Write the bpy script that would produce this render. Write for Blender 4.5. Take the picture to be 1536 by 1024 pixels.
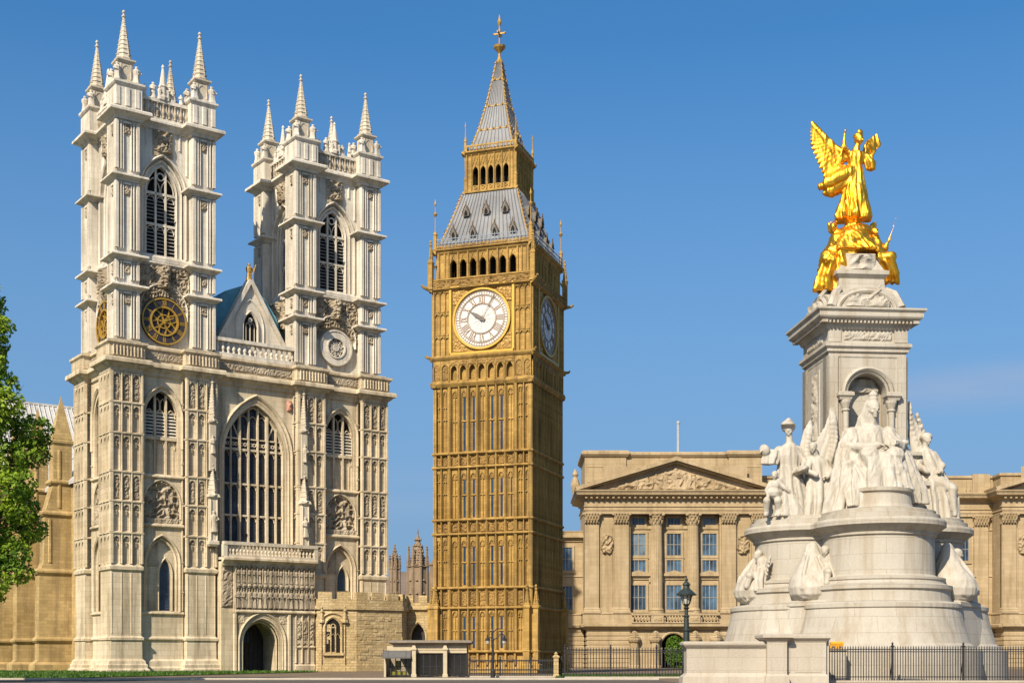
import bpy, bmesh, math, random
from mathutils import Vector, Matrix, noise
R = math.radians
PI = math.pi
sc = bpy.context.scene
for o in list(bpy.data.objects):
    bpy.data.objects.remove(o)

# ------------------------------------------------------------ camera, sky, sun, exposure
cam_d = bpy.data.cameras.new('camera')
cam = bpy.data.objects.new('camera', cam_d)
sc.collection.objects.link(cam)
cam.location = (0, 0, 1.3)
cam.rotation_euler = (R(90), 0, 0)
cam_d.sensor_width = 36
cam_d.lens = 36 * 2000 / 1536
cam_d.shift_y = (988 - 512) / 1536
cam_d.clip_start = 0.5
cam_d.clip_end = 6000
sc.camera = cam

SUN_AZ, SUN_EL = 25.0, 37.0          # degrees left of the direction behind the camera, height
sv = Vector((-math.sin(R(SUN_AZ)) * math.cos(R(SUN_EL)), -math.cos(R(SUN_AZ)) * math.cos(R(SUN_EL)), math.sin(R(SUN_EL))))
sun_d = bpy.data.lights.new('sun', 'SUN')
sun_d.energy = 4.8
sun_d.angle = R(0.5)
sun_d.color = (1.0, 0.89, 0.73)
sun = bpy.data.objects.new('sun', sun_d)
sun.rotation_euler = (-sv).to_track_quat('-Z', 'Y').to_euler()
sun.location = (-60, -60, 90)
sc.collection.objects.link(sun)

w = bpy.data.worlds.new('World')
sc.world = w
w.use_nodes = True
nt = w.node_tree
nt.nodes.clear()
out = nt.nodes.new('ShaderNodeOutputWorld')
bg = nt.nodes.new('ShaderNodeBackground')
sky = nt.nodes.new('ShaderNodeTexSky')
sky.sky_type = 'NISHITA'
sky.sun_disc = False
sky.sun_elevation = R(SUN_EL)
sky.sun_rotation = R(180 + SUN_AZ)
sky.altitude = 0
sky.air_density = 1.0
sky.dust_density = 1.2
sky.ozone_density = 4.0
bg.inputs['Strength'].default_value = 0.085
tc = nt.nodes.new('ShaderNodeTexCoord')
mp = nt.nodes.new('ShaderNodeMapping')
mp.inputs['Scale'].default_value = (1.6, 1.6, 13)
mp.inputs['Location'].default_value = (2.3, 0.4, 1.15)
nz = nt.nodes.new('ShaderNodeTexNoise')
nz.inputs['Scale'].default_value = 1.7
nz.inputs['Detail'].default_value = 5
nz.inputs['Roughness'].default_value = 0.55
rp = nt.nodes.new('ShaderNodeValToRGB')
rp.color_ramp.elements[0].position = 0.34
rp.color_ramp.elements[0].color = (0, 0, 0, 1)
rp.color_ramp.elements[1].position = 0.62
rp.color_ramp.elements[1].color = (0.62, 0.62, 0.62, 1)
mx = nt.nodes.new('ShaderNodeMixRGB')
mx.inputs[2].default_value = (2.8, 3.55, 5.0, 1)
hs = nt.nodes.new('ShaderNodeHueSaturation')
hs.inputs['Saturation'].default_value = 1.25
hs.inputs['Hue'].default_value = 0.4955
hs.inputs['Value'].default_value = 1.36
nt.links.new(tc.outputs['Generated'], mp.inputs['Vector'])
nt.links.new(mp.outputs[0], nz.inputs['Vector'])
nt.links.new(nz.outputs[0], rp.inputs[0])
sepz = nt.nodes.new('ShaderNodeSeparateXYZ'); nt.links.new(tc.outputs['Generated'], sepz.inputs[0])
mr = nt.nodes.new('ShaderNodeMapRange'); mr.inputs['From Min'].default_value = 0.06; mr.inputs['From Max'].default_value = 0.42
mr.inputs['To Min'].default_value = 0.95; mr.inputs['To Max'].default_value = 0.0
nt.links.new(sepz.outputs[2], mr.inputs['Value'])
hz = nt.nodes.new('ShaderNodeMixRGB'); hz.inputs[2].default_value = (1.72, 2.88, 4.40, 1)
nt.links.new(mr.outputs[0], hz.inputs[0])
def cloud_mask(d, sx, sz):
    d = Vector(d).normalized()
    a_ = nt.nodes.new('ShaderNodeVectorMath'); a_.operation = 'SUBTRACT'; a_.inputs[1].default_value = d
    nt.links.new(tc.outputs['Generated'], a_.inputs[0])
    b_ = nt.nodes.new('ShaderNodeVectorMath'); b_.operation = 'MULTIPLY'; b_.inputs[1].default_value = (1 / sx, 1 / sx, 1 / sz)
    nt.links.new(a_.outputs[0], b_.inputs[0])
    c_ = nt.nodes.new('ShaderNodeVectorMath'); c_.operation = 'LENGTH'; nt.links.new(b_.outputs[0], c_.inputs[0])
    m_ = nt.nodes.new('ShaderNodeMapRange'); m_.interpolation_type = 'SMOOTHERSTEP'
    m_.inputs['From Min'].default_value = 1.0; m_.inputs['From Max'].default_value = 0.0
    nt.links.new(c_.outputs['Value'], m_.inputs['Value'])
    return m_
m1 = cloud_mask((720 / 2000, 1, 408 / 2000), .16, .026)
m2 = cloud_mask((-170 / 2000, 1, 250 / 2000), .12, .03)
ad = nt.nodes.new('ShaderNodeMath'); ad.operation = 'MULTIPLY_ADD'; ad.inputs[1].default_value = 0.6
nt.links.new(m2.outputs[0], ad.inputs[0]); nt.links.new(m1.outputs[0], ad.inputs[2])
mu = nt.nodes.new('ShaderNodeMath'); mu.operation = 'MULTIPLY'
nt.links.new(rp.outputs[0], mu.inputs[0]); nt.links.new(ad.outputs[0], mu.inputs[1])
nt.links.new(mu.outputs[0], mx.inputs[0])
va = nt.nodes.new('ShaderNodeVectorMath'); va.operation = 'ADD'; va.inputs[1].default_value = (0, 0, 0.11)
vn = nt.nodes.new('ShaderNodeVectorMath'); vn.operation = 'NORMALIZE'
nt.links.new(tc.outputs['Generated'], va.inputs[0]); nt.links.new(va.outputs[0], vn.inputs[0]); nt.links.new(vn.outputs[0], sky.inputs['Vector'])
nt.links.new(sky.outputs[0], hs.inputs['Color'])
nt.links.new(hs.outputs[0], hz.inputs[1]); nt.links.new(hz.outputs[0], mx.inputs[1])
nt.links.new(mx.outputs[0], bg.inputs['Color'])
nt.links.new(bg.outputs[0], out.inputs[0])

sc.view_settings.view_transform = 'Standard'
sc.view_settings.look = 'None'
sc.view_settings.exposure = 0.6
sc.view_settings.gamma = 1
sc.view_settings.use_curve_mapping = False

# ------------------------------------------------------------ materials
def nodes_of(name):
    m = bpy.data.materials.new(name)
    m.use_nodes = True
    t = m.node_tree
    return m, t, t.nodes, t.links, t.nodes['Principled BSDF']

def wall_uv(N, L, tcn):
    """object coordinates laid along whichever wall direction a face has: (along, up)"""
    so = N.new('ShaderNodeSeparateXYZ'); L.new(tcn.outputs['Object'], so.inputs[0])
    sn = N.new('ShaderNodeSeparateXYZ'); L.new(tcn.outputs['Normal'], sn.inputs[0])
    ax = N.new('ShaderNodeMath'); ax.operation = 'ABSOLUTE'; L.new(sn.outputs[0], ax.inputs[0])
    ay = N.new('ShaderNodeMath'); ay.operation = 'ABSOLUTE'; L.new(sn.outputs[1], ay.inputs[0])
    gt = N.new('ShaderNodeMath'); gt.operation = 'GREATER_THAN'; L.new(ax.outputs[0], gt.inputs[0]); L.new(ay.outputs[0], gt.inputs[1])
    mixu = N.new('ShaderNodeMix'); mixu.data_type = 'FLOAT'
    L.new(gt.outputs[0], mixu.inputs[0]); L.new(so.outputs[0], mixu.inputs[2]); L.new(so.outputs[1], mixu.inputs[3])
    cb = N.new('ShaderNodeCombineXYZ'); L.new(mixu.outputs[0], cb.inputs[0]); L.new(so.outputs[2], cb.inputs[1])
    return cb

def stone(name, c1, c2, block=(1.3, 0.55), mortar=0.02, mcol=0.72, streak=0.35, scol=(0.20, 0.16, 0.11), var=0.14,
          bump=0.25, rough=0.85, grain=9.0, sscale=1.3, gc=0.86):
    m, t, N, L, P = nodes_of(name)
    P.inputs['Roughness'].default_value = rough
    P.inputs['Specular IOR Level'].default_value = 0.25
    tcn = N.new('ShaderNodeTexCoord')
    cb = wall_uv(N, L, tcn)
    br = N.new('ShaderNodeTexBrick')
    br.inputs['Scale'].default_value = 1
    br.inputs['Brick Width'].default_value = block[0]
    br.inputs['Row Height'].default_value = block[1]
    br.inputs['Mortar Size'].default_value = mortar
    br.inputs['Mortar Smooth'].default_value = 0.4
    br.inputs['Color1'].default_value = (1, 1, 1, 1)
    br.inputs['Color2'].default_value = (1 - var, 1 - var * 1.05, 1 - var * 1.15, 1)
    br.inputs['Mortar'].default_value = (mcol, mcol * 0.97, mcol * 0.92, 1)
    L.new(cb.outputs[0], br.inputs['Vector'])
    n1 = N.new('ShaderNodeTexNoise'); n1.inputs['Scale'].default_value = 0.22; n1.inputs['Detail'].default_value = 6
    n1.inputs['Roughness'].default_value = 0.6
    L.new(tcn.outputs['Object'], n1.inputs['Vector'])
    r1 = N.new('ShaderNodeValToRGB')
    r1.color_ramp.elements[0].position = 0.35; r1.color_ramp.elements[0].color = (*c1, 1)
    r1.color_ramp.elements[1].position = 0.65; r1.color_ramp.elements[1].color = (*c2, 1)
    L.new(n1.outputs[0], r1.inputs[0])
    m1 = N.new('ShaderNodeMixRGB'); m1.blend_type = 'MULTIPLY'; m1.inputs[0].default_value = 1
    L.new(r1.outputs[0], m1.inputs[1]); L.new(br.outputs['Color'], m1.inputs[2])
    mp = N.new('ShaderNodeMapping'); mp.inputs['Scale'].default_value = (sscale, sscale, sscale * 0.09)
    L.new(tcn.outputs['Object'], mp.inputs[0])
    n2 = N.new('ShaderNodeTexNoise'); n2.inputs['Scale'].default_value = 1.0; n2.inputs['Detail'].default_value = 7; n2.inputs['Roughness'].default_value = 0.62
    L.new(mp.outputs[0], n2.inputs['Vector'])
    r2 = N.new('ShaderNodeValToRGB')
    r2.color_ramp.elements[0].position = 0.47; r2.color_ramp.elements[0].color = (0, 0, 0, 1)
    r2.color_ramp.elements[1].position = 0.68; r2.color_ramp.elements[1].color = (streak, streak, streak, 1)
    L.new(n2.outputs[0], r2.inputs[0])
    m2 = N.new('ShaderNodeMixRGB'); m2.inputs[2].default_value = (*scol, 1)
    L.new(r2.outputs[0], m2.inputs[0]); L.new(m1.outputs[0], m2.inputs[1])
    n3 = N.new('ShaderNodeTexNoise'); n3.inputs['Scale'].default_value = grain; n3.inputs['Detail'].default_value = 5
    L.new(tcn.outputs['Object'], n3.inputs['Vector'])
    r3 = N.new('ShaderNodeValToRGB')
    r3.color_ramp.elements[0].position = 0.3; r3.color_ramp.elements[0].color = (gc, gc * .99, gc * .97, 1)
    r3.color_ramp.elements[1].position = 0.7; r3.color_ramp.elements[1].color = (1.05, 1.05, 1.05, 1)
    L.new(n3.outputs[0], r3.inputs[0])
    m3 = N.new('ShaderNodeMixRGB'); m3.blend_type = 'MULTIPLY'; m3.inputs[0].default_value = 1
    L.new(m2.outputs[0], m3.inputs[1]); L.new(r3.outputs[0], m3.inputs[2])
    L.new(m3.outputs[0], P.inputs['Base Color'])
    b1 = N.new('ShaderNodeBump'); b1.inputs['Strength'].default_value = bump; b1.inputs['Distance'].default_value = 0.08
    L.new(n3.outputs[0], b1.inputs['Height'])
    b2 = N.new('ShaderNodeBump'); b2.inputs['Strength'].default_value = 0.35; b2.inputs['Distance'].default_value = 0.04; b2.invert = True
    L.new(br.outputs['Fac'], b2.inputs['Height']); L.new(b1.outputs[0], b2.inputs['Normal'])
    L.new(b2.outputs[0], P.inputs['Normal'])
    return m

def plain(name, c, rough=0.6, metal=0.0, var=0.12, scale=6.0, bump=0.0, spec=0.4):
    m, t, N, L, P = nodes_of(name)
    P.inputs['Roughness'].default_value = rough
    P.inputs['Metallic'].default_value = metal
    P.inputs['Specular IOR Level'].default_value = spec
    tcn = N.new('ShaderNodeTexCoord')
    n = N.new('ShaderNodeTexNoise'); n.inputs['Scale'].default_value = scale; n.inputs['Detail'].default_value = 5
    L.new(tcn.outputs['Object'], n.inputs['Vector'])
    r = N.new('ShaderNodeValToRGB')
    r.color_ramp.elements[0].position = 0.3; r.color_ramp.elements[0].color = (*[x * (1 - var) for x in c], 1)
    r.color_ramp.elements[1].position = 0.7; r.color_ramp.elements[1].color = (*[min(1, x * (1 + var)) for x in c], 1)
    L.new(n.outputs[0], r.inputs[0]); L.new(r.outputs[0], P.inputs['Base Color'])
    if bump:
        b = N.new('ShaderNodeBump'); b.inputs['Strength'].default_value = bump; b.inputs['Distance'].default_value = 0.05
        L.new(n.outputs[0], b.inputs['Height']); L.new(b.outputs[0], P.inputs['Normal'])
    return m

def leaf_mat(name, c1, c2):
    m, t, N, L, P = nodes_of(name)
    P.inputs['Roughness'].default_value = 0.55
    P.inputs['Specular IOR Level'].default_value = 0.3
    g = N.new('ShaderNodeTexNoise'); g.inputs['Scale'].default_value = 0.7; g.inputs['Detail'].default_value = 8
    tcn = N.new('ShaderNodeTexCoord'); L.new(tcn.outputs['Object'], g.inputs['Vector'])
    r = N.new('ShaderNodeValToRGB')
    r.color_ramp.elements[0].position = 0.38; r.color_ramp.elements[0].color = (*c1, 1)
    r.color_ramp.elements[1].position = 0.62; r.color_ramp.elements[1].color = (*c2, 1)
    L.new(g.outputs[0], r.inputs[0]); L.new(r.outputs[0], P.inputs['Base Color'])
    tr = N.new('ShaderNodeBsdfTranslucent'); L.new(r.outputs[0], tr.inputs['Color'])
    mixs = N.new('ShaderNodeMixShader'); mixs.inputs[0].default_value = 0.32
    L.new(P.outputs[0], mixs.inputs[1]); L.new(tr.outputs[0], mixs.inputs[2])
    L.new(mixs.outputs[0], N['Material Output'].inputs[0])
    return m

M = {}
M['abbey_up'] = stone('pale_limestone', (0.575, 0.515, 0.41), (0.69, 0.63, 0.52), (1.6, 0.62), 0.014, 0.82, 0.72, (0.27, 0.24, 0.19), 0.09, 0.18)
M['abbey_low'] = stone('buff_limestone', (0.53, 0.435, 0.285), (0.66, 0.56, 0.395), (1.3, 0.55), 0.018, 0.74, 0.65, (0.17, 0.125, 0.07), 0.14, 0.25)
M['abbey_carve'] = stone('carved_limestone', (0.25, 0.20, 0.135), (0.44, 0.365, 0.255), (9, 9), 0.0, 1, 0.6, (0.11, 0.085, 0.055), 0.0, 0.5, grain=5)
M['nave'] = stone('ochre_stone', (0.36, 0.25, 0.10), (0.53, 0.385, 0.175), (0.9, 0.36), 0.018, 0.70, 0.6, (0.16, 0.115, 0.06), 0.24, 0.3)
M['rubble'] = stone('rough_yellow_stone', (0.46, 0.34, 0.16), (0.58, 0.45, 0.25), (0.75, 0.28), 0.03, 0.60, 0.3, (0.24, 0.16, 0.07), 0.26, 0.8, grain=4)
M['bb'] = stone('golden_stone', (0.34, 0.205, 0.05), (0.465, 0.295, 0.088), (0.9, 0.40), 0.014, 0.70, 0.7, (0.12, 0.075, 0.03), 0.26, 0.25)
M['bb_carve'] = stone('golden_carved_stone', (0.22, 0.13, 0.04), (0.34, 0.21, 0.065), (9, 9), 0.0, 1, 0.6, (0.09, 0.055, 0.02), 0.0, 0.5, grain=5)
M['palace'] = stone('bath_stone', (0.36, 0.27, 0.15), (0.435, 0.335, 0.2), (1.5, 0.6), 0.016, 0.76, 0.5, (0.19, 0.135, 0.07), 0.13, 0.2)
M['marble'] = stone('white_marble', (0.36, 0.325, 0.26), (0.42, 0.385, 0.315), (2.2, 0.95), 0.016, 0.74, 0.6, (0.25, 0.19, 0.12), 0.05, 0.12, rough=0.7, gc=0.95)
M['statue_marble'] = stone('statue_marble', (0.38, 0.345, 0.28), (0.45, 0.415, 0.345), (50, 50), 0.0, 1, 0.55, (0.26, 0.20, 0.12), 0.0, 0.1, rough=0.65, sscale=2.2, gc=0.95)
M['pier'] = stone('grey_white_stone', (0.37, 0.325, 0.255), (0.43, 0.385, 0.31), (1.5, 0.7), 0.012, 0.8, 0.35, (0.30, 0.24, 0.16), 0.06, 0.2, gc=0.95)
M['turret'] = stone('brown_weathered_stone', (0.22, 0.155, 0.095), (0.31, 0.23, 0.15), (0.9, 0.4), 0.015, 0.7, 0.4, (0.10, 0.07, 0.04), 0.12, 0.5)
M['slate'] = stone('brown_slate', (0.15, 0.115, 0.085), (0.20, 0.155, 0.12), (0.6, 0.3), 0.02, 0.7, 0.3, (0.07, 0.06, 0.05), 0.15, 0.4)
M['lead'] = stone('lead_roof', (0.42, 0.42, 0.41), (0.52, 0.51, 0.49), (30, 3.4), 0.01, 0.7, 0.42, (0.22, 0.20, 0.17), 0.06, 0.2, rough=0.5, sscale=2.5)
M['lead_bb'] = stone('cast_iron_roof', (0.145, 0.15, 0.155), (0.225, 0.23, 0.235), (30, 40), 0.0, 0.7, 0.5, (0.20, 0.17, 0.13), 0.0, 0.2, rough=0.5, sscale=2.8)
M['teal'] = plain('teal_roof', (0.10, 0.27, 0.32), 0.5, 0, 0.15, 1.5)
M['slit_glass'] = plain('slit_glass', (0.018, 0.034, 0.06), 0.2, 0, 0.4, 1.0, 0, 0.45)
M['dark_glass'] = plain('leaded_glass', (0.036, 0.058, 0.098), 0.2, 0, 0.5, 0.9, 0.0, 0.6)
M['blue_glass'] = plain('window_glass', (0.045, 0.085, 0.13), 0.2, 0, 0.75, 0.55, 0.0, 0.35)
M['blue_glass_dim'] = plain('window_glass_dim', (0.025, 0.045, 0.07), 0.18, 0, 0.6, 0.7, 0.0, 0.4)
M['blue_glass_pale'] = plain('window_glass_curtained', (0.11, 0.155, 0.19), 0.25, 0, 0.4, 0.9, 0.0, 0.35)
M['curtain'] = plain('net_curtain', (0.42, 0.45, 0.45), 0.9, 0, 0.1, 4)
M['louvre'] = plain('louvre_slate', (0.23, 0.215, 0.19), 0.7, 0, 0.2, 4)
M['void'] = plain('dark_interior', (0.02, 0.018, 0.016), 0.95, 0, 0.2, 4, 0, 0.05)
M['gold'] = plain('gilding', (0.84, 0.415, 0.035), 0.43, 1.0, 0.08, 1.5, 0.0)
M['gilt_dull'] = plain('dull_gilding', (0.36, 0.215, 0.055), 0.55, 0.25, 0.25, 5.0, 0.1)
M['bronze'] = plain('dark_bronze', (0.12, 0.075, 0.03), 0.55, 0.2, 0.3, 5.0)
M['gilt'] = plain('gilt_trim', (0.46, 0.27, 0.04), 0.45, 0.4, 0.16, 5.0, 0.1)
M['iron'] = plain('black_iron', (0.022, 0.021, 0.022), 0.5, 0.2, 0.3, 8)
M['dial_dark'] = plain('dark_dial', (0.028, 0.024, 0.03), 0.6, 0, 0.3, 5)
M['dial_white'] = plain('opal_glass', (0.55, 0.53, 0.47), 0.35, 0, 0.07, 1.6)
M['dial_line'] = plain('bronze_dial_lines', (0.20, 0.115, 0.06), 0.5, 0.1, 0.2, 6)
M['hand'] = plain('dark_clock_hand', (0.13, 0.105, 0.085), 0.5, 0, 0.2, 5)
M['wood'] = plain('dark_oak', (0.035, 0.03, 0.027), 0.6, 0, 0.3, 4)
M['red'] = plain('red_paint', (0.42, 0.20, 0.14), 0.7, 0, 0.3, 4)
M['yellow'] = plain('yellow_plastic', (0.62, 0.30, 0.015), 0.5, 0, 0.1, 5)
M['green_dark'] = plain('black_green_paint', (0.025, 0.034, 0.03), 0.45, 0.1, 0.2, 6)
M['awning'] = plain('grey_canvas', (0.10, 0.095, 0.09), 0.8, 0, 0.15, 5)
M['pole'] = plain('grey_painted_pole', (0.30, 0.32, 0.33), 0.5, 0, 0.1, 4)
M['bark'] = plain('bark', (0.085, 0.06, 0.04), 0.9, 0, 0.35, 5, 0.6)
M['asphalt'] = plain('asphalt', (0.10, 0.085, 0.068), 0.9, 0, 0.2, 2.0, 0.2, 0.2)
M['leaf'] = leaf_mat('lime_tree_leaves', (0.075, 0.16, 0.010), (0.26, 0.36, 0.022))
M['leaf_far'] = leaf_mat('far_leaves', (0.04, 0.075, 0.015), (0.08, 0.13, 0.025))
M['hedge'] = leaf_mat('hedge_leaves', (0.06, 0.13, 0.01), (0.13, 0.24, 0.015))
M['grass'] = leaf_mat('grass_blades', (0.035, 0.085, 0.010), (0.09, 0.17, 0.018))
M['soil'] = plain('turf', (0.055, 0.095, 0.018), 0.95, 0, 0.35, 1.2, 0.5, 0.1)
M['paving'] = stone('paving', (0.21, 0.16, 0.105), (0.28, 0.215, 0.145), (1.1, 1.1), 0.02, 0.7, 0.25, (0.16, 0.13, 0.10), 0.15, 0.3)

M['lamp_glass'] = plain('lamp_glass', (0.42, 0.40, 0.34), 0.2, 0, 0.1, 5)
M['kiosk_glass'] = plain('smoked_glass', (0.03, 0.028, 0.024), 0.12, 0, 0.5, 1.5, 0, 0.6)
M['kiosk_wall'] = plain('kiosk_render', (0.42, 0.35, 0.23), 0.8, 0, 0.1, 3)
M['yellow_lit'] = plain('yellow_green_board', (0.45, 0.42, 0.03), 0.6, 0, 0.2, 3)
M['lead_dark'] = plain('dark_lead', (0.10, 0.09, 0.075), 0.6, 0.1, 0.3, 5)
def clear_glass(name):
    m, t, N, L, P = nodes_of(name)
    P.inputs['Base Color'].default_value = (0.02, 0.02, 0.018, 1); P.inputs['Roughness'].default_value = 0.05
    tr = N.new('ShaderNodeBsdfTransparent'); mixs = N.new('ShaderNodeMixShader'); mixs.inputs[0].default_value = 0.6
    L.new(P.outputs[0], mixs.inputs[1]); L.new(tr.outputs[0], mixs.inputs[2]); L.new(mixs.outputs[0], N['Material Output'].inputs[0])
    return m
M['kiosk_glass'] = clear_glass('shop_glass')
# ------------------------------------------------------------ mesh builder
class MB:
    def __init__(s):
        s.v = []; s.f = []; s.mi = []; s.M = None; s.cur = 0
    def add(s, vs, fs):
        b = len(s.v)
        if s.M is not None:
            s.v.extend([tuple(s.M @ Vector(p)) for p in vs])
        else:
            s.v.extend([tuple(p) for p in vs])
        for f in fs:
            s.f.append([i + b for i in f]); s.mi.append(s.cur)
    def build(s, name, mats, parent=None, smooth=False, loc=None, recalc=True):
        me = bpy.data.meshes.new(name)
        me.from_pydata(s.v, [], s.f)
        if not isinstance(mats, (list, tuple)): mats = [mats]
        for m in mats: me.materials.append(M[m] if isinstance(m, str) else m)
        if len(mats) > 1: me.polygons.foreach_set('material_index', s.mi)
        if recalc:
            bm = bmesh.new(); bm.from_mesh(me)
            bmesh.ops.recalc_face_normals(bm, faces=bm.faces)
            bm.to_mesh(me); bm.free()
        if smooth: me.polygons.foreach_set('use_smooth', [True] * len(me.polygons))
        me.update()
        o = bpy.data.objects.new(name, me)
        sc.collection.objects.link(o)
        if parent is not None: o.parent = parent
        if loc is not None: o.location = loc
        return o

def box(mb, u0, u1, w0, w1, z0, z1):
    mb.add([(u0, w0, z0), (u1, w0, z0), (u1, w1, z0), (u0, w1, z0), (u0, w0, z1), (u1, w0, z1), (u1, w1, z1), (u0, w1, z1)],
           [(0, 1, 5, 4), (1, 2, 6, 5), (2, 3, 7, 6), (3, 0, 4, 7), (4, 5, 6, 7), (3, 2, 1, 0)])

def rect_loft(mb, u0, u1, w0, w1, prof):
    vs = []; fs = []
    for (o, z) in prof:
        vs += [(u0 - o, w0 - o, z), (u1 + o, w0 - o, z), (u1 + o, w1 + o, z), (u0 - o, w1 + o, z)]
    n = len(prof)
    for k in range(n - 1):
        a = 4 * k
        for i in range(4):
            j = (i + 1) % 4
            fs.append((a + i, a + j, a + 4 + j, a + 4 + i))
    fs.append((3, 2, 1, 0)); a = 4 * (n - 1); fs.append((a, a + 1, a + 2, a + 3))
    mb.add(vs, fs)

def corn(z, h, p):
    """a moulded cornice whose top edge is at z, h tall, p proud"""
    return [(0, z - h), (p * .25, z - h * .92), (p * .3, z - h * .7), (p * .62, z - h * .52), (p * .7, z - h * .42), (p, z - h * .34), (p, z - h * .12), (p * .93, z), (0.0, z + h * .12)]

def string(z, p=.16, h=.3):
    return [(0, z - h * .7), (p, z - h * .3), (p, z), (0, z + h * .5)]

def prism(mb, poly, w0, w1):
    n = len(poly)
    vs = [(u, w0, z) for u, z in poly] + [(u, w1, z) for u, z in poly]
    fs = [tuple(range(n)), tuple(range(2 * n - 1, n - 1, -1))]
    for i in range(n):
        j = (i + 1) % n
        fs.append((i, n + i, n + j, j))
    mb.add(vs, fs)

def rib(mb, u0, u1, w, p, z0, z1, ch=None):
    """a vertical rib with chamfered edges standing p proud of plane w (towards -w)"""
    if ch is None: ch = min(p, (u1 - u0) * .3)
    pl = [(u0, w), (u0 + ch, w - p), (u1 - ch, w - p), (u1, w)]
    vs = [(a, b, z0) for a, b in pl] + [(a, b, z1) for a, b in pl]
    mb.add(vs, [(0, 1, 5, 4), (1, 2, 6, 5), (2, 3, 7, 6), (4, 5, 6, 7), (3, 2, 1, 0), (3, 0, 4, 7)])

def arch_pts(uc, half, zs, rise, n=10):
    pts = []
    if rise <= half * 1.001:
        for i in range(2 * n + 1):
            a = PI - PI * i / (2 * n)
            pts.append((uc + half * math.cos(a), zs + rise * math.sin(a)))
        return pts
    Rr = (half * half + rise * rise) / (2 * half)
    amax = math.asin(min(1, rise / Rr)) if rise < Rr else PI - math.asin(min(1, rise / Rr))
    amax = math.atan2(rise, Rr - half)
    left = []
    for i in range(n + 1):
        a = amax * i / n
        left.append((uc - half + Rr - Rr * math.cos(a), zs + Rr * math.sin(a)))
    right = [(2 * uc - u, z) for u, z in left[:-1]][::-1]
    return left + right

def arch_h(uc, half, zs, rise, u):
    """height of the arch curve above u"""
    d = min(abs(u - uc), half)
    if rise <= half * 1.001:
        return zs + rise * math.sqrt(max(0, 1 - (d / half) ** 2))
    Rr = (half * half + rise * rise) / (2 * half)
    x = half - d
    return zs + math.sqrt(max(0, Rr * Rr - (Rr - x) ** 2))

def wall_arch(mb, u0, u1, z0, z1, w, depth, uc, half, zb, zs, rise, n=10):
    pts = arch_pts(uc, half, zs, rise, n)
    def q(a, b, c, d):
        mb.add([(x, w, z) for x, z in (a, b, c, d)], [(0, 1, 2, 3)])
    if uc - half > u0 + 1e-4: q((u0, z0), (uc - half, z0), (uc - half, z1), (u0, z1))
    if u1 > uc + half + 1e-4: q((uc + half, z0), (u1, z0), (u1, z1), (uc + half, z1))
    if zb > z0 + 1e-4: q((uc - half, z0), (uc + half, z0), (uc + half, zb), (uc - half, zb))
    for a, b in zip(pts[:-1], pts[1:]):
        q(a, b, (b[0], z1), (a[0], z1))
    path = [(uc - half, zb)] + pts + [(uc + half, zb)]
    for a, b in zip(path, path[1:] + path[:1]):
        mb.add([(a[0], w, a[1]), (b[0], w, b[1]), (b[0], w + depth, b[1]), (a[0], w + depth, a[1])], [(0, 1, 2, 3)])

def arch_mould(mb, uc, half, zb, zs, rise, th, w0, w1, n=10):
    """moulded band round an arched opening, its front at w0 and back at w1"""
    inner = [(uc - half, zb)] + arch_pts(uc, half, zs, rise, n) + [(uc + half, zb)]
    k = th * (1.25 if rise > half * 1.001 else 1.0)
    outer = [(uc - half - th, zb)] + arch_pts(uc, half + th, zs, rise + k, n) + [(uc + half + th, zb)]
    m = len(inner)
    mid = [((a[0] + b[0]) / 2, (a[1] + b[1]) / 2) for a, b in zip(inner, outer)]
    wm = w0 + (w1 - w0) * 0.45
    vs = [(u, w1, z) for u, z in inner] + [(u, wm, z) for u, z in inner] + [(u, w0, z) for u, z in mid] + [(u, wm, z) for u, z in outer] + [(u, w1, z) for u, z in outer]
    fs = []
    for r in range(4):
        for i in range(m - 1):
            fs.append((r * m + i, r * m + i + 1, (r + 1) * m + i + 1, (r + 1) * m + i))
    fs.append((0, m, 2 * m, 3 * m, 4 * m)); fs.append((m - 1, 2 * m - 1, 3 * m - 1, 4 * m - 1, 5 * m - 1))
    mb.add(vs, fs)

def arch_head(mb, u0, u1, z0, z1, w, p, n=4):
    """spandrel piece that closes the top of a sunken panel with a pointed head"""
    uc = (u0 + u1) / 2; half = (u1 - u0) / 2
    pts = arch_pts(uc, half, z0, min((z1 - z0) * .9, half * 1.5), n)
    for a, b in zip(pts[:-1], pts[1:]):
        mb.add([(a[0], w - p, a[1]), (b[0], w - p, b[1]), (b[0], w - p, z1), (a[0], w - p, z1)], [(0, 1, 2, 3)])
        mb.add([(a[0], w - p, a[1]), (b[0], w - p, b[1]), (b[0], w, b[1]), (a[0], w, a[1])], [(0, 1, 2, 3)])

def arch_fill(mb, uc, half, zb, zs, rise, w, n=10):
    pts = [(uc - half, zb)] + arch_pts(uc, half, zs, rise, n) + [(uc + half, zb)]
    mb.add([(u, w, z) for u, z in pts], [tuple(range(len(pts)))])

def ring(mb, uc, zc, r0, r1, w0, w1, n=32):
    vs = []
    for i in range(n):
        a = 2 * PI * i / n
        c, s = math.cos(a), math.sin(a)
        vs += [(uc + r0 * c, w1, zc + r0 * s), (uc + r0 * c, w0, zc + r0 * s), (uc + r1 * c, w0, zc + r1 * s), (uc + r1 * c, w1, zc + r1 * s)]
    fs = []
    for i in range(n):
        a = 4 * i; b = 4 * ((i + 1) % n)
        for k in range(4):
            l = (k + 1) % 4
            fs.append((a + k, b + k, b + l, a + l))
    mb.add(vs, fs)

def disc(mb, uc, zc, r, w, n=40):
    mb.add([(uc + r * math.cos(2 * PI * i / n), w, zc + r * math.sin(2 * PI * i / n)) for i in range(n)], [tuple(range(n))])

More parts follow.
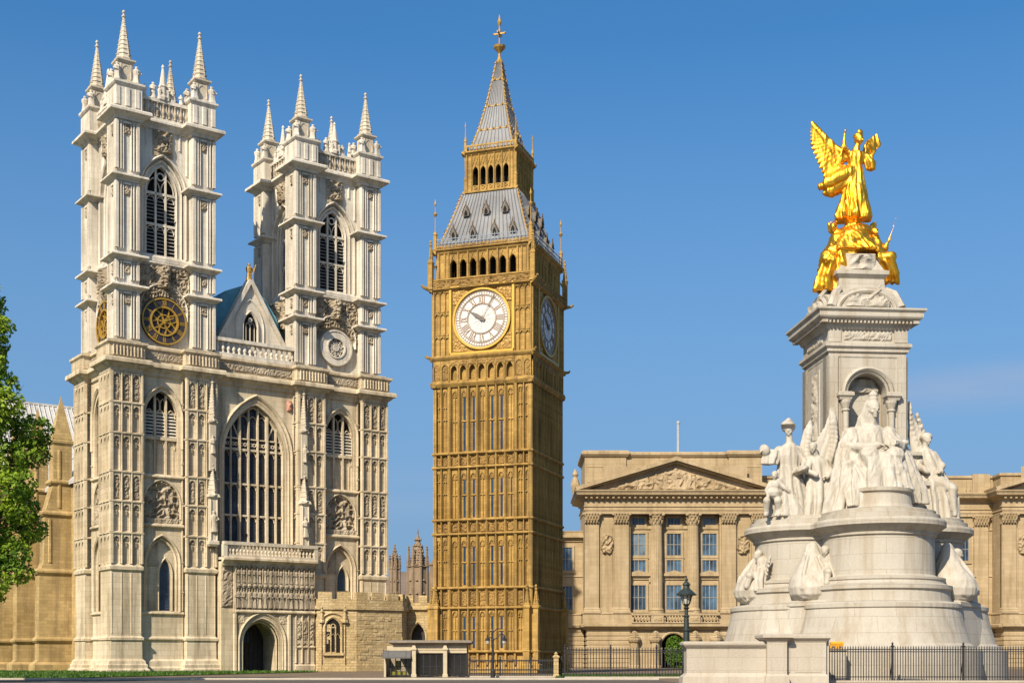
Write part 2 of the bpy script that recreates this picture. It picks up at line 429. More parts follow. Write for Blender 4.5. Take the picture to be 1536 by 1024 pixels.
def bar2(mb, a, b, t, w0, w1):
    """flat bar in the (u,z) plane from a to b, t wide"""
    d = Vector((b[0] - a[0], b[1] - a[1]))
    if d.length < 1e-6: return
    d.normalize(); nx, nz_ = -d.y * t / 2, d.x * t / 2
    prism(mb, [(a[0] + nx, a[1] + nz_), (b[0] + nx, b[1] + nz_), (b[0] - nx, b[1] - nz_), (a[0] - nx, a[1] - nz_)], w0, w1)

def lathe(mb, cx, cy, prof, n=12, rot=0.0, sx=1, sy=1):
    vs = []; fs = []
    for (r, z) in prof:
        for i in range(n):
            a = 2 * PI * i / n + rot
            vs.append((cx + r * sx * math.cos(a), cy + r * sy * math.sin(a), z))
    for k in range(len(prof) - 1):
        for i in range(n):
            j = (i + 1) % n
            fs.append((k * n + i, k * n + j, (k + 1) * n + j, (k + 1) * n + i))
    fs.append(tuple(range(n - 1, -1, -1))); a = (len(prof) - 1) * n; fs.append(tuple(range(a, a + n)))
    mb.add(vs, fs)

def tube(mb, pts, rad, n=6):
    pts = [Vector(p) for p in pts]
    if not isinstance(rad, (list, tuple)): rad = [rad] * len(pts)
    vs = []; fs = []
    up = Vector((0, 0, 1))
    for i, p in enumerate(pts):
        d = (pts[min(i + 1, len(pts) - 1)] - pts[max(i - 1, 0)]).normalized()
        a = d.cross(up if abs(d.z) < .95 else Vector((1, 0, 0))).normalized()
        b = d.cross(a).normalized()
        for k in range(n):
            t = 2 * PI * k / n
            vs.append(p + (a * math.cos(t) + b * math.sin(t)) * rad[i])
    for i in range(len(pts) - 1):
        for k in range(n):
            l = (k + 1) % n
            fs.append((i * n + k, i * n + l, (i + 1) * n + l, (i + 1) * n + k))
    fs.append(tuple(range(n - 1, -1, -1))); a = (len(pts) - 1) * n; fs.append(tuple(range(a, a + n)))
    mb.add(vs, fs)

def carved(mb, u0, u1, z0, z1, w, amp, freq=1.6, res=0.12, seed=0, mask=None, bulge=0.0):
    """a panel of carved foliage and figures: relief standing up to amp proud of plane w"""
    nu = max(2, int((u1 - u0) / res)); nz_ = max(2, int((z1 - z0) / res))
    vs = []
    for j in range(nz_ + 1):
        for i in range(nu + 1):
            u = u0 + (u1 - u0) * i / nu; z = z0 + (z1 - z0) * j / nz_
            p = Vector((u * freq + seed * 7.3, z * freq, seed * 3.1))
            h = noise.turbulence(p, 3, True) * 0.9
            h2 = 1 - abs(noise.noise(p * 1.7 + Vector((5, 1, 2)))) * 2.2
            k = max(0, 0.55 * h2 + 0.45 * (1 - h))
            if mask: k = k * mask(u, z) + bulge * mask(u, z)
            e = min(1, min(i, nu - i, j, nz_ - j) / 1.0)
            vs.append((u, w - amp * k * e, z))
    fs = []
    for j in range(nz_):
        for i in range(nu):
            a = j * (nu + 1) + i
            fs.append((a, a + 1, a + nu + 2, a + nu + 1))
    mb.add(vs, fs)

def figurine(mb, u, w, z0, h, seed=0, wd=1.0):
    """a small robed stone figure"""
    rd = random.Random(seed)
    s = h
    lean = rd.uniform(-.03, .03) * s
    k = wd
    n = 9
    prof = [(.15, 0), (.17, .03), (.13, .25), (.12, .45), (.145, .60), (.16, .72), (.13, .80), (.055, .84), (.06, .87), (.075, .92), (.06, .98), (.02, 1.0)]
    vs = []; fs = []
    for (r, z) in prof:
        for i in range(n):
            a = 2 * PI * i / n
            rr = r * s * k * (1 + (.16 * math.sin(4 * a + seed) if z < .6 else 0))
            vs.append((u + lean * z + rr * 1.1 * math.cos(a), w + rr * .85 * math.sin(a), z0 + z * s))
    for q in range(len(prof) - 1):
        for i in range(n):
            j = (i + 1) % n
            fs.append((q * n + i, q * n + j, (q + 1) * n + j, (q + 1) * n + i))
    fs.append(tuple(range(n - 1, -1, -1))); a = (len(prof) - 1) * n; fs.append(tuple(range(a, a + n)))
    mb.add(vs, fs)
    sg = rd.choice((-1, 1))
    tube(mb, [(u + sg * .15 * s * k, w - .02, z0 + .74 * s), (u + sg * .22 * s * k, w - .08 * s, z0 + .58 * s), (u + sg * .04 * s, w - .16 * s, z0 + .55 * s)], [.045 * s, .04 * s, .03 * s], 5)

def baluster(mb, u, w, z0, z1, r=.13):
    h = z1 - z0
    lathe(mb, u, w, [(r * .8, z0), (r * .8, z0 + .08 * h), (r * .5, z0 + .14 * h), (r, z0 + .38 * h), (r * .85, z0 + .5 * h), (r * .42, z0 + .72 * h), (r * .45, z0 + .84 * h), (r * .8, z0 + .9 * h), (r * .8, z1)], 8)

def spire(mb, cx, cy, r0, z0, z1, n=8, bands=9, crock=True, rot=None):
    """tapered stone spire with moulded rings, crockets and a finial"""
    if rot is None: rot = PI / n
    h = z1 - z0
    prof = [(r0 * 1.25, z0 - .02), (r0 * 1.3, z0 + .12), (r0 * 1.05, z0 + .25)]
    tip = z0 + h * .86
    for i in range(bands):
        a = i / bands; b = (i + .75) / bands
        ra = r0 * (1 - a) + .1 * a; rb = r0 * (1 - b) + .1 * b
        za = z0 + .25 + (tip - z0 - .25) * a; zb = z0 + .25 + (tip - z0 - .25) * b
        prof += [(ra, za), (rb, zb), (rb * 1.13, zb + .03), (rb * 1.1, zb + .1)]
    prof += [(.1, tip), (.2, tip + .06), (.22, tip + .16), (.1, tip + .26), (.08, tip + .4), (.16, tip + .5), (.15, tip + .62), (.05, tip + .75), (.025, z1)]
    lathe(mb, cx, cy, prof, n, rot)
    if crock:
        for i in range(1, bands * 2):
            a = i / (bands * 2.0)
            ra = (r0 * (1 - a) + .1 * a) * 1.02; z = z0 + .25 + (tip - z0 - .25) * a
            for k in range(0, n, 2):
                t = 2 * PI * k / n + rot
                s = .055 + .06 * (1 - a)
                x, y = cx + ra * math.cos(t), cy + ra * math.sin(t)
                lathe(mb, x, y, [(s * .3, z - s), (s, z), (s * .7, z + s * .8), (.01, z + s * 1.6)], 5)

def frame(T, ang_deg):
    return T @ Matrix.Rotation(R(ang_deg), 4, 'Z')

def thing(name, label, cat, loc=(0, 0, 0), rotz=0.0, group=None):
    o = bpy.data.objects.new(name, None)
    sc.collection.objects.link(o)
    o.location = loc; o.rotation_euler = (0, 0, rotz)
    o.empty_display_size = 1
    o['label'] = label; o['category'] = cat
    if group: o['group'] = group
    return o

def tag(o, label, cat, group=None):
    o['label'] = label; o['category'] = cat
    if group: o['group'] = group
    return o

def dup(src, parent):
    c = src.copy(); sc.collection.objects.link(c); c.parent = parent
    return c
# ------------------------------------------------------------ ground
def mould_run(mb, u0, u1, w, prof):
    """a moulding run along u on wall plane w; prof = [(proud, z)...] bottom to top"""
    pr = [(0.0, prof[0][1])] + list(prof) + [(0.0, prof[-1][1])]
    n = len(pr)
    vs = [(u0, w - o, z) for o, z in pr] + [(u1, w - o, z) for o, z in pr]
    fs = [(i, i + 1, n + i + 1, n + i) for i in range(n - 1)] + [tuple(range(n)), tuple(range(2 * n - 1, n - 1, -1)), (0, n, 2 * n - 1, n - 1)]
    mb.add(vs, fs)

def struct(o, kind='structure'):
    o['kind'] = kind
    return o

g = MB(); g.add([(-1500, 20, 0), (1500, 20, 0), (1500, 4000, 0), (-1500, 4000, 0)], [(0, 1, 2, 3)])
struct(g.build('ground', 'paving'))
# the lawn strip along the left of the church
g = MB(); g.add([(-90, 90, .05), (-30.0, 90, .05), (-19, 133, .05), (-24, 141, .05), (-110, 200, .05), (-150, 200, .05)], [(0, 1, 2, 3, 4, 5)])
struct(g.build('lawn', 'soil'))
rd = random.Random(3)
g = MB()
for i in range(26000):
    a = rd.random() ** 0.6
    x = -75 + 55 * rd.random(); y = 90 + 48 * rd.random() ** 1.3
    lim = -30 + (y - 90) * .255 - .3
    if x > lim: continue
    h = rd.uniform(.07, .20) * (1.5 if rd.random() < .06 else 1); ww = rd.uniform(.05, .11); t = rd.uniform(0, PI)
    dx, dy = math.cos(t) * ww, math.sin(t) * ww
    lx, ly = rd.uniform(-.1, .1), rd.uniform(-.1, .1)
    g.add([(x - dx, y - dy, .04), (x + dx, y + dy, .04), (x + lx, y + ly, .05 + h)], [(0, 1, 2)])
struct(g.build('grass', 'grass', recalc=False), 'stuff')
# mown strip behind the long railing, before the palace
g = MB(); g.add([(3, 92, .05), (15.5, 92, .05), (15.5, 104, .05), (3, 104, .05)], [(0, 1, 2, 3)])
struct(g.build('lawn', 'soil'))
g = MB()
for i in range(5000):
    x = rd.uniform(3.1, 15.3); y = rd.uniform(92.1, 103.9); h = rd.uniform(.08, .2); t = rd.uniform(0, PI); ww = .07
    g.add([(x - math.cos(t) * ww, y - math.sin(t) * ww, .04), (x + math.cos(t) * ww, y + math.sin(t) * ww, .04), (x + rd.uniform(-.1, .1), y, .05 + h)], [(0, 1, 2)])
struct(g.build('grass', 'grass', recalc=False), 'stuff')

# ------------------------------------------------------------ the abbey church
abbey = thing('abbey_church', 'pale gothic abbey church with twin pinnacled west towers and a great arched window', 'church', (-39.2, 130, 0), R(35.8))

# slots: 0 upper stone, 1 lower stone, 2 carved stone
ASL = ['abbey_up', 'abbey_low', 'abbey_carve']
LOW_STR = [13.7, 16.8, 19.7, 23.5, 26.5]

def low_panels(mb, u0, u1, w, z0, z1, n, style, seed):
    """sunken gothic panels on a buttress face; field at w, shafts stand .32 proud"""
    L = u1 - u0; e = .30; r = .20
    pw = (L - 2 * e - (n - 1) * r) / n
    rib(mb, u0, u0 + e, w, .33, z0, z1, .06); rib(mb, u1 - e, u1, w, .33, z0, z1, .06)
    for i in range(n):
        a = u0 + e + i * (pw + r)
        if i < n - 1:
            rib(mb, a + pw, a + pw + r, w, .34, z0, z1, .06)
        rib(mb, a, a + .07, w, .17, z0, z1, .03); rib(mb, a + pw - .07, a + pw, w, .17, z0, z1, .03)
        hh = min(.75, (z1 - z0) * .3)
        arch_head(mb, a + .04, a + pw - .04, z1 - hh, z1, w, .24)
        c = mb.cur; mb.cur = 2
        if style == 0:
            carved(mb, a + .07, a + pw - .07, z0 + .15, z1 - .35, w - .005, .22, 2.2, .11, seed + i)
        else:
            carved(mb, a + .07, a + pw - .07, z1 - hh * 1.0, z1 - hh * .35, w - .01, .14, 2.8, .10, seed + i)
            lathe(mb, a + pw / 2, w - .12, [(.02, z1 - hh * 1.7), (.06, z1 - hh * 1.55), (.035, z1 - hh * 1.4), (.085, z1 - hh * 1.15), (.04, z1 - hh * 1.0)], 6)
        mb.cur = c

def tower_low(mb, t0, faces):
    H = 5.6; b = 3.4
    T0 = Matrix.Translation((t0 + H, H, 0))
    mb.M = T0; mb.cur = 1
    pr = [(.78, 0), (.78, .28), (.62, .4), (.62, .75), (.5, .85), (.46, 1.1), (.22, 1.35), (.2, 3.1), (.34, 3.2), (.34, 3.42), (.14, 3.6), (.12, 9.95), (.3, 10.1), (.33, 10.4), (.02, 10.7)]
    for z in LOW_STR: pr += [(0, z - .2), (.36, z - .06), (.36, z + .06), (.0, z + .2)]
    pr += corn(30.8, 1.35, 1.0) + [(.42, 30.98), (.42, 32.05), (.5, 32.1), (.66, 32.25), (.66, 32.5), (.1, 32.62), (.1, 32.7)]
    i = .33
    for sx in (-1, 1):
        for sy in (-1, 1):
            u0, u1 = sorted((sx * (H - i), sx * (H - b + i))); w0, w1 = sorted((sy * (H - i), sy * (H - b + i)))
            rect_loft(mb, u0, u1, w0, w1, pr)
    box(mb, -H + 2.2, H - 2.2, -H + 2.2, H - 2.2, 0, 32.6)
    box(mb, -H + 1.5, H - 1.5, -H + 1.5, H - 1.5, 29.5, 32.6)
    tiers = [(10.7, 13.6, 1), (13.8, 16.7, 1), (16.9, 19.6, 0), (19.8, 23.4, 1), (23.6, 26.4, 1), (26.6, 29.5, 0)]
    for k in range(4):
        mb.M = frame(T0, 90 * k); mb.cur = 1
        W = -H + .9
        full = k in faces
        for (a, c) in ((-H, -H + b), (H - b, H)):
            if full:
                for q, (z0, z1, st) in enumerate(tiers):
                    low_panels(mb, a, c, -H + .33, z0, z1, 3, st, q * 5 + k * 3 + int(a))
                # balustrade blocks carved with arcading
                mb.cur = 2
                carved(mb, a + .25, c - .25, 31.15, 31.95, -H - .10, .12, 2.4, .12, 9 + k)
                mb.cur = 1
                for j in range(9):
                    u = a + .3 + (b - .6) * j / 8
                    rib(mb, u - .07, u + .07, -H - .08, .2, 31.05, 32.0)
                L3 = (c - a - .5) / 3
                for q in range(4): rib(mb, a + .25 + q * L3 - .06, a + .25 + q * L3 + .06, -H + .205, .05, 3.8, 9.8, .02)
        u0, u1 = -H + b - .05, H - b + .05
        for s_ in (-1, 1):
            for (z0, z1) in ((6.2, 14.3), (15.0, 19.4), (19.9, 29.4)):
                rib(mb, s_ * 2.12 - .09, s_ * 2.12 + .09, W, .16, z0, z1, .04)
                for zc_ in range(int(z0) + 2, int(z1), 3): box(mb, s_ * 2.12 - .13, s_ * 2.12 + .13, W - .2, W, zc_, zc_ + .12)
        # bay walls
        box(mb, u0, u1, W, W + .5, 0, 5.9)
        mould_run(mb, u0, u1, W, [(.5, 0), (.5, .4), (.3, .6), (.28, 1.1), (.08, 1.3)])
        mould_run(mb, u0, u1, W, string(3.4, .2, .4)); mould_run(mb, u0, u1, W, string(5.95, .22, .35))
        wall_arch(mb, u0, u1, 5.9, 14.4, W, .6, 0, 1.75, 6.05, 11.0, 2.6)
        arch_mould(mb, 0, 1.75, 6.05, 11.0, 2.6, .22, W - .2, W + .05)
        arch_mould(mb, 0, 1.48, 6.05, 11.0, 2.3, .24, W + .15, W + .4)
        wall_arch(mb, -1.8, 1.8, 6, 13.9, W + .6, .4, .55, .62, 6.2, 9.9, 1.5)
        arch_mould(mb, .55, .62, 6.2, 9.9, 1.5, .2, W + .42, W + .62)
        mb.cur = 2
        if full: carved(mb, -1.5, -.15, 10.6, 13.0, W + .58, .12, 1.5, .14, 4 + k)
        mb.cur = 1
        mould_run(mb, u0, u1, W, string(14.75, .3, .45))
        wall_arch(mb, u0, u1, 14.4, 19.5, W, .55, 0, 1.85, 15.4, 17.0, 2.2)
        arch_mould(mb, 0, 1.85, 15.4, 17.0, 2.2, .2, W - .12, W + .05)
        mb.cur = 2
        if full:
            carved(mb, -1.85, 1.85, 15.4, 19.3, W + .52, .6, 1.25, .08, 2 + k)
            carved(mb, -1.8, 1.8, 14.85, 15.45, W - .0, .16, 2.2, .12, 3 + k)
        else: box(mb, -1.9, 1.9, W + .5, W + .6, 15.3, 19.4)
        mb.cur = 1
        mould_run(mb, u0, u1, W, string(19.65, .25, .4))
        wall_arch(mb, u0, u1, 19.5, 30.0, W, .75, 0, 1.7, 19.85, 25.7, 2.5)
        arch_mould(mb, 0, 1.7, 19.85, 25.7, 2.5, .2, W + .1, W + .4)
        arch_mould(mb, 0, 1.98, 22.5, 25.7, 2.85, .24, W - .3, W + .05)
        mould_run(mb, u0, u1, W, corn(30.8, 1.3, .8))
        box(mb, u0, u1, W - .15, W + .8, 30.9, 32.2)
        mould_run(mb, u0, u1, W - .15, [(0, 32.1), (.25, 32.2), (.25, 32.45), (0, 32.6)])
        mb.cur = 2
        carved(mb, u0, u1, 31.1, 32.0, W - .17, .14, 2.2, .13, 20 + k)
        mb.cur = 1
    mb.M = None

UP_T = [(33.0, 37.55), (38.75, 40.55), (41.75, 48.3), (49.55, 54.3)]
def upT(tc):
    T = Matrix.Translation((tc, .45 + 5.25, 0))
    if tc > 20: T = T @ Matrix.Translation((0, 0, 32.5)) @ Matrix.Scale(.958, 4, (0, 0, 1)) @ Matrix.Translation((0, 0, -32.5))
    return T
def tower_up(mb, tc, faces):
    H = 5.25; b = 2.55
    T0 = upT(tc); mb.M = T0; mb.cur = 0
    pr = [(.0, 32.5), (.0, 37.5)] + corn(38.2, .62, .75) + corn(41.2, .62, .75) + corn(49.0, .62, .75) + corn(55.4, 1.0, 1.0) + [(.22, 55.6), (.22, 57.75), (.34, 57.85), (.46, 58.0), (.46, 58.2), (0, 58.3)]
    for sx in (-1, 1):
        for sy in (-1, 1):
            u0, u1 = sorted((sx * (H - .28), sx * (H - b + .05))); w0, w1 = sorted((sy * (H - .28), sy * (H - b + .05)))
            rect_loft(mb, u0, u1, w0, w1, pr)
            # little stone figures standing round the pinnacle foot
            for (du, dw) in ((-.95, -.95), (.95, -.95), (-.95, .95), (.95, .95)):
                figurine(mb, sx * (H - b / 2) + du, sy * (H - b / 2) + dw, 58.28, 1.75, int(du * 7 + dw * 3 + sx * 11 + sy * 5 + 40), 1.25)
    box(mb, -H + 2.4, H - 2.4, -H + 2.4, H - 2.4, 32.5, 41.6)
    box(mb, -H + 1.3, H - 1.3, -H + 1.3, H - 1.3, 54.9, 55.6)
    for k in range(4):
        mb.M = frame(T0, 90 * k); mb.cur = 0
        W = -H + 1.1
        for (a, s) in ((-H, 1), (H, -1)):
            for (z0, z1) in UP_T:
                for (p, q, pp) in ((0, .38, .28), (.52, .68, .24), (.78, .92, .2), (1.58, 1.72, .2), (1.82, 1.98, .24), (2.12, 2.5, .28)):
                    x0, x1 = sorted((a + s * p, a + s * q))
                    rib(mb, x0, x1, -H + .28, pp, z0, z1, .05)
                x0, x1 = sorted((a + s * .9, a + s * 1.6))
                rib(mb, x0, x1, -H + .28, .2, z1 - .22, z1, .02)
                mb.cur = 2
                carved(mb, x0, x1, z1 - 1.25, z1 - .2, -H + .275, .24, 2.3, .1, int(z0) + k)
                mb.cur = 0
            rib(mb, *sorted((a + s * 1.0, a + s * 1.5)), -H + .05, .1, 55.8, 57.6, .05)
            rib(mb, *sorted((a + s * .05, a + s * .5)), -H + .05, .08, 55.8, 57.6, .03); rib(mb, *sorted((a + s * 2.0, a + s * 2.45)), -H + .05, .08, 55.8, 57.6, .03)
        u0, u1 = -H + b - .05, H - b + .05
        box(mb, u0, u1, W, W + .6, 32.5, 41.3)
        mould_run(mb, u0, u1, W, corn(41.2, .5, .4))
        mould_run(mb, u0, u1, W, [(.2, 41.3), (.2, 41.7), (.05, 41.95)])
        mb.cur = 2
        def mk(u, z): return 1.0 if (u * u + (z - 35.3) ** 2) > 2.5 ** 2 else 0.0
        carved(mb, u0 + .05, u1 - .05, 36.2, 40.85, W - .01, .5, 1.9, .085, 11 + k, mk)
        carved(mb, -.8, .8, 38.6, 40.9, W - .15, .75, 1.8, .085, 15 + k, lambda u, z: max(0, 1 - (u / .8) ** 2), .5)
        mb.cur = 0
        arch_mould(mb, 0, 2.3, 35.6, 36.6, 2.3, .28, W - .45, W)
        wall_arch(mb, u0, u1, 41.3, 55.2, W, .5, 0, 2.3, 41.9, 48.4, 3.6)
        arch_mould(mb, 0, 2.3, 41.9, 48.4, 3.6, .22, W - .22, W + .05)
        arch_mould(mb, 0, 1.98, 41.9, 48.4, 3.15, .22, W + .22, W + .48)
        wall_arch(mb, -2.35, 2.35, 41.7, 52.6, W + .5, .5, 0, 1.55, 42.0, 48.4, 2.7)
        arch_mould(mb, 0, 1.55, 42.0, 48.4, 2.7, .16, W + .36, W + .52)
        mb.cur = 2
        carved(mb, -1.1, 1.1, 51.9, 54.5, W - .02, .6, 1.7, .085, 31 + k, lambda u, z: max(0, 1 - (u / 1.1) ** 2) * (1 if z > 52.3 + .2 * abs(u) else .3), .25)
        mb.cur = 0
        for uu in (-2.5, -1.75, 1.75, 2.5):
            rib(mb, uu - .12, uu + .12, W, .12, 52.9 if abs(uu) < 2 else 50.5, 54.6)
        mould_run(mb, u0, u1, W, corn(55.4, .9, .7))
        # parapet with pierced carving
        box(mb, u0, u1, W - .02, W + .25, 55.5, 57.3)
        mould_run(mb, u0, u1, W - .1, [(.1, 55.5), (.1, 55.75), (0, 55.85)])
        box(mb, u0, u1, W - .3, W + .35, 57.3, 57.62)
        for j in range(9):
            uu = u0 + .3 + (u1 - u0 - .6) * j / 8
            mb.cur = 2
            baluster(mb, uu, W - .12, 55.85, 57.3, .2)
            mb.cur = 0
            if j < 8: rib(mb, uu + .26, uu + .38, W - .02, .12, 55.85, 57.3)
        for uu, hh in ((-1.9, 1.3), (-1.0, 1.7), (1.0, 1.3), (1.9, 1.1)):
            figurine(mb, uu, W, 57.6, hh, int(uu * 10) + 50 + k, 1.2)
        lathe(mb, 0, W, [(.5, 57.6), (.55, 57.9), (.42, 58.1), (.42, 58.9), (.5, 59.0), (.36, 59.2), (.12, 60.9), (.18, 61.0), (.04, 61.3)], 8)
        for uu in (-.42, .42): figurine(mb, uu, W - .2, 57.6, 1.35, 77 + k, 1.0)
    mb.M = None

def make_tower(t0, tc, faces, label):
    a = MB(); tower_low(a, t0, faces); tower_up(a, tc, faces)
    o = a.build('tower', ASL, abbey); o['label'] = label
    return o
tl = make_tower(0, 5.95, (0, 3), 'nearer left tower with gilded dial')
tr = make_tower(20.2, 25.45, (0, 3), 'farther right tower with plain stone dial ring')

def make_pinnacle(tc, sx, sy, parent):
    H = 5.25; cx = sx * (H - 1.27); cy = sy * (H - 1.27); T0 = upT(tc)
    a = MB(); a.M = T0
    rect_loft(a, cx - .68, cx + .68, cy - .68, cy + .68, [(.15, 58.25), (.15, 58.5), (0, 58.6), (0, 60.2), (.12, 60.3), (.25, 60.45), (.25, 60.6), (-.1, 60.7)])
    for k in range(4):
        a.M = T0 @ Matrix.Translation((cx, cy, 0)) @ Matrix.Rotation(R(90 * k), 4, 'Z')
        rib(a, -.6, -.4, -.68, .06, 58.7, 60.15); rib(a, .4, .6, -.68, .06, 58.7, 60.15); arch_head(a, -.4, .4, 59.4, 60.1, -.68, .05)
    a.M = T0
    spire(a, cx, cy, .72, 60.65, 65.7, 8, 9)
    return a.build('pinnacle', 'abbey_carve2', parent)
M['abbey_carve2'] = stone('weathered_pinnacle_stone', (0.46, 0.39, 0.28), (0.58, 0.51, 0.39), (9, 9), 0.0, 1, 0.4, (0.2, 0.16, 0.1), 0.0, 0.4)
for tc_, par in ((5.95, tl), (25.45, tr)):
    for sx in (-1, 1):
        for sy in (-1, 1): make_pinnacle(tc_, sx, sy, par)

# --- belfry windows (louvred) and lower windows: frame part with louvre children
def belfry_window(T, k, H=5.25):
    W = -H + 1.1 + .62
    a = MB(); a.M = frame(T, 90 * k)
    half, zb, zs, rise = 1.55, 42.0, 48.4, 2.7
    for u in (-.52, .52): box(a, u - .09, u + .09, W - .05, W + .2, zb, arch_h(0, half, zs, rise, u))
    for z in (45.25,): box(a, -half, half, W - .02, W + .2, z - .12, z + .12)
    box(a, -half, half, W - .05, W + .2, 48.25, 48.5); box(a, -half, half, W - .1, W + .25, zb - .02, zb + .16)
    for uc in (-1.03, 0, 1.03):
        arch_mould(a, uc, .36, 44.5, 44.55, .5, .08, W, W + .15, 5)
        arch_mould(a, uc, .36, 47.6, 47.65, .52, .08, W, W + .15, 5)
    arch_mould(a, -.72, .62, 48.5, 48.7, 1.2, .1, W, W + .18, 6); arch_mould(a, .72, .62, 48.5, 48.7, 1.2, .1, W, W + .18, 6)
    ring(a, 0, 50.15, .3, .42, W, W + .18, 16)
    f = a.build('window', 'abbey_up', abbey)
    b = MB(); b.M = a.M
    z = zb + .2
    while z < 48.2:
        if abs(z - 45.25) > .22:
            b.add([(-half, W + .12, z), (half, W + .12, z), (half, W + .12, z + .05), (-half, W + .12, z + .05), (-half, W + .42, z + .2), (half, W + .42, z + .2), (half, W + .42, z + .25), (-half, W + .42, z + .25)],
                  [(0, 1, 2, 3), (3, 2, 6, 7), (0, 1, 5, 4), (4, 5, 6, 7)])
        z += .36
    b.build('louvre', 'louvre', f)
    c = MB(); c.M = a.M; arch_fill(c, 0, half + .05, zb - .1, zs, rise, W + .5); c.build('pane', 'void', f)

def low_window(T, k, H=5.6):
    W = -H + .9 + .42
    a = MB(); a.M = frame(T, 90 * k)
    half, zb, zs, rise = 1.7, 19.85, 25.7, 2.5
    for u in (-.57, .57): box(a, u - .1, u + .1, W - .05, W + .25, zb, arch_h(0, half, zs, rise, u))
    box(a, -half, half, W - .08, W + .25, 23.35, 23.65)
    box(a, -half, half, W + .22, W + .3, zb, 23.4)
    for uc in (-1.13, 0, 1.13):
        arch_mould(a, uc, .4, 22.5, 22.55, .6, .1, W + .05, W + .25, 5)
        arch_mould(a, uc, .4, 25.6, 25.7, .65, .1, W + .02, W + .2, 5)
        rib(a, uc - .35, uc - .25, W + .22, .06, zb, 22.5); rib(a, uc + .25, uc + .35, W + .22, .06, zb, 22.5)
    for uc in (-.28, .28): arch_mould(a, uc, .2, 26.4, 27.0, .5, .08, W, W + .2, 5)
    f = a.build('window', 'abbey_low', abbey)
    b = MB(); b.M = a.M
    z = 23.7
    while z < 26.2:
        b.add([(-half, W + .1, z), (half, W + .1, z), (half, W + .1, z + .09), (-half, W + .1, z + .09), (-half, W + .34, z + .2), (half, W + .34, z + .2), (half, W + .34, z + .25), (-half, W + .34, z + .25)],
              [(0, 1, 2, 3), (3, 2, 6, 7), (0, 1, 5, 4), (4, 5, 6, 7)])
        z += .33
    b.build('louvre', 'abbey_up', f)
    c = MB(); c.M = a.M; arch_fill(c, 0, half + .03, 23.3, zs, rise, W + .4); c.build('pane', 'void', f)
    # slit window low in the bay
    a = MB(); a.M = frame(T, 90 * k)
    Ws = -H + .9 + .9
    arch_fill(a, .55, .62, 6.2, 9.9, 1.5, Ws)
    d = a.build('window', 'dark_glass', abbey)
    b = MB(); b.M = a.M
    z = 6.35
    while z < 11.0:
        box(b, .55 - .58, .55 + .58, Ws - .05, Ws - .004, z, z + .05); z += .24
    b.build('glazing_bar', 'iron', d)

for (tcU, tL) in ((5.95, 0), (25.45, 20.2)):
    for k in (0, 1, 2, 3): belfry_window(upT(tcU), k)
    for k in ((0, 3) if tL == 0 else (0,)): low_window(Matrix.Translation((tL + 5.6, 5.6, 0)), k)

# --- dials
def gilt_dial(T, k):
    a = MB(); a.M = frame(T, 90 * k)
    W = -5.25 + 1.1; zc = 35.3
    ring(a, 0, zc, 1.35, 2.3, W - .42, W, 48); disc(a, 0, zc, 1.4, W - .2)
    d = a.build('clock_dial', 'dial_dark', abbey); d['label'] = 'dark dial with gilded numerals and rosette'
    b = MB(); b.M = a.M
    ring(b, 0, zc, 2.2, 2.34, W - .5, W - .38, 48); ring(b, 0, zc, 1.33, 1.5, W - .52, W - .15, 48)
    num = ['XII', 'I', 'II', 'III', 'IIII', 'V', 'VI', 'VII', 'VIII', 'IX', 'X', 'XI']
    numerals(b, 0, zc, 1.56, 2.14, W - .46, W - .41, num, .055)
    for i in range(12):
        t = PI * 2 * i / 12 + .1
        p = [(1.33 * r * math.cos(t + .55 * r * (1 if i % 2 else -1)), zc + 1.33 * r * math.sin(t + .55 * r * (1 if i % 2 else -1))) for r in (.12, .4, .7, 1.0)]
        for q, s in zip(p[:-1], p[1:]): bar2(b, q, s, .11, W - .34, W - .21)
    ring(b, 0, zc, .62, .72, W - .36, W - .21, 24); disc(b, 0, zc, .25, W - .4, 12)
    bar2(b, (0, zc), (1.0, zc + .5), .12, W - .44, W - .38)
    b.build('gilding', 'gilt', d)

def numerals(mb, uc, zc, r0, r1, w0, w1, num, t, flip=1):
    for i, s in enumerate(num):
        a = PI / 2 - 2 * PI * i / 12
        er = (math.cos(a), math.sin(a)); et = (math.sin(a), -math.cos(a))
        wd = {'I': 1.0, 'V': 1.9, 'X': 1.9}
        tot = sum(wd[c] for c in s); un = t * 2.1
        x = -tot * un / 2
        def P(r, q): return (uc + er[0] * r + et[0] * q, zc + er[1] * r + et[1] * q)
        for c in s:
            cx = x + wd[c] * un / 2
            if c == 'I': bar2(mb, P(r0, cx), P(r1, cx), t, w0, w1)
            elif c == 'V':
                bar2(mb, P(r1, cx - un * .7), P(r0, cx), t, w0, w1); bar2(mb, P(r1, cx + un * .7), P(r0, cx), t * .6, w0 + .003, w1)
            else:
                bar2(mb, P(r1, cx - un * .7), P(r0, cx + un * .7), t, w0, w1); bar2(mb, P(r1, cx + un * .7), P(r0, cx - un * .7), t * .6, w0 + .003, w1)
            x += wd[c] * un
TU = Matrix.Translation((5.95, .45 + 5.25, 0))
gilt_dial(TU, 0); gilt_dial(TU, 3)
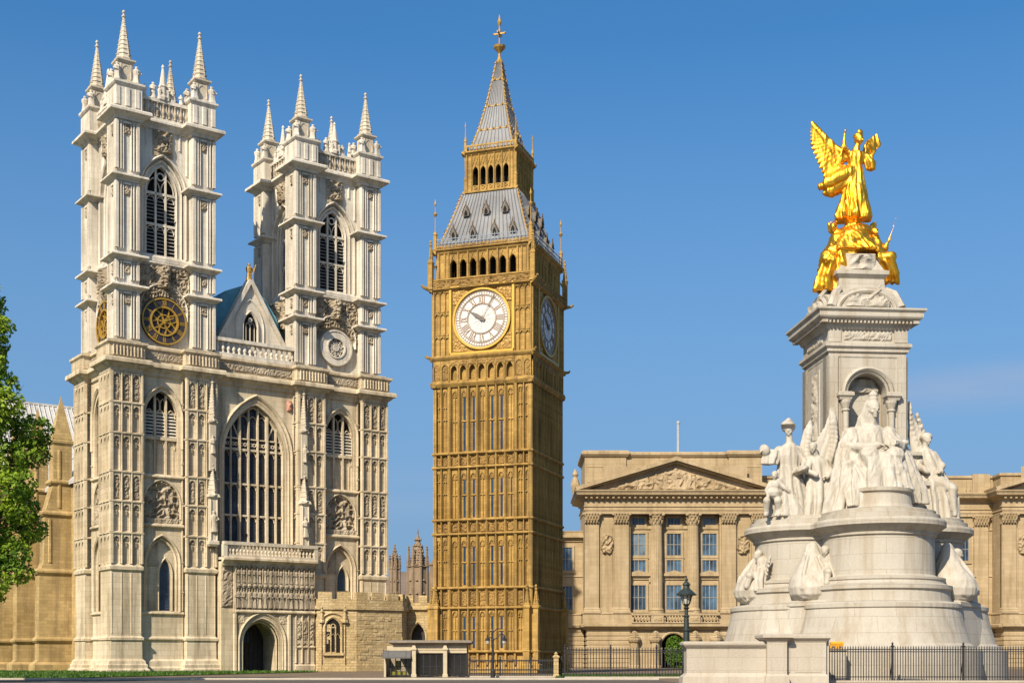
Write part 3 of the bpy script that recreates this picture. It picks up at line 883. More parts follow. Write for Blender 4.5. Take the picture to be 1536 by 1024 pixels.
def stone_dial(T, k):
    a = MB(); a.M = frame(T, 90 * k); W = -5.25 + 1.1; zc = 35.3
    ring(a, 0, zc, 1.05, 1.9, W - .42, W, 48); ring(a, 0, zc, 1.0, 1.16, W - .52, W, 48); ring(a, 0, zc, 1.78, 1.96, W - .5, W, 48)
    d = a.build('dial_ring', 'abbey_up', abbey)
    b = MB(); b.M = a.M; disc(b, 0, zc, 1.1, W - .1); b.build('pane', 'dial_dark', d)
    c = MB(); c.M = a.M
    for i in range(10):
        t = 2 * PI * i / 10
        bar2(c, (.2 * math.cos(t), zc + .2 * math.sin(t)), (1.08 * math.cos(t + .25), zc + 1.08 * math.sin(t + .25)), .1, W - .34, W - .14)
        ring(c, .68 * math.cos(t + .4), zc + .68 * math.sin(t + .4), .12, .2, W - .32, W - .14, 8)
    disc(c, 0, zc, .3, W - .4, 12); ring(c, 0, zc, .25, .38, W - .42, W - .12, 14)
    c.build('tracery', 'abbey_up', d)
stone_dial(Matrix.Translation((25.45, .45 + 5.25, 0)), 0)

# --- the middle: great window, gable, balustrade
a = MB(); a.cur = 1
W = 1.0; tcn_ = 15.85
wall_arch(a, 11.0, 20.4, 11.0, 30.3, W, 1.0, tcn_, 3.5, 13.35, 22.6, 5.4, 14)
for s_ in (-1, 1):
    for q_ in (4.33, 4.58):
        rib(a, tcn_ + s_ * q_ - .08, tcn_ + s_ * q_ + .08, W, .2, 13.4, 29.4, .04)
        for z_ in (16.3, 19.6, 23.4, 26.4): box(a, tcn_ + s_ * q_ - .12, tcn_ + s_ * q_ + .12, W - .24, W, z_, z_ + .14)
for (th, hf, rs, wa, wb) in ((.28, 3.98, 6.15, W - .35, W + .04), (.26, 3.68, 5.7, W - .12, W + .1), (.24, 3.5, 5.4, W + .12, W + .4)):
    arch_mould(a, tcn_, hf, 13.35, 22.6, rs, th, wa, wb, 14)
arch_mould(a, tcn_, 3.3, 13.35, 22.6, 5.1, .2, W + .5, W + .8, 14)
mould_run(a, 11.0, 20.4, W, corn(30.8, 1.2, .85))
box(a, 11.0, 20.4, W - .1, W + .8, 30.9, 32.5)
mould_run(a, 11.0, 20.4, W - .1, [(0, 32.1), (.3, 32.25), (.3, 32.5), (0, 32.65)])
a.cur = 2; carved(a, 11.1, 20.3, 31.15, 31.95, W - .12, .16, 2.0, .13, 61)
a.cur = 0
box(a, 11.2, 20.2, 1.0, 6, 32.4, 32.7)
wall = a.build('west_wall', ASL, abbey)
a = MB()
box(a, 11.2, 20.3, W - .25, W + .35, 32.6, 33.0); box(a, 11.2, 20.6, W - .35, W + .45, 34.15, 34.5)
for j in range(15):
    u = 11.6 + 8.5 * j / 14
    baluster(a, u, W + .05, 33.0, 34.15, .2)
a.build('balustrade', 'abbey_up', abbey)
a = MB()
prism(a, [(12.0, 32.6), (20.6, 32.6), (20.6, 34.0), (16.1, 41.3), (12.0, 34.0)], 3.0, 3.7)
bar2(a, (11.9, 33.7), (16.1, 41.5), .4, 2.6, 3.9); bar2(a, (20.75, 33.7), (16.1, 41.5), .4, 2.6, 3.9)
arch_mould(a, 16.1, .75, 34.6, 36.6, 1.5, .2, 2.7, 3.0); arch_mould(a, 16.1, 1.5, 34.6, 36.4, 3.0, .16, 2.85, 3.0)
for u in (15.85, 16.35): arch_mould(a, u, .2, 34.8, 36.6, .4, .06, 2.85, 3.0, 4)
ring(a, 16.1, 37.3, .12, .24, 2.85, 3.0, 12)
gab = a.build('gable', 'abbey_up', abbey)
a = MB(); arch_fill(a, 16.1, .72, 34.6, 36.6, 1.45, 2.98); a.build('window', 'void', gab)
a = MB(); figurine(a, 16.1, 3.2, 41.5, 1.9, 5, 1.1); tube(a, [(16.45, 3.0, 42.2), (16.75, 2.9, 43.3)], .06); a.build('finial', 'gilt_dull', gab)
# main roof behind the gable
a = MB()
pts = [(11.2, 33.0), (11.3, 35.5), (12.1, 38.2), (13.6, 40.2), (15.85, 41.2), (18.1, 40.2), (19.6, 38.2), (20.4, 35.5), (20.5, 33.0)]
for p, q in zip(pts[:-1], pts[1:]):
    a.add([(p[0], 3.8, p[1]), (q[0], 3.8, q[1]), (q[0], 45, q[1]), (p[0], 45, p[1])], [(0, 1, 2, 3)])
a.add([(u, 3.82, z) for u, z in pts], [tuple(range(len(pts)))])
a.build('nave_roof', 'teal', abbey)
# red carved shield high on the wall
a = MB()
carved(a, 19.4, 20.0, 27.7, 28.8, W - .02, .3, 1.6, .08, 3, lambda u, z: max(0, 1 - ((u - 19.7) / .35) ** 2 - ((z - 28.25) / .8) ** 4), .5)
a.build('shield', 'red', abbey)

# great window glass and tracery
a = MB(); Wg = W + .75
arch_fill(a, tcn_, 3.5, 13.3, 22.6, 5.4, Wg + .2, 14)
gw = a.build('window', 'dark_glass', abbey)
gw['label'] = 'great west window'
a = MB()
us = [-2.55, -1.58, -.55, .5, 1.55, 2.6]
for i, u in enumerate(us):
    t = .12 if i in (1, 4) else .075
    box(a, tcn_ + u - t, tcn_ + u + t, Wg - .18 - t, Wg + .1, 13.35, arch_h(tcn_, 3.5, 22.6, 5.4, tcn_ + u))
for z, t in ((16.35, .1), (19.65, .1), (23.25, .12), (24.4, .07)):
    hw = 3.5 if z < 22.6 else 3.5
    lim = [u for u in range(0, 351) if arch_h(tcn_, 3.5, 22.6, 5.4, tcn_ + u / 100) > z]
    hw = (max(lim) / 100) if lim else 0
    box(a, tcn_ - hw, tcn_ + hw, Wg - .15, Wg + .1, z - t, z + t)
ed = [-3.5] + us + [3.5]
for p, q in zip(ed[:-1], ed[1:]):
    uc = tcn_ + (p + q) / 2; hf = (q - p) / 2 - .1
    for z in (15.75, 19.05, 22.55): arch_mould(a, uc, hf - .06, z, z + .02, .5, .07, Wg - .08, Wg + .08, 4)
    if abs((p + q) / 2) < 3.2:
        for s in (-1, 1): ring(a, uc + s * hf * .45, 23.82, hf * .28, hf * .5, Wg - .08, Wg + .08, 10)
bar2(a, (tcn_ - 1.6, 24.4), (tcn_ - 2.5, 26.4), .12, Wg - .1, Wg + .08); bar2(a, (tcn_ + 1.6, 24.4), (tcn_ + 2.5, 26.4), .12, Wg - .1, Wg + .08)
bar2(a, (tcn_ - 3.3, 24.4), (tcn_ - 2.6, 25.6), .1, Wg - .1, Wg + .08); bar2(a, (tcn_ + 3.3, 24.4), (tcn_ + 2.6, 25.6), .1, Wg - .1, Wg + .08)
for u in (-1.05, 0, 1.02): arch_mould(a, tcn_ + u, .42, 26.0, 26.2, .6, .08, Wg - .08, Wg + .08, 5)
a.build('tracery', 'abbey_low', gw)
a = MB()
z = 13.6
while z < 27.6:
    lim = [u for u in range(0, 351, 5) if arch_h(tcn_, 3.5, 22.6, 5.4, tcn_ + u / 100) > z + .06]
    hw = max(lim) / 100 if lim else 0
    if hw: box(a, tcn_ - hw, tcn_ + hw, Wg + .12, Wg + .19, z, z + .045)
    z += .27
a.build('glazing_bar', 'iron', gw)

# --- west porch with balcony, statue rows and deep doorway
a = MB(); a.cur = 1
p0, p1, wp = 11.3, 21.7, -1.0
dc = 15.65
wall_arch(a, 12.6, 19.4, 0, 6.1, wp, 4.3, dc, 2.15, 0, 3.0, 2.5, 12)
box(a, p0, 12.6, wp + .45, 1.2, 0, 11.3)
box(a, 19.4, p1, wp + .02, 1.2, 0, 6.1)
box(a, 12.6, p1, wp + .15, 1.2, 6.1, 11.3)
for (th, hf, rs, wa, wb) in ((.24, 2.5, 2.95, wp - .22, wp + .05), (.2, 2.25, 2.65, wp - .06, wp + .12), (.16, 2.0, 2.3, wp + .2, wp + .4), (.14, 1.86, 2.1, wp + .55, wp + .8)):
    arch_mould(a, dc, hf, 0, 3.0, rs, th, wa, wb, 12)
for s in (-1, 1):
    u = dc + s * 3.05; rib(a, u - .2, u + .2, wp, .2, 0, 6.0, .08)
    carved(a, *sorted((dc + s * 1.9, dc + s * 2.8)), 4.9, 5.9, wp - .01, .1, 1.8, .12, 6)
mould_run(a, 12.6, p1, wp, string(6.25, .3, .4))
for j in range(3):
    u = 19.5 + j * .72
    rib(a, u - .09, u + .09, wp + .02, .16, .9, 6.0)
    if j < 3:
        arch_head(a, u + .09, u + .63, 4.6, 5.4, wp + .02, .1); arch_head(a, u + .09, u + .63, 2.6, 3.3, wp + .02, .1)
        a.cur = 2; carved(a, u + .1, u + .62, 3.3, 5.4, wp + .01, .25, 1.9, .1, 70 + j); a.cur = 1
mould_run(a, 19.4, p1, wp, string(2.6, .14, .25)); mould_run(a, 19.4, p1, wp + .02, [(.2, 0), (.2, .6), (.0, .8)])
mould_run(a, p0 - .1, p1 + .1, wp + .1, corn(11.75, .9, .75))
a.cur = 2
wn = wp + .15
n = 15
for j in range(n + 1):
    u = 12.7 + (p1 - 12.75) * j / n
    rib(a, u - .07, u + .07, wn, .3, 6.4, 10.9, .05)
    if j < n:
        uc = u + (p1 - 12.75) / n / 2
        figurine(a, uc, wn - .12, 6.55, 2.05, j + 3, .95)
        arch_head(a, u + .07, u + .53, 8.5, 9.0, wn, .3)
        figurine(a, uc, wn - .1, 9.15, 1.6, j + 40, 1.0)
        lathe(a, uc, wn - .2, [(.12, 8.6), (.26, 8.85), (.18, 9.05), (.2, 9.1)], 6)
        lathe(a, uc, wn - .16, [(.08, 10.6), (.24, 10.8), (.2, 11.0)], 6)
carved(a, 12.65, p1, 8.85, 9.2, wn - .15, .2, 2.4, .1, 81)
carved(a, p0, 12.6, 6.6, 11.0, wp + .44, .22, 1.3, .13, 82)
a.cur = 1
porch = a.build('porch', ASL, abbey)
a = MB()
box(a, p0, p1, wp - .45, wp - .1, 11.75, 12.0); box(a, p0 - .1, p1 + .1, wp - .6, wp, 12.95, 13.3)
for j in range(26):
    u = p0 + .25 + (p1 - p0 - .5) * j / 25
    baluster(a, u, wp - .28, 12.0, 12.95, .15)
for u in (p0 + .05, p1 - .05): box(a, u - .22, u + .22, wp - .55, wp - .05, 11.75, 13.0)
box(a, p1 - .3, p1, wp - .1, 1.0, 11.7, 13.2)
box(a, p0, p1, wp - .1, 1.1, 11.5, 11.75)
a.build('balcony', 'abbey_carve2', porch)
a = MB(); arch_fill(a, dc, 2.15, 0, 3.0, 2.5, wp + 4.28, 12)
for j in range(9): rib(a, dc - 2.0 + j * .5 - .04, dc - 2.0 + j * .5 + .04, wp + 4.28, .06, 0, 4.6)
box(a, dc - 2.1, dc + 2.1, wp + 4.18, wp + 4.27, 2.75, 2.95); box(a, dc - .05, dc + .05, wp + 4.15, wp + 4.27, 0, 5)
door = a.build('door', 'wood', porch)
a = MB()
for z in (3.1, 3.5, 3.9):
    for j in range(4): box(a, dc - .9 + j * .35, dc - .9 + j * .35 + .27, wp + 4.12, wp + 4.17, z, z + .3)
a.build('window', 'blue_glass', porch)

# canopied niches on the two inner buttresses
a = MB()
for u in (10.55, 20.9):
    rect_loft(a, u - .42, u + .42, -.5, .1, [(0, 12.8), (.12, 13.0), (.12, 13.3), (0, 13.4), (0, 17.6), (.2, 17.8), (.1, 18.1)])
    for s in (-1, 1): rib(a, u + s * .34 - .08, u + s * .34 + .08, -.5, .1, 13.4, 17.5)
    figurine(a, u, -.55, 14.2, 2.2, 8 + int(u), .9)
    spire(a, u, -.2, .5, 17.9, 21.0, 6, 5)
    rect_loft(a, u - .32, u + .32, -.3, .1, [(0, 20.5), (0, 25.2), (.15, 25.4), (.05, 25.6)])
    figurine(a, u, -.35, 22.2, 1.9, 18 + int(u), .8)
    spire(a, u, -.1, .4, 25.5, 30.0, 6, 6)
a.build('canopy', 'abbey_carve2', abbey)

# --- the nave side: aisle, stepped buttresses, transept with its lead roof
a = MB()
box(a, 1.2, 30.2, 11.0, 46, 0, 20.5)
box(a, 10.5, 21.2, 11.0, 46, 20, 33)
box(a, -7.0, 10.6, 34, 46, 0, 24)
mould_run(a, -9, 9, 0, [(0, 0), (0, .01)])
nv = a.build('nave', 'nave', abbey)
a = MB()
a.add([(.8, 11.2, 20.4), (10.5, 11.2, 30), (10.5, 34.2, 30), (.8, 34.2, 20.4), (.8, 11.2, 20.0), (.8, 34.2, 20.0)], [(0, 1, 2, 3), (0, 3, 5, 4)])
a.add([(-7.6, 33.2, 23.6), (11, 33.2, 23.6), (11, 40, 32.8), (-7.6, 40, 32.8), (-7.6, 46.8, 23.6), (11, 46.8, 23.6)], [(0, 1, 2, 3), (3, 2, 5, 4), (0, 3, 4), (0, 1, 5, 4)])
for j in range(32):
    u = -7.4 + j * .58
    a.add([(u - .06, 33.2, 23.62), (u + .06, 33.2, 23.62), (u + .06, 40, 32.9), (u - .06, 40, 32.9), (u, 33.15, 23.78), (u, 39.95, 33.03)], [(0, 4, 5, 3), (4, 1, 2, 5), (0, 1, 4)])
box(a, -7.6, 11, 39.85, 40.15, 32.75, 33.0)
a.build('lead_roof', 'lead', nv)
a = MB(); tube(a, [(.2, 40, 33), (.2, 40, 34.3)], .05); lathe(a, .2, 40, [(.02, 34.2), (.2, 34.5), (.15, 34.8), (.02, 35.1)], 8); a.build('finial', 'red', nv)
def nave_buttress(w0):
    a = MB()
    pl = [(-2.6, 0), (-2.6, .9), (-2.25, 1.2), (-2.2, 10.5), (-1.75, 11.6), (-1.65, 16.6), (-.75, 19.9), (-.7, 24.4), (1.25, 24.4), (1.25, 0)]
    prism(a, pl, w0, w0 + 1.5)
    for (z, u) in ((3.35, -2.35), (10.6, -2.36), (16.8, -1.8), (20.2, -.95)):
        rect_loft(a, u, 1.25, w0 - .08, w0 + 1.58, [(0, z - .3), (.16, z - .1), (.16, z + .08), (-.1, z + .35)])
    rect_loft(a, -2.5, 1.25, w0 - .1, w0 + 1.6, [(.3, 0), (.3, .7), (0, 1.0)])
    rect_loft(a, -.7, 1.25, w0, w0 + 1.5, [(.0, 24.2), (.18, 24.4), (.18, 24.65), (0, 24.8)])
    cx, cy = .28, w0 + .75
    a.add([(-.75, w0 - .05, 24.8), (1.3, w0 - .05, 24.8), (1.3, w0 + 1.55, 24.8), (-.75, w0 + 1.55, 24.8), (cx, cy, 29.6)], [(0, 1, 4), (1, 2, 4), (2, 3, 4), (3, 0, 4), (3, 2, 1, 0)])
    rib(a, -.3, .1, w0, .12, 17.5, 23.6); rib(a, -1.3, -.9, w0, .1, 11.6, 16.2)
    return a.build('buttress', 'nave', nv)
for w0 in (15.6, 24.0, 32.2): nave_buttress(w0)
# ------------------------------------------------------------ the clock tower
ct = thing('clock_tower', 'tall golden gothic clock tower with white clock faces and a grey pointed roof', 'clock tower', (-1.19, 126.12, 0.378), R(-19))
ct.scale = (.709, .709, .709)
BH = 6.8
BSL = ['bb', 'bb_carve', 'void']
NB = 7; BX0, BX1 = -4.45, 4.45; BW = (BX1 - BX0) / NB
BTIER = [(2.6, 7.75), (10.75, 17.25), (19.5, 25.95), (28.1, 36.6)]
BBAND = [(8.1, 10.3), (17.7, 19.1), (26.3, 27.7)]
WINB = (1, 2, 4, 5)

def bb_panel(mb, a, c, w, z0, z1, seed, deep=.2, mid=True, carve_h=.9):
    """one gothic panel between ribs: inner mouldings, cusped head and a thin middle rib"""
    rib(mb, a, a + .1, w, .22, z0, z1, .03); rib(mb, c - .1, c, w, .22, z0, z1, .03)
    arch_head(mb, a + .09, c - .09, z1 - carve_h, z1, w, .26, 4)
    if mid: rib(mb, (a + c) / 2 - .07, (a + c) / 2 + .07, w, .18, z0, z1 - carve_h * .6, .03)
    k = mb.cur; mb.cur = 1
    carved(mb, a + .09, c - .09, z1 - carve_h * 1.3, z1 - .12, w - .01, .2, 2.4, .12, seed)
    mb.cur = k

def bb_face(mb, k, T):
    mb.M = frame(T, 90 * k); mb.cur = 0
    F = -BH + .5
    # corner turrets: two panels each
    for s in (-1, 1):
        for (z0, z1) in BTIER + BBAND:
            for (p, q, pp) in ((0, .34, .5), (1.0, 1.3, .48), (1.98, 2.35, .5)):
                x0, x1 = sorted((s * (BH - p), s * (BH - q)))
                rib(mb, x0, x1, F, pp, z0 - .25, z1 + .25, .1)
            for (p, q) in ((.34, 1.0), (1.3, 1.98)):
                x0, x1 = sorted((s * (BH - p), s * (BH - q)))
                if z1 - z0 > 3:
                    bb_panel(mb, x0, x1, F, z0, z1, int(z0) + k * 7 + int(p * 3))
                    zm = (z0 + z1) / 2
                    box(mb, x0, x1, F - .24, F, zm - .05, zm + .05); box(mb, x0, x1, F - .2, F, zm + 1.55, zm + 1.64)
                else:
                    mb.cur = 1; carved(mb, x0, x1, z0, z1, F - .02, .22, 1.9, .13, int(z0) + k * 5); mb.cur = 0
    # seven bays
    for i in range(NB + 1):
        u = BX0 + i * BW
        rib(mb, u - .2, u + .2, F, .42, .6, 36.6, .08)
        rib(mb, u - .08, u + .08, F - .4, .18, 2.6, 36.6, .03)
    for i in range(NB):
        a = BX0 + i * BW + .2; c = BX0 + (i + 1) * BW - .2
        for t, (z0, z1) in enumerate(BTIER):
            wn = i in WINB
            bb_panel(mb, a, c, F, z0, z1, i + t * 11 + k, mid=not wn, carve_h=1.15 if t else .8)
            zm = z0 + (z1 - z0) * .47
            box(mb, a, c, F - .15, F, zm - .07, zm + .07)
            if not wn:
                pass
        for (z0, z1) in BBAND:
            mb.cur = 1; carved(mb, a, c, z0, z1, F - .02, .24, 1.9, .12, i + int(z0)); mb.cur = 0
            arch_head(mb, a, c, z1 - .6, z1, F, .24, 4)
    # base plinth and strings
    box(mb, -BH, BH, F - .05, F + .3, 0, .7)
    for i in range(NB):
        a = BX0 + i * BW + .2; c = a + BW - .4
        mb.cur = 1; carved(mb, a, c, .9, 2.1, F - .02, .2, 2.2, .13, i + 90); mb.cur = 0
    for z in (2.3, 7.92, 10.5, 17.47, 19.3, 26.1, 27.9):
        mould_run(mb, -BH - .06, BH + .06, F, [(.5, z - .2), (.66, z - .07), (.66, z + .06), (.5, z + .17)])
    # arcaded band below the dial
    mould_run(mb, -BH - .25, BH + .25, F, [(.5, 36.5), (.69, 36.75), (.8, 36.95), (.8, 37.05), (.5, 37.3)])
    for i in range(NB):
        a = BX0 + i * BW; c = a + BW
        wall_arch(mb, a, c, 37.2, 39.9, -BH - .12, .55, (a + c) / 2, .42, 37.35, 38.6, .7, 5)
        mb.cur = 1
        carved(mb, a + .05, c - .05, 39.2, 39.95, -BH - .13, .16, 2.2, .12, i + 31); mb.cur = 0
        lathe(mb, a, -BH - .16, [(.13, 37.2), (.1, 37.4), (.1, 38.9), (.17, 39.1), (.1, 39.4)], 6)
    for s in (-1, 1):
        for (p, q) in ((.2, 1.05), (1.3, 2.2)):
            x0, x1 = sorted((s * (BH - p), s * (BH - q)))
            wall_arch(mb, x0 - .1, x1 + .1, 37.2, 39.9, -BH - .1, .25, (x0 + x1) / 2, (x1 - x0) / 2, 37.4, 38.9, .55, 4)
            mb.cur = 1; carved(mb, x0, x1, 37.4, 39.5, -BH + .12, .2, 1.9, .13, 55 + k); mb.cur = 0
    box(mb, -BH - .05, BH + .05, -BH - .1, -BH + .3, 39.9, 40.2)
    mould_run(mb, -BH - .3, BH + .3, -BH - .1, [(0, 39.9), (.2, 40.1), (.34, 40.3), (.34, 40.42), (0, 40.6)])
    # clock stage corner piers
    for s in (-1, 1):
        for (p, q, pp) in ((-.05, .35, .3), (.85, 1.1, .26), (1.6, 1.85, .26), (2.2, 2.5, .3)):
            x0, x1 = sorted((s * (BH - p), s * (BH - q)))
            rib(mb, x0, x1, -BH + .16, pp, 40.5, 49.2, .1)
        for (p, q) in ((.35, .85), (1.1, 1.6), (1.85, 2.2)):
            x0, x1 = sorted((s * (BH - p), s * (BH - q)))
            for z0, z1 in ((40.6, 43.2), (43.4, 46.2), (46.4, 49.1)):
                arch_head(mb, x0, x1, z1 - .5, z1, -BH + .16, .2, 4); box(mb, x0, x1, -BH, -BH + .2, z0 - .12, z0 + .05)
    # carved band above
    mb.cur = 1
    carved(mb, -BH - .02, BH + .02, 49.3, 50.35, -BH - .02, .3, 1.5, .13, 41 + k)
    mb.cur = 0
    mould_run(mb, -BH - .45, BH + .45, -BH + .1, [(.1, 48.9), (.35, 49.1), (.5, 49.2), (.5, 49.32), (.1, 49.4)])
    mould_run(mb, -BH - .1, BH + .1, -BH + .15, [(.1, 50.3), (.3, 50.42), (.3, 50.55), (-.2, 50.7)])
    # belfry arcade: open arches into a dark chamber
    G = -6.35
    n7 = 7; x0 = -4.75; bw = 9.5 / n7
    for i in range(n7):
        a = x0 + i * bw; c = a + bw
        wall_arch(mb, a, c, 50.5, 54.0, G, .5, (a + c) / 2, .46, 50.75, 52.4, .8, 6)
        rib(mb, a - .14, a + .14, G, .22, 50.6, 54.0, .07)
        arch_mould(mb, (a + c) / 2, .46, 50.75, 52.3, .75, .1, G - .12, G + .02, 6)
        for s in (-1, 1): bar2(mb, ((a + c) / 2 + s * .45, 52.6), ((a + c) / 2, 53.85), .09, G - .1, G)
    rib(mb, -x0 - .14, -x0 + .14, G, .22, 50.6, 54.0, .07)
    for s in (-1, 1):
        u0, u1 = sorted((s * 4.75, s * 6.35))
        box(mb, u0, u1, G, G + .5, 50.5, 54.0)
        rib(mb, *sorted((s * 6.35, s * 5.95)), G, .2, 50.6, 54.0, .08); rib(mb, *sorted((s * 5.15, s * 5.45)), G, .16, 50.6, 54.0, .08)
    mould_run(mb, -6.9, 6.9, G, [(0, 53.8), (.25, 54.05), (.3, 54.2), (.55, 54.35), (.55, 54.5), (.1, 54.6)])
    mb.cur = 1; carved(mb, -6.4, 6.4, 54.5, 55.0, G - .3, .2, 1.8, .14, 43 + k); mb.cur = 0
    # lantern
    Lh = 3.45; n5 = 5; lw = 5.3 / n5
    for i in range(n5):
        a = -2.65 + i * lw; c = a + lw; uc = (a + c) / 2
        wall_arch(mb, a, c, 62.9, 67.6, -Lh, .4, uc, .38, 63.5, 65.3, .7, 6)
        rib(mb, a - .1, a + .1, -Lh, .18, 62.9, 67.6, .05)
        for s in (-1, 1): bar2(mb, (uc + s * .4, 66.2), (uc, 67.4), .09, -Lh - .1, -Lh); bar2(mb, (uc, 66.2), (uc + s * .38, 67.2), .08, -Lh - .08, -Lh)
        ring(mb, uc, 63.25, .14, .26, -Lh - .1, -Lh, 8)
    rib(mb, 2.55, 2.75, -Lh, .18, 62.9, 67.6, .05)
    for s in (-1, 1):
        u0, u1 = sorted((s * 2.65, s * Lh)); box(mb, u0, u1, -Lh, -Lh + .4, 62.5, 67.6)
        rib(mb, *sorted((s * Lh, s * (Lh - .25))), -Lh, .18, 62.7, 67.6, .06)
    mould_run(mb, -Lh - .5, Lh + .5, -Lh, [(0, 67.4), (.2, 67.6), (.45, 67.8), (.45, 67.95), (0, 68.1)])
    mould_run(mb, -Lh - .4, Lh + .4, -Lh, [(0, 62.3), (.35, 62.5), (.35, 62.7), (0, 62.9)])
    for j in range(15):
        u = -3.3 + 6.6 * j / 14; box(mb, u - .06, u + .06, -Lh - .2, -Lh - .1, 68.0, 68.75)
    box(mb, -Lh - .2, Lh + .2, -Lh - .22, -Lh - .08, 68.6, 68.8)

a = MB()
T = Matrix.Identity(4)
box(a, -BH + .5, BH - .5, -BH + .5, BH - .5, -.6, 40.3)
rect_loft(a, -BH - .3, BH + .3, -BH - .3, BH + .3, [(.7, -.6), (.7, -.1), (.3, -.05), (.3, .1), (0, .2)])
box(a, -BH + .16, BH - .16, -BH + .16, BH - .16, 40.2, 50.5)
box(a, -6.3, 6.3, -6.3, 6.3, 53.95, 54.5)
box(a, -3.6, 3.6, -3.6, 3.6, 62.2, 62.6); box(a, -3.4, 3.4, -3.4, 3.4, 67.5, 68.2)
for k in range(4): bb_face(a, k, T)
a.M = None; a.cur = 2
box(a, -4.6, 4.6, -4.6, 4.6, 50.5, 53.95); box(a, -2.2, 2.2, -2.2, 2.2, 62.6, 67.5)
a.cur = 0
# low corner buttresses with little pinnacles
for sx in (-1, 1):
    for sy in (-1, 1):
        for (ux, uy) in ((sx * (BH + .35), sy * (BH - .55)), (sx * (BH - .55), sy * (BH + .35))):
            rect_loft(a, ux - .42, ux + .42, uy - .42, uy + .42, [(.2, 0), (.2, .6), (0, .8), (0, 2.2), (.1, 2.3), (0, 2.5), (0, 7.7), (.14, 7.85), (.14, 8.05), (-.05, 8.2)])
            spire(a, ux, uy, .36, 8.2, 10.4, 6, 4)
shaft = a.build('tower_body', BSL, ct)

# slit windows: one mesh for every window of a tier, shared by its copies
def bb_window(k, i, t):
    z0, z1 = BTIER[t]
    a = BX0 + i * BW + .2; c = a + BW - .4; uc = (a + c) / 2
    zm = z0 + (z1 - z0) * .47; top = z1 - (1.35 if t else 1.0)
    m = MB(); m.M = frame(T, 90 * k); F = -BH + .5
    hw = .16
    for (p, q) in ((z0 + .15, zm - .14), (zm + .14, top)):
        m.add([(uc - hw, F - .035, p), (uc + hw, F - .035, p), (uc + hw, F - .035, q), (uc - hw, F - .035, q)], [(0, 1, 2, 3)])
    o = m.build('window', 'slit_glass', shaft)
for k in (0, 1, 2, 3):
    for t in range(4):
        for i in (WINB if t != 2 else WINB + (6,)):
            if k == 0 or t > 0: bb_window(k, i, t)

# clock faces
def clock_face(k):
    Md = frame(T, 90 * k); Wd = -BH + .16; zc = 45.05
    a = MB(); a.M = Md
    disc(a, 0, zc, 3.75, Wd - .12, 64)
    d = a.build('clock_dial', 'dial_white', ct)
    f = MB(); f.M = Md
    S = 4.3
    for (p, q) in (((-S, zc - S), (S, zc - S)), ((-S, zc + S), (S, zc + S))): bar2(f, p, q, .3, Wd - .34, Wd)
    for s in (-1, 1): bar2(f, (s * (S - .0), zc - S + .15), (s * (S - .0), zc + S - .15), .3, Wd - .34, Wd)
    ring(f, 0, zc, 3.72, 3.95, Wd - .36, Wd, 64); ring(f, 0, zc, 3.66, 3.78, Wd - .26, Wd, 64)
    def mk(u, z): return 1.0 if u * u + (z - zc) ** 2 > 4.0 ** 2 else 0.0
    for su in (-1, 1):
        for sz in (-1, 1):
            f2 = MB(); f2.M = Md; carved(f2, *sorted((su * 2.0, su * 4.1)), *sorted((zc + sz * 2.0, zc + sz * 4.1)), Wd - .02, .2, 1.9, .1, 3 + su + sz, mk, .05); f2.build('spandrel', 'gilt_dull', d)
    f.build('frame', 'gilt', d)
    b = MB(); b.M = Md
    for (r0, r1) in ((3.48, 3.55), (3.05, 3.13), (2.93, 2.97), (1.93, 2.03), (1.82, 1.86)): ring(b, 0, zc, r0, r1, Wd - .17, Wd - .1, 64)
    for i in range(60):
        t = 2 * PI * i / 60; c, s = math.cos(t), math.sin(t)
        bar2(b, (3.1 * c, zc + 3.1 * s), (3.5 * c, zc + 3.5 * s), .055 if i % 5 else .12, Wd - .16, Wd - .1)
    numerals(b, 0, zc, 2.05, 2.9, Wd - .165, Wd - .1, ['XII', 'I', 'II', 'III', 'IIII', 'V', 'VI', 'VII', 'VIII', 'IX', 'X', 'XI'], .115)
    for i in range(24):
        t = 2 * PI * i / 24 + .05; c, s = math.cos(t), math.sin(t)
        t2 = t + .22 * (1 if i % 2 else -1)
        bar2(b, (.35 * c, zc + .35 * s), (1.85 * math.cos(t2), zc + 1.85 * math.sin(t2)), .016, Wd - .135, Wd - .1)
    b.build('dial_marking', 'dial_line', d)
    h = MB(); h.M = Md
    t = PI / 2 - 2 * PI * 10.08 / 12; c, s = math.cos(t), math.sin(t)
    prism(h, [(-s * .2 - c * .5, zc + c * .2 - s * .5), (s * .2 - c * .5, zc - c * .2 - s * .5), (s * .24 + c * .9, zc - c * .24 + s * .9), (c * 1.95, zc + s * 1.95), (-s * .24 + c * .9, zc + c * .24 + s * .9)], Wd - .3, Wd - .22)
    ring(h, 0, zc, .02, .3, Wd - .33, Wd - .12, 16)
    h.build('hour_hand', 'hand', d)
    h = MB(); h.M = Md
    t = PI / 2 - 2 * PI * 5.2 / 60; c, s = math.cos(t), math.sin(t)
    for q in (-.1, .1): bar2(h, (c * 1.9 - s * q, zc + s * 1.9 + c * q), (c * 3.45 - s * q * .6, zc + s * 3.45 + c * q * .6), .05, Wd - .38, Wd - .33)
    bar2(h, (-c * .3, zc - s * .3), (c * 1.95, zc + s * 1.95), .035, Wd - .375, Wd - .33); bar2(h, (c * 1.9 + s * .12, zc + s * 1.9 - c * .12), (c * 1.9 - s * .12, zc + s * 1.9 + c * .12), .05, Wd - .379, Wd - .331)
    h.build('minute_hand', 'dial_line', d)
for k in range(4): clock_face(k)

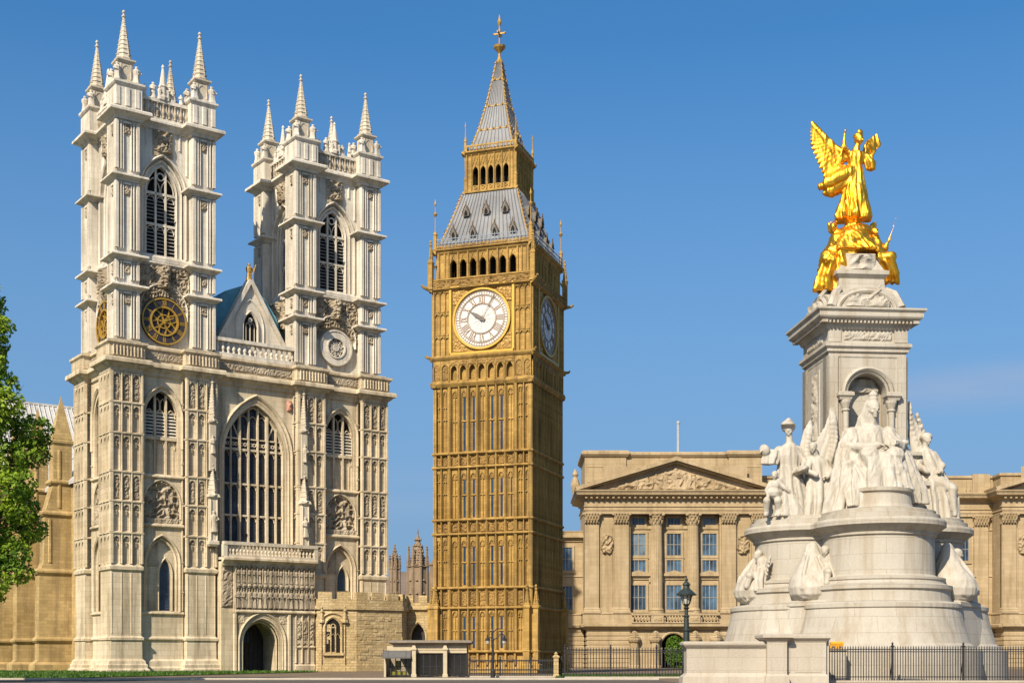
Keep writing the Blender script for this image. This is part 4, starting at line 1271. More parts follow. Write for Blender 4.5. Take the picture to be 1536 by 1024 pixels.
# roofs: ribbed iron plates with gilt hips
def hip_roof(mb, lv, seams, mb2=None, er=.1):
    for k in range(4):
        mb.M = frame(T, 90 * k)
        for (h0, z0), (h1, z1) in zip(lv[:-1], lv[1:]):
            mb.add([(-h0, -h0, z0), (h0, -h0, z0), (h1, -h1, z1), (-h1, -h1, z1)], [(0, 1, 2, 3)])
            for j in range(seams):
                f = -1 + 2 * (j + .5) / seams
                p = Vector((f * h0, -h0, z0)); q = Vector((f * h1, -h1, z1)); s = .075 * (h0 + h1) / 12 + .02
                mb.add([p + Vector((-s, 0, 0)), p + Vector((s, 0, 0)), q + Vector((s * .8, 0, 0)), q + Vector((-s * .8, 0, 0)), p + Vector((0, -.09, .04)), q + Vector((0, -.09, .04))], [(0, 4, 5, 3), (4, 1, 2, 5)])
            if mb2 is not None:
                mb2.M = mb.M
                tube(mb2, [(h0, -h0 - .02, z0), (h1, -h1 - .02, z1)], [er, er * .85], 6)
                n = max(2, int((z1 - z0) / .55))
                for q in range(n):
                    g_ = (q + .5) / n; hh = h0 + (h1 - h0) * g_; zz = z0 + (z1 - z0) * g_
                    lathe(mb2, hh + .08, -hh - .08, [(.03, zz - .05), (.13, zz + .08), (.02, zz + .26)], 5)
    mb.M = None
    if mb2 is not None: mb2.M = None
a = MB(); b = MB()
hip_roof(a, [(6.35, 54.6), (5.9, 55.8), (5.1, 58.2), (4.35, 60.6), (3.85, 62.3)], 20, b)
lr = a.build('roof', 'lead_bb', ct)
b.build('ridge', 'gilt_dull', lr)
a = MB(); b = MB()
hip_roof(a, [(3.15, 68.2), (2.6, 69.8), (1.92, 72.3), (1.28, 75.2), (.74, 78.2), (.33, 80.8)], 10, b, .1)
for z, h in ((71.2, 2.24), (74.6, 1.43), (78.3, .75)):
    for k in range(4):
        b.M = frame(T, 90 * k)
        for j in range(max(2, int(h * 2.5))):
            u = -h + 2 * h * (j + .5) / max(2, int(h * 2.5)); lathe(b, u, -h - .06, [(.1, z - .12), (.16, z), (.02, z + .3)], 5)
        box(b, -h, h, -h - .06, -h + .1, z - .12, z)
b.M = None
sp = a.build('spire', 'lead_bb', ct)
b.build('ridge', 'gilt_dull', sp)
a = MB()
lathe(a, 0, 0, [(.42, 80.6), (.5, 80.9), (.3, 81.2), (.16, 81.6), (.16, 82.0), (.3, 82.2), (.75, 82.7), (.85, 82.95), (.7, 83.0), (.2, 82.8), (.1, 83.2), (.1, 84.1), (.2, 84.3), (.1, 84.5), (.09, 84.6)], 10)
box(a, -.8, .8, -.08, .08, 84.55, 84.75); box(a, -.08, .08, -.8, .8, 84.55, 84.75)
for s in (-1, 1): lathe(a, s * .8, 0, [(.02, 84.45), (.16, 84.65), (.02, 84.85)], 6)
lathe(a, 0, 0, [(.1, 84.6), (.2, 85.0), (.1, 85.3), (.1, 85.6), (.22, 85.9), (.3, 86.15), (.18, 86.5), (.02, 87.2)], 8)
a.build('finial', 'gilt_dull', sp)
# dormers on the lower roof
def dormer_mesh():
    m = MB(); m.cur = 0
    prism(m, [(-.36, 0), (.36, 0), (.36, .5), (0, 1.3), (-.36, .5)], -.35, .7)
    m.cur = 1
    prism(m, [(-.22, .05), (.22, .05), (.22, .45), (0, .85), (-.22, .45)], -.37, -.34)
    m.cur = 2
    for s in (-1, 1):
        tube(m, [(s * .44, -.36, .1), (s * .42, -.36, .6), (0, -.36, 1.5)], [.05, .06, .05], 5)
        for q in range(3): lathe(m, s * (.46 - q * .13), -.38, [(.03, .5 + q * .28), (.1, .6 + q * .28), (.02, .8 + q * .28)], 5)
    lathe(m, 0, -.36, [(.05, 1.35), (.12, 1.5), (.05, 1.65), (.09, 1.75), (.01, 2.0)], 6)
    return m
dm = dormer_mesh().build('dormer', ['lead_dark', 'void', 'bronze'], lr)
first = True
def roof_h(z):
    lv = [(6.35, 54.6), (5.9, 55.8), (5.1, 58.2), (4.35, 60.6), (3.85, 62.3)]
    for (h0, z0), (h1, z1) in zip(lv[:-1], lv[1:]):
        if z0 <= z <= z1: return h0 + (h1 - h0) * (z - z0) / (z1 - z0)
for k in range(4):
    for (z, us_) in ((56.0, (-4.2, -1.5, 1.5, 4.0)), (59.0, (-2.8, 0, 2.6))):
        for u in us_:
            o = dm if first else dup(dm, lr)
            first = False
            o.matrix_local = frame(T, 90 * k) @ Matrix.Translation((u, -roof_h(z), z))
M['cresting'] = plain('pale_cresting', (0.20, 0.23, 0.26), 0.5, 0, 0.2, 4)
# pale cresting round the roof foot
a = MB()
for k in range(4):
    a.M = frame(T, 90 * k)
    for z in (55.2, 55.75): box(a, -6.75, 6.75, -6.75, -6.69, z, z + .07)
    for j in range(28):
        u = -6.6 + 13.2 * j / 27; box(a, u - .035, u + .035, -6.75, -6.69, 54.6, 56.0)
a.build('cresting', 'cresting', ct)
# corner pinnacles and rods
def corner_pinnacle(sx, sy):
    m = MB(); x, y = sx * 7.0, sy * 7.0
    rect_loft(m, x - .3, x + .3, y - .3, y + .3, [(.1, 49.3), (0, 49.6), (0, 52.6), (.1, 52.8), (0, 52.9)])
    spire(m, x, y, .27, 52.9, 55.3, 6, 4)
    tube(m, [(x, y, 51.6), (sx * 6.6, sy * 6.6, 52.4), (sx * 6.3, sy * 6.3, 52.6)], .14, 6); tube(m, [(x, y, 50.3), (sx * 6.3, sy * 6.3, 50.6)], .16, 6)
    o = m.build('pinnacle', 'bb', ct)
    m = MB(); tube(m, [(sx * 6.7, sy * 6.7, 49.1), (sx * 7.7, sy * 7.7, 49.5), (sx * 7.9, sy * 7.9, 49.75)], [.3, .2, .15], 6)
    m.build('gargoyle', 'bb', ct)
    m = MB(); tube(m, [(sx * 6.7, sy * 6.7, 40.3), (sx * 7.4, sy * 7.4, 40.45), (sx * 7.55, sy * 7.55, 40.7)], [.25, .18, .12], 6)
    m.build('gargoyle', 'bb', ct)
    r = MB(); x, y = sx * 6.55, sy * 6.55
    lathe(r, x, y, [(.28, 54.4), (.28, 56.4), (.34, 56.5), (.2, 56.8), (.07, 57.0), (.06, 58.8), (.12, 58.9), (.3, 59.2), (.06, 59.5), (.05, 60.2), (.16, 60.5), (.02, 61.2)], 8)
    r.build('gilt_rod', 'gilt_dull', o)
    r = MB(); x, y = sx * 3.5, sy * 3.5
    lathe(r, x, y, [(.2, 62.4), (.2, 64.2), (.26, 64.3), (.1, 64.8), (.16, 67.6), (.22, 67.8), (.16, 69.3), (.22, 69.4), (.08, 70.0), (.05, 71.2), (.1, 71.4), (.01, 72.0)], 7)
    r.build('gilt_rod', 'bb', o)
for sx in (-1, 1):
    for sy in (-1, 1): corner_pinnacle(sx, sy)
# ------------------------------------------------------------ the palace
PY = 195.3
palace = thing('palace', 'long tan stone palace with pedimented column fronts behind the marble monument', 'palace', (0, PY, 0))
PSL = ['palace', 'palace', 'void']
def rustic(mb, u0, u1, w0, w1, z0, z1, n):
    """channelled ground storey: courses separated by sunk joints"""
    h = (z1 - z0) / n; pr = []
    for i in range(n): pr += [(-.1, z0 + i * h), (-.1, z0 + i * h + .1), (0, z0 + i * h + .16), (0, z0 + (i + 1) * h - .06)]
    pr.append((-.1, z1))
    rect_loft(mb, u0, u1, w0, w1, pr)

def leafcap(mb, u, w, z0, z1, r, sq=False):
    """corinthian capital with acanthus rows"""
    h = z1 - z0
    if sq: rect_loft(mb, u - r, u + r, w - .25, w + .2, [(0, z0), (.05, z0 + .6 * h), (.2, z0 + .85 * h), (.3, z0 + .88 * h), (.3, z1)])
    else: lathe(mb, u, w, [(r, z0), (r * 1.02, z0 + .6 * h), (r * 1.2, z0 + .85 * h), (r * 1.4, z0 + .87 * h), (r * 1.4, z1)], 12)
    n = 5 if sq else 10
    for row, (zb, s) in enumerate(((.02, .33), (.32, .36), (.6, .34))):
        for i in range(n):
            if sq:
                x = u - r + 2 * r * (i + .5 * (row % 2) + .25) / n; y = w - .38
            else:
                a_ = 2 * PI * (i + .5 * (row % 2)) / n; x = u + r * 1.08 * math.cos(a_); y = w + r * 1.08 * math.sin(a_)
            lathe(mb, x, y, [(.1, z0 + zb * h), (.2, z0 + (zb + s * .6) * h), (.27, z0 + (zb + s * .85) * h), (.05, z0 + (zb + s) * h)], 6)
    for s in (-1, 1):
        lathe(mb, u + s * r * 1.15, w - r * .9 if not sq else w - .35, [(.05, z0 + .66 * h), (.24, z0 + .76 * h), (.24, z0 + .86 * h), (.08, z0 + .95 * h)], 7)

wrd = random.Random(7)
def pwin(u, w, half, z0, z1, rows, parent, hood=None, nm='window'):
    """sash window: stone frame, sash bars, blue panes with pale curtains"""
    m = MB()
    for (x0, x1, a0, a1) in ((u - half - .3, u - half, z0 - .25, z1 + .3), (u + half, u + half + .3, z0 - .25, z1 + .3), (u - half, u + half, z1, z1 + .3), (u - half - .4, u + half + .4, z0 - .45, z0 - .252)):
        box(m, x0, x1, w - .18, w + .1, a0, a1)
    box(m, u - half, u + half, w - .15, w + .1, z0 - .25, z0)
    if hood:
        zt = z1 + hood
        box(m, u - half - .5, u + half + .5, w - .2, w + .05, zt - .5, zt - .15)
        prism(m, [(u - half - .95, zt), (u + half + .95, zt), (u + half + .95, zt + .2), (u + half * .4, zt + .72), (u, zt + .85), (u - half * .4, zt + .72), (u - half - .95, zt + .2)], w - .62, w)
        prism(m, [(u - half - .8, zt - .15), (u + half + .8, zt - .15), (u + half + .8, zt - .003), (u - half - .8, zt - .003)], w - .45, w)
        for s in (-1, 1): box(m, u + s * (half + .55) - .16, u + s * (half + .55) + .16, w - .35, w, zt - .9, zt - .152)
    f = m.build(nm, 'palace', parent)
    g_ = MB(); g_.add([(u - half, w - .03, z0), (u + half, w - .03, z0), (u + half, w - .03, z1), (u - half, w - .03, z1)], [(0, 1, 2, 3)])
    g_.build('pane', wrd.choice(('blue_glass', 'blue_glass', 'blue_glass_dim', 'blue_glass_pale')), f)
    s = MB()
    box(s, u - .07, u + .07, w - .1, w - .031, z0, z1)
    for i in range(1, rows): box(s, u - half, u + half, w - .09, w - .032, z0 + (z1 - z0) * i / rows - .05, z0 + (z1 - z0) * i / rows + .05)
    for q in (-1, 1):
        box(s, u + q * half / 2 - .03, u + q * half / 2 + .03, w - .07, w - .033, z0, z1); box(s, *sorted((u + q * half, u + q * (half - .1))), w - .1, w - .034, z0, z1)
    s.build('sash', 'sash_white', f)
    return f
M['sash_white'] = plain('painted_sash', (0.22, 0.205, 0.17), 0.5, 0, 0.06, 5)

def pavilion(cx, attic=True):
    hw = 13.4
    p = MB()
    # ground storey
    zt = 5.9
    rustic(p, cx - hw + .4, cx - 6.5, 0, 12, 0, zt, 9); rustic(p, cx + 6.5, cx + hw - .4, 0, 12, 0, zt, 9)
    wall_arch(p, cx - 6.6, cx + 6.6, 0, zt, .3, 3.5, cx - .2, 1.75, 0, 3.3, 1.75, 8)
    arch_mould(p, cx - .2, 1.75, 0, 3.3, 1.75, .35, .12, .35, 8)
    p.cur = 2; box(p, cx - 2.1, cx + 1.8, 3.7, 3.8, 0, 5.4); p.cur = 0
    for s in (-1, 1):
        for q in (2.9, 6.0):
            u = cx + s * q
            lathe(p, u, -.1, [(.85, 0), (.85, .3), (.7, .45), (.62, 3.7), (.8, 3.8), (.95, 4.1), (.95, 4.4)], 12)
            for j in range(3):
                ell_ = .75 - .2 * j; tube(p, [(u - ell_, -.3 - .12 * j, 4.5 + .32 * j), (u, -.75 + .1 * j, 4.62 + .32 * j), (u + ell_, -.3 - .12 * j, 4.5 + .32 * j)], [.16, .24, .16], 7)
    mould_run(p, cx - hw, cx + hw, .3, [(.2, 5.6), (.9, 5.95), (1.1, 6.1), (1.1, 6.4), (.5, 6.5), (.5, 6.6)])
    for s in (-1, 1):
        u0, u1 = sorted((cx + s * 6.4, cx + s * hw))
        rect_loft(p, u0, u1, .0, 12, [(.0, 5.8), (.45, 6.0), (.5, 6.35), (.15, 6.5), (.15, 7.8), (.25, 7.9), (.25, 8.05), (0, 8.15)])
    # main storey walls
    box(p, cx - 6.9, cx + 6.9, 1.6, 12, 6.0, 22.6)
    for s in (-1, 1):
        u0, u1 = sorted((cx + s * 6.9, cx + s * (hw - .15))); box(p, u0, u1, .35, 12, 8.0, 22.6)
        for q in (7.85, 12.2):
            u = cx + s * q
            rect_loft(p, u - 1.05, u + 1.05, -.1, .6, [(.25, 8.05), (.25, 8.35), (.12, 8.5), (.14, 8.7), (0, 8.85), (0, 21.0), (.08, 21.1), (0, 21.2)])
            leafcap(p, u, -.02, 21.2, 22.75, 1.05, True)
        rect_loft(p, *sorted((cx + s * 6.9, cx + s * 6.55)), .3, 1.7, [(0, 8), (0, 22.6)])
        # medallion
        u = cx + s * 9.95
        carved(p, u - .95, u + .95, 16.7, 19.6, .34, .5, 1.1, .12, 5, lambda a_, z: 1.0 if ((a_ - u) / .95) ** 2 + ((z - 18.1) / 1.45) ** 2 < 1 else 0.0, .3)
        rib(p, *sorted((cx + s * 9.1, cx + s * 9.2)), .35, .1, 9, 20.6); rib(p, *sorted((cx + s * 10.7, cx + s * 10.8)), .35, .1, 9, 20.6)
    mould_run(p, cx - 6.9, cx + 6.9, 1.6, string(20.6, .18, .4)); mould_run(p, cx - 6.9, cx + 6.9, 1.6, string(13.7, .15, .3))
    # entablature
    rect_loft(p, cx - hw + .15, cx + hw - .15, -.25, 12, [(0, 22.55), (0, 23.0), (.12, 23.05), (.12, 23.45), (.28, 23.6), (.05, 23.75), (.05, 24.6), (.3, 24.75), (.4, 24.95), (1.2, 25.2), (1.3, 25.5), (1.5, 25.75), (1.5, 25.9), (0, 26.0)])
    for j in range(34):
        u = cx - hw + .3 + (2 * hw - .6) * j / 33; box(p, u - .16, u + .16, -1.1, -.3, 24.75, 25.1)
    # pediment
    zb = 25.9
    prism(p, [(cx - hw + .2, zb), (cx + hw - .2, zb), (cx, zb + 4.05)], -.15, 6)
    bar2(p, (cx - hw - 1.2, zb + .2), (cx + .14, zb + 4.6), .55, -1.6, 6); bar2(p, (cx + hw + 1.2, zb + .2), (cx - .14, zb + 4.6), .55, -1.597, 6)
    bar2(p, (cx - hw - .7, zb + .02), (cx + .12, zb + 4.2), .3, -1.1, 6); bar2(p, (cx + hw + .7, zb + .02), (cx - .12, zb + 4.2), .3, -1.097, 6)
    # attic behind the pediment
    if not attic: rect_loft(p, cx - hw + .3, cx + hw - .6, .9, 11.5, [(0, 25.9), (0, 28.1), (.25, 28.3), (.25, 28.6), (0, 28.7)])
    if attic: rect_loft(p, cx - hw + .3, cx + hw - .6, 1.2, 11.5, [(0, 25.9), (0, 30.9), (.2, 31.05), (.45, 31.35), (.45, 31.6), (.2, 31.8), (-.5, 31.9)])
    for (x0, x1) in ((-hw + .2, -hw + 6.3), (hw - 5.4, hw - .5)) if attic else ():
        rect_loft(p, cx + x0, cx + x1, .9, 11.6, [(0, 25.9), (0, 30.9), (.2, 31.05), (.5, 31.4), (.5, 31.75), (.2, 31.95), (-.3, 32.05)])
        for z in (27.4, 29.6): mould_run(p, cx + x0 + .3, cx + x1 - .3, .9, string(z, .06, .15))
    if attic: lathe(p, cx - hw - 1.0, 5, [(.4, 25.9), (.5, 26.4), (.7, 27.4), (.5, 28.2), (.3, 28.6), (.5, 29.0), (.1, 29.8)], 8)
    wall = p.build('front_wall', PSL, palace)
    t = MB()
    def mk(u, z): return max(0.0, min(1, (zb + 3.3 * (1 - abs(u - cx) / 11.6) - z) / .5)) if z > zb else 0
    carved(t, cx - 10.5, cx + 10.5, zb + .1, zb + 3.6, -.2, .75, .62, .13, int(cx), mk, .05)
    for j, (du, hh) in enumerate(((-7.2, 1.3), (-5.6, 1.7), (-4.2, 1.9), (-2.8, 2.4), (-1.4, 2.7), (0, 3.2), (1.3, 2.7), (2.7, 2.4), (4.1, 2.0), (5.5, 1.6), (7.0, 1.2))):
        figurine(t, cx + du, -.35, zb + .1, hh, j, 1.35)
    t.build('pediment_relief', 'palace_carve', wall)
    for s in (-1, 1):
        c = MB(); u = cx + s * 2.68; vs = []
        n = 40
        lathe(c, u, .5, [(1.15, 8.0), (1.15, 8.3), (1.02, 8.36), (1.1, 8.5), (1.0, 8.62), (.92, 8.8)], 20)
        prof = [(.88, 8.8), (.88, 10), (.87, 13), (.84, 16), (.79, 19), (.76, 20.9), (.84, 21.0), (.84, 21.15)]
        for (r, z) in prof:
            for i in range(n):
                a_ = 2 * PI * i / n; rr = r * (1 if i % 2 else .92); vs.append((u + rr * math.cos(a_), .5 + rr * math.sin(a_), z))
        fs = [(k * n + i, k * n + (i + 1) % n, (k + 1) * n + (i + 1) % n, (k + 1) * n + i) for k in range(len(prof) - 1) for i in range(n)]
        c.add(vs, fs)
        leafcap(c, u, .5, 21.15, 22.7, .82)
        c.build('column', 'palace', palace)
    for du in (-5.25, 0, 5.25):
        pwin(cx + du, 1.6, 1.15, 8.6, 12.2, 2, wall, 1.35); pwin(cx + du, 1.6, 1.1, 14.1, 15.9, 1, wall); pwin(cx + du, 1.6, 1.1, 16.6, 19.8, 2, wall); pwin(cx + du, 1.6, .95, 21.1, 22.1, 1, wall)
    b = MB()
    for (x0, x1) in ((-6.4, -3.6), (-1.75, 1.75), (3.6, 6.4)):
        n = int((x1 - x0) / .42)
        for j in range(n): baluster(b, cx + x0 + (x1 - x0) * (j + .5) / n, -.35, 6.75, 7.7, .17)
        box(b, cx + x0, cx + x1, -.6, -.1, 6.55, 6.75)
    for (x0, x1) in ((-3.6, -1.75), (1.75, 3.6)):
        box(b, cx + x0, cx + x1, -.7, .4, 6.55, 7.7)
        carved(b, cx + x0 + .3, cx + x1 - .3, 6.85, 7.5, -.7, .12, 1.8, .12, 3)
    box(b, cx - 6.4, cx + 6.4, -.75, .4, 7.7, 8.0)
    b.build('balustrade', 'palace', wall)
M['palace_carve'] = stone('carved_bath_stone', (0.30, 0.225, 0.13), (0.40, 0.31, 0.19), (9, 9), 0.0, 1, 0.45, (0.24, 0.16, 0.08), 0.0, 0.35, grain=5)
pavilion(23.9); pavilion(85.0, False)

def wing(x0, x1, w0, top, wins, pil, name='wing'):
    p = MB(); dz = top - 28.6
    rustic(p, x0, x1, w0 - .4, w0 + 10, 0, 5.9, 9)
    rect_loft(p, x0, x1, w0 - .3, w0 + 10, [(0, 5.8), (.5, 6.0), (.55, 6.35), (.2, 6.5), (.2, 7.8), (.3, 7.9), (.3, 8.05), (0, 8.15)])
    if dz > -1:
        box(p, x0, x1, w0, w0 + 10, 8.0, 22.6)
        rect_loft(p, x0, x1, w0 - .3, w0 + 10, [(0, 22.55), (0, 23.0), (.12, 23.05), (.12, 23.45), (.28, 23.6), (.05, 23.75), (.05, 24.6), (.3, 24.75), (.4, 24.95), (1.1, 25.2), (1.2, 25.5), (1.4, 25.75), (1.4, 25.9), (0, 26.0)])
        rect_loft(p, x0, x1, w0 - .1, w0 + 9, [(0, 25.9), (.1, 26.2), (0, 26.3), (0, 28.1), (.25, 28.3), (.25, 28.6), (0, 28.7)])
        for u in pil:
            rect_loft(p, u - 1.05, u + 1.05, w0 - .45, w0 + .2, [(.25, 8.05), (.25, 8.35), (.12, 8.5), (.14, 8.7), (0, 8.85), (0, 21.0), (.08, 21.1), (0, 21.2)])
            leafcap(p, u, w0 - .35, 21.2, 22.75, 1.05, True)
            box(p, u - 1.3, u + 1.3, w0 - .45, w0 + .2, 26.0, 28.9)
        n = int((x1 - x0) / .55)
        for j in range(n):
            u = x0 + (x1 - x0) * (j + .5) / n
            if (int((u - x0) / 4.4)) % 2: rib(p, u - .13, u + .13, w0 - .1, .12, 26.4, 28.0)
        mould_run(p, x0, x1, w0, string(13.7, .15, .3)); mould_run(p, x0, x1, w0, string(20.6, .15, .3))
    else:
        box(p, x0, x1, w0, w0 + 10, 8.0, top - 1.4)
        rect_loft(p, x0, x1, w0, w0 + 10, corn(top - .6, 1.0, .8)[:-1] + [(.1, top - .5), (.1, top - .1), (.2, top), (0, top + .1)])
        mould_run(p, x0, x1, w0, string(13.7, .15, .3))
    o = p.build(name, 'palace', palace)
    for (u, z0, z1, hood) in wins: pwin(u, w0, 1.05, z0, z1, 2, o, hood)
wing(-3.0, 10.8, 4.5, 20.4, [(8.0, 8.7, 12.2, None), (8.0, 14.6, 18.0, None), (3.5, 8.7, 12.2, None), (3.5, 14.6, 18.0, None)], [])
ws = []
for u in (40.5, 45.2, 49.9, 54.6, 59.3, 64.0, 67.2):
    ws += [(u, 8.6, 12.2, 1.35), (u, 16.0, 19.4, None)]
wing(37.0, 72.0, 4.0, 28.6, ws, [42.8, 47.5, 52.2, 57.0, 61.7, 70.0])
a = MB(); lathe(a, 24.85, 4, [(.3, 31.7), (.24, 32.2), (.22, 36.4), (.3, 36.5), (.26, 36.8), (.05, 36.9)], 10)
a.build('flagpole', 'pole', palace)

# clipped shrub under the palace arch
def leaf_cloud(mb, blobs, n, size, rd, shell=.55, up=.25):
    tot = sum(b[3] * b[4] * b[5] for b in blobs)
    for (x, y, z, rx, ry, rz) in blobs:
        for i in range(int(n * rx * ry * rz / tot)):
            d = Vector((rd.gauss(0, 1), rd.gauss(0, 1), rd.gauss(0, 1))).normalized()
            r = shell + (1 - shell) * rd.random() ** .6
            if noise.noise(Vector((x + d.x * rx * r, y + d.y * ry * r, z + d.z * rz * r)) * (1.6 / max(rx, .6))) < -.28: continue
            c = Vector((x + d.x * rx * r, y + d.y * ry * r, z + d.z * rz * r))
            nrm = (d * .6 + Vector((rd.gauss(0, .6), rd.gauss(0, .6), rd.gauss(0, .6) + up))).normalized()
            t = nrm.cross(Vector((rd.gauss(0, 1), rd.gauss(0, 1), rd.gauss(0, 1)))).normalized(); b_ = nrm.cross(t)
            s = size * rd.uniform(.6, 1.3)
            mb.add([c - t * s, c + b_ * s * .55 + nrm * s * .12, c + t * s, c - b_ * s * .55 + nrm * s * .12], [(0, 1, 2, 3)])
rd = random.Random(11)
sh = thing('shrub', 'bright green rounded shrub in the palace archway behind the railing', 'shrub', (23.8, PY - 1.4, 0))
a = MB(); leaf_cloud(a, [(0, 0, 2.3, 1.6, 1.1, 2.3), (.3, -.2, 1.2, 1.8, 1.2, 1.3), (-.2, 0, 3.4, 1.2, 1.0, 1.35)], 5200, .15, rd)
a.build('foliage', 'hedge', sh, recalc=False)
a = MB(); tube(a, [(0, 0, 0), (.05, 0, 1.2), (0, 0, 3)], [.14, .1, .04], 7); a.build('stem', 'bark', sh)

# ------------------------------------------------------------ stone annex, gate wall, turrets between church and clock tower
def rough_wall(mb, path, z0, z1, thick=.8):
    for (p, q) in zip(path[:-1], path[1:]):
        p = Vector(p); q = Vector(q); d = (q - p); L = d.length; d.normalize(); nrm = Vector((d.y, -d.x))
        mb.M = Matrix(((d.x, -nrm.x, 0, p.x), (d.y, -nrm.y, 0, p.y), (0, 0, 1, 0), (0, 0, 0, 1)))
        yield L, d
    mb.M = None
ax = thing('stone_annex', 'low rough yellow stone annex with battlements beside the right church tower', 'building', (0, 0, 0))
def abp(t, w):
    c, s = math.cos(R(35.8)), math.sin(R(35.8)); return (-39.2 + c * t - s * w, 130 + s * t + c * w)
pA, pB, pC, pD = abp(21.9, -1.6), abp(25.6, -3.1), abp(31.3, -3.0), abp(33.6, -.6)
pE = abp(33.6, 9)
a = MB(); rd = random.Random(5)
fp = [pA, pB, pC, pD, pE, abp(22, 9)]
def poly_prism(mb, pts, z0, z1):
    n = len(pts)
    mb.add([(x, y, z0) for x, y in pts] + [(x, y, z1) for x, y in pts], [tuple(range(n)), tuple(range(n, 2 * n))] + [(i, (i + 1) % n, n + (i + 1) % n, n + i) for i in range(n)])
def off(pts, d):
    """push the outline outwards"""
    c = Vector((sum(p[0] for p in pts) / len(pts), sum(p[1] for p in pts) / len(pts))); r = []
    for p in pts:
        v = Vector(p) - c; r.append(tuple(Vector(p) + v.normalized() * d))
    return r
poly_prism(a, fp, 0, 6.6)
poly_prism(a, off(fp, .25), 6.6, 7.0); poly_prism(a, off(fp, .12), 7.0, 7.7)
poly_prism(a, off(fp, .15), 0, .7)
for i, (p, q) in enumerate(zip(fp[:-2], fp[1:-1])):
    P0 = Vector(off(fp, .12)[i]); Q0 = Vector(off(fp, .12)[i + 1]); d = Q0 - P0; L = d.length; d.normalize(); nr = Vector((-d.y, d.x))
    n = max(1, int(L / 1.55))
    for j in range(n):
        s0 = L * j / n; s1 = s0 + L / n * .72
        c0 = P0 + d * s0; c1 = P0 + d * s1
        h = 8.45 + rd.uniform(-.14, .1)
        vs = [tuple(c0) + (7.65,), tuple(c1) + (7.65,), tuple(c1 + nr * .5) + (7.65,), tuple(c0 + nr * .5) + (7.65,)]
        a.add(vs + [(x, y, h) for x, y, z in vs], [(0, 1, 5, 4), (1, 2, 6, 5), (2, 3, 7, 6), (3, 0, 4, 7), (4, 5, 6, 7)])
    # rough coursed stones standing a little proud
    for z in [x * .42 for x in range(2, 15)]:
        s = rd.uniform(0, .6)
        while s < L - .5:
            ln = rd.uniform(.35, 1.0)
            if rd.random() < .5 and not (i == 0 and 1.3 < s < 2.9):
                c0 = P0 + d * s - nr * -.12; c1 = P0 + d * min(L, s + ln) - nr * -.12; o_ = rd.uniform(.02, .09)
                vs = [tuple(c0 - nr * o_) + (z + .02,), tuple(c1 - nr * o_) + (z + .02,), tuple(c1 - nr * o_) + (z + .38,), tuple(c0 - nr * o_) + (z + .38,), tuple(c0) + (z,), tuple(c1) + (z,), tuple(c1) + (z + .4,), tuple(c0) + (z + .4,)]
                a.add(vs, [(0, 1, 2, 3), (0, 1, 5, 4), (1, 2, 6, 5), (2, 3, 7, 6), (3, 0, 4, 7)])
            s += ln + .03
bw_ = a.build('wall', 'rubble', ax)
# traceried niche window of the annex
d = Vector(pB) - Vector(pA); ang = math.atan2(d.y, d.x)
Mx = Matrix.Translation((pA[0], pA[1], 0)) @ Matrix.Rotation(ang, 4, 'Z')
a = MB(); a.M = Mx
arch_mould(a, 1.5, .75, 2.0, 4.6, 1.0, .3, -.3, 0); arch_mould(a, 1.5, 1.15, .0, 5.2, .9, .18, -.2, 0)
for u in (1.25, 1.75): box(a, u - .06, u + .06, -.16, 0, 2.0, 4.9)
for u in (1.0, 1.5, 2.0): arch_mould(a, u, .18, 3.5, 3.6, .35, .06, -.14, 0, 4)
ring(a, 1.5, 4.85, .15, .25, -.14, 0, 10); box(a, .4, 2.6, -.3, 0, 1.7, 2.0)
spire(a, 2.75, -.15, .3, 5.2, 6.5, 6, 3); spire(a, .3, -.15, .25, 5.2, 6.4, 6, 3)
fw = a.build('window', 'rubble', ax)
a = MB(); a.M = Mx; arch_fill(a, 1.5, .75, 2.0, 4.6, 1.0, -.03); a.build('pane', 'void', fw)

gwall = thing('gate_wall', 'shaded yellow stone wall with a pointed doorway between annex and clock tower', 'wall', (0, 0, 0))
a = MB()
gx0, gx1, gy = -13.6, -6.0, 148.6
wall_arch(a, gx0, gx1, 0, 6.9, gy, 1.0, -10.45, .78, 0, 3.7, 1.6, 8)
box(a, gx0, gx1, gy + 1.0, gy + 1.4, 0, 7.2); a.add([(gx0, gy, 6.9), (gx1, gy, 6.9), (gx1, gy + 1.1, 6.9), (gx0, gy + 1.1, 6.9)], [(0, 1, 2, 3)])
arch_mould(a, -10.45, .78, 0, 3.7, 1.6, .28, gy - .22, gy + .05); mould_run(a, gx0, gx1, gy, string(7.0, .35, .6)); box(a, gx0, gx1, gy - .1, gy + .8, 7.0, 7.6)
for j in range(5): box(a, gx0 + .1 + j * 1.55, gx0 + 1.05 + j * 1.55, gy - .12, gy + .7, 7.6, 8.4)
rib(a, -9.2, -8.4, gy, .5, 0, 6.4)
gwb = a.build('wall', 'rubble', gwall)
a = MB(); arch_fill(a, -10.45, .78, 0, 3.7, 1.6, gy + .95)
for j in range(5): rib(a, -11.1 + j * .32, -11.03 + j * .32, gy + .95, .06, 0, 4.6)
a.build('door', 'wood', gwall)

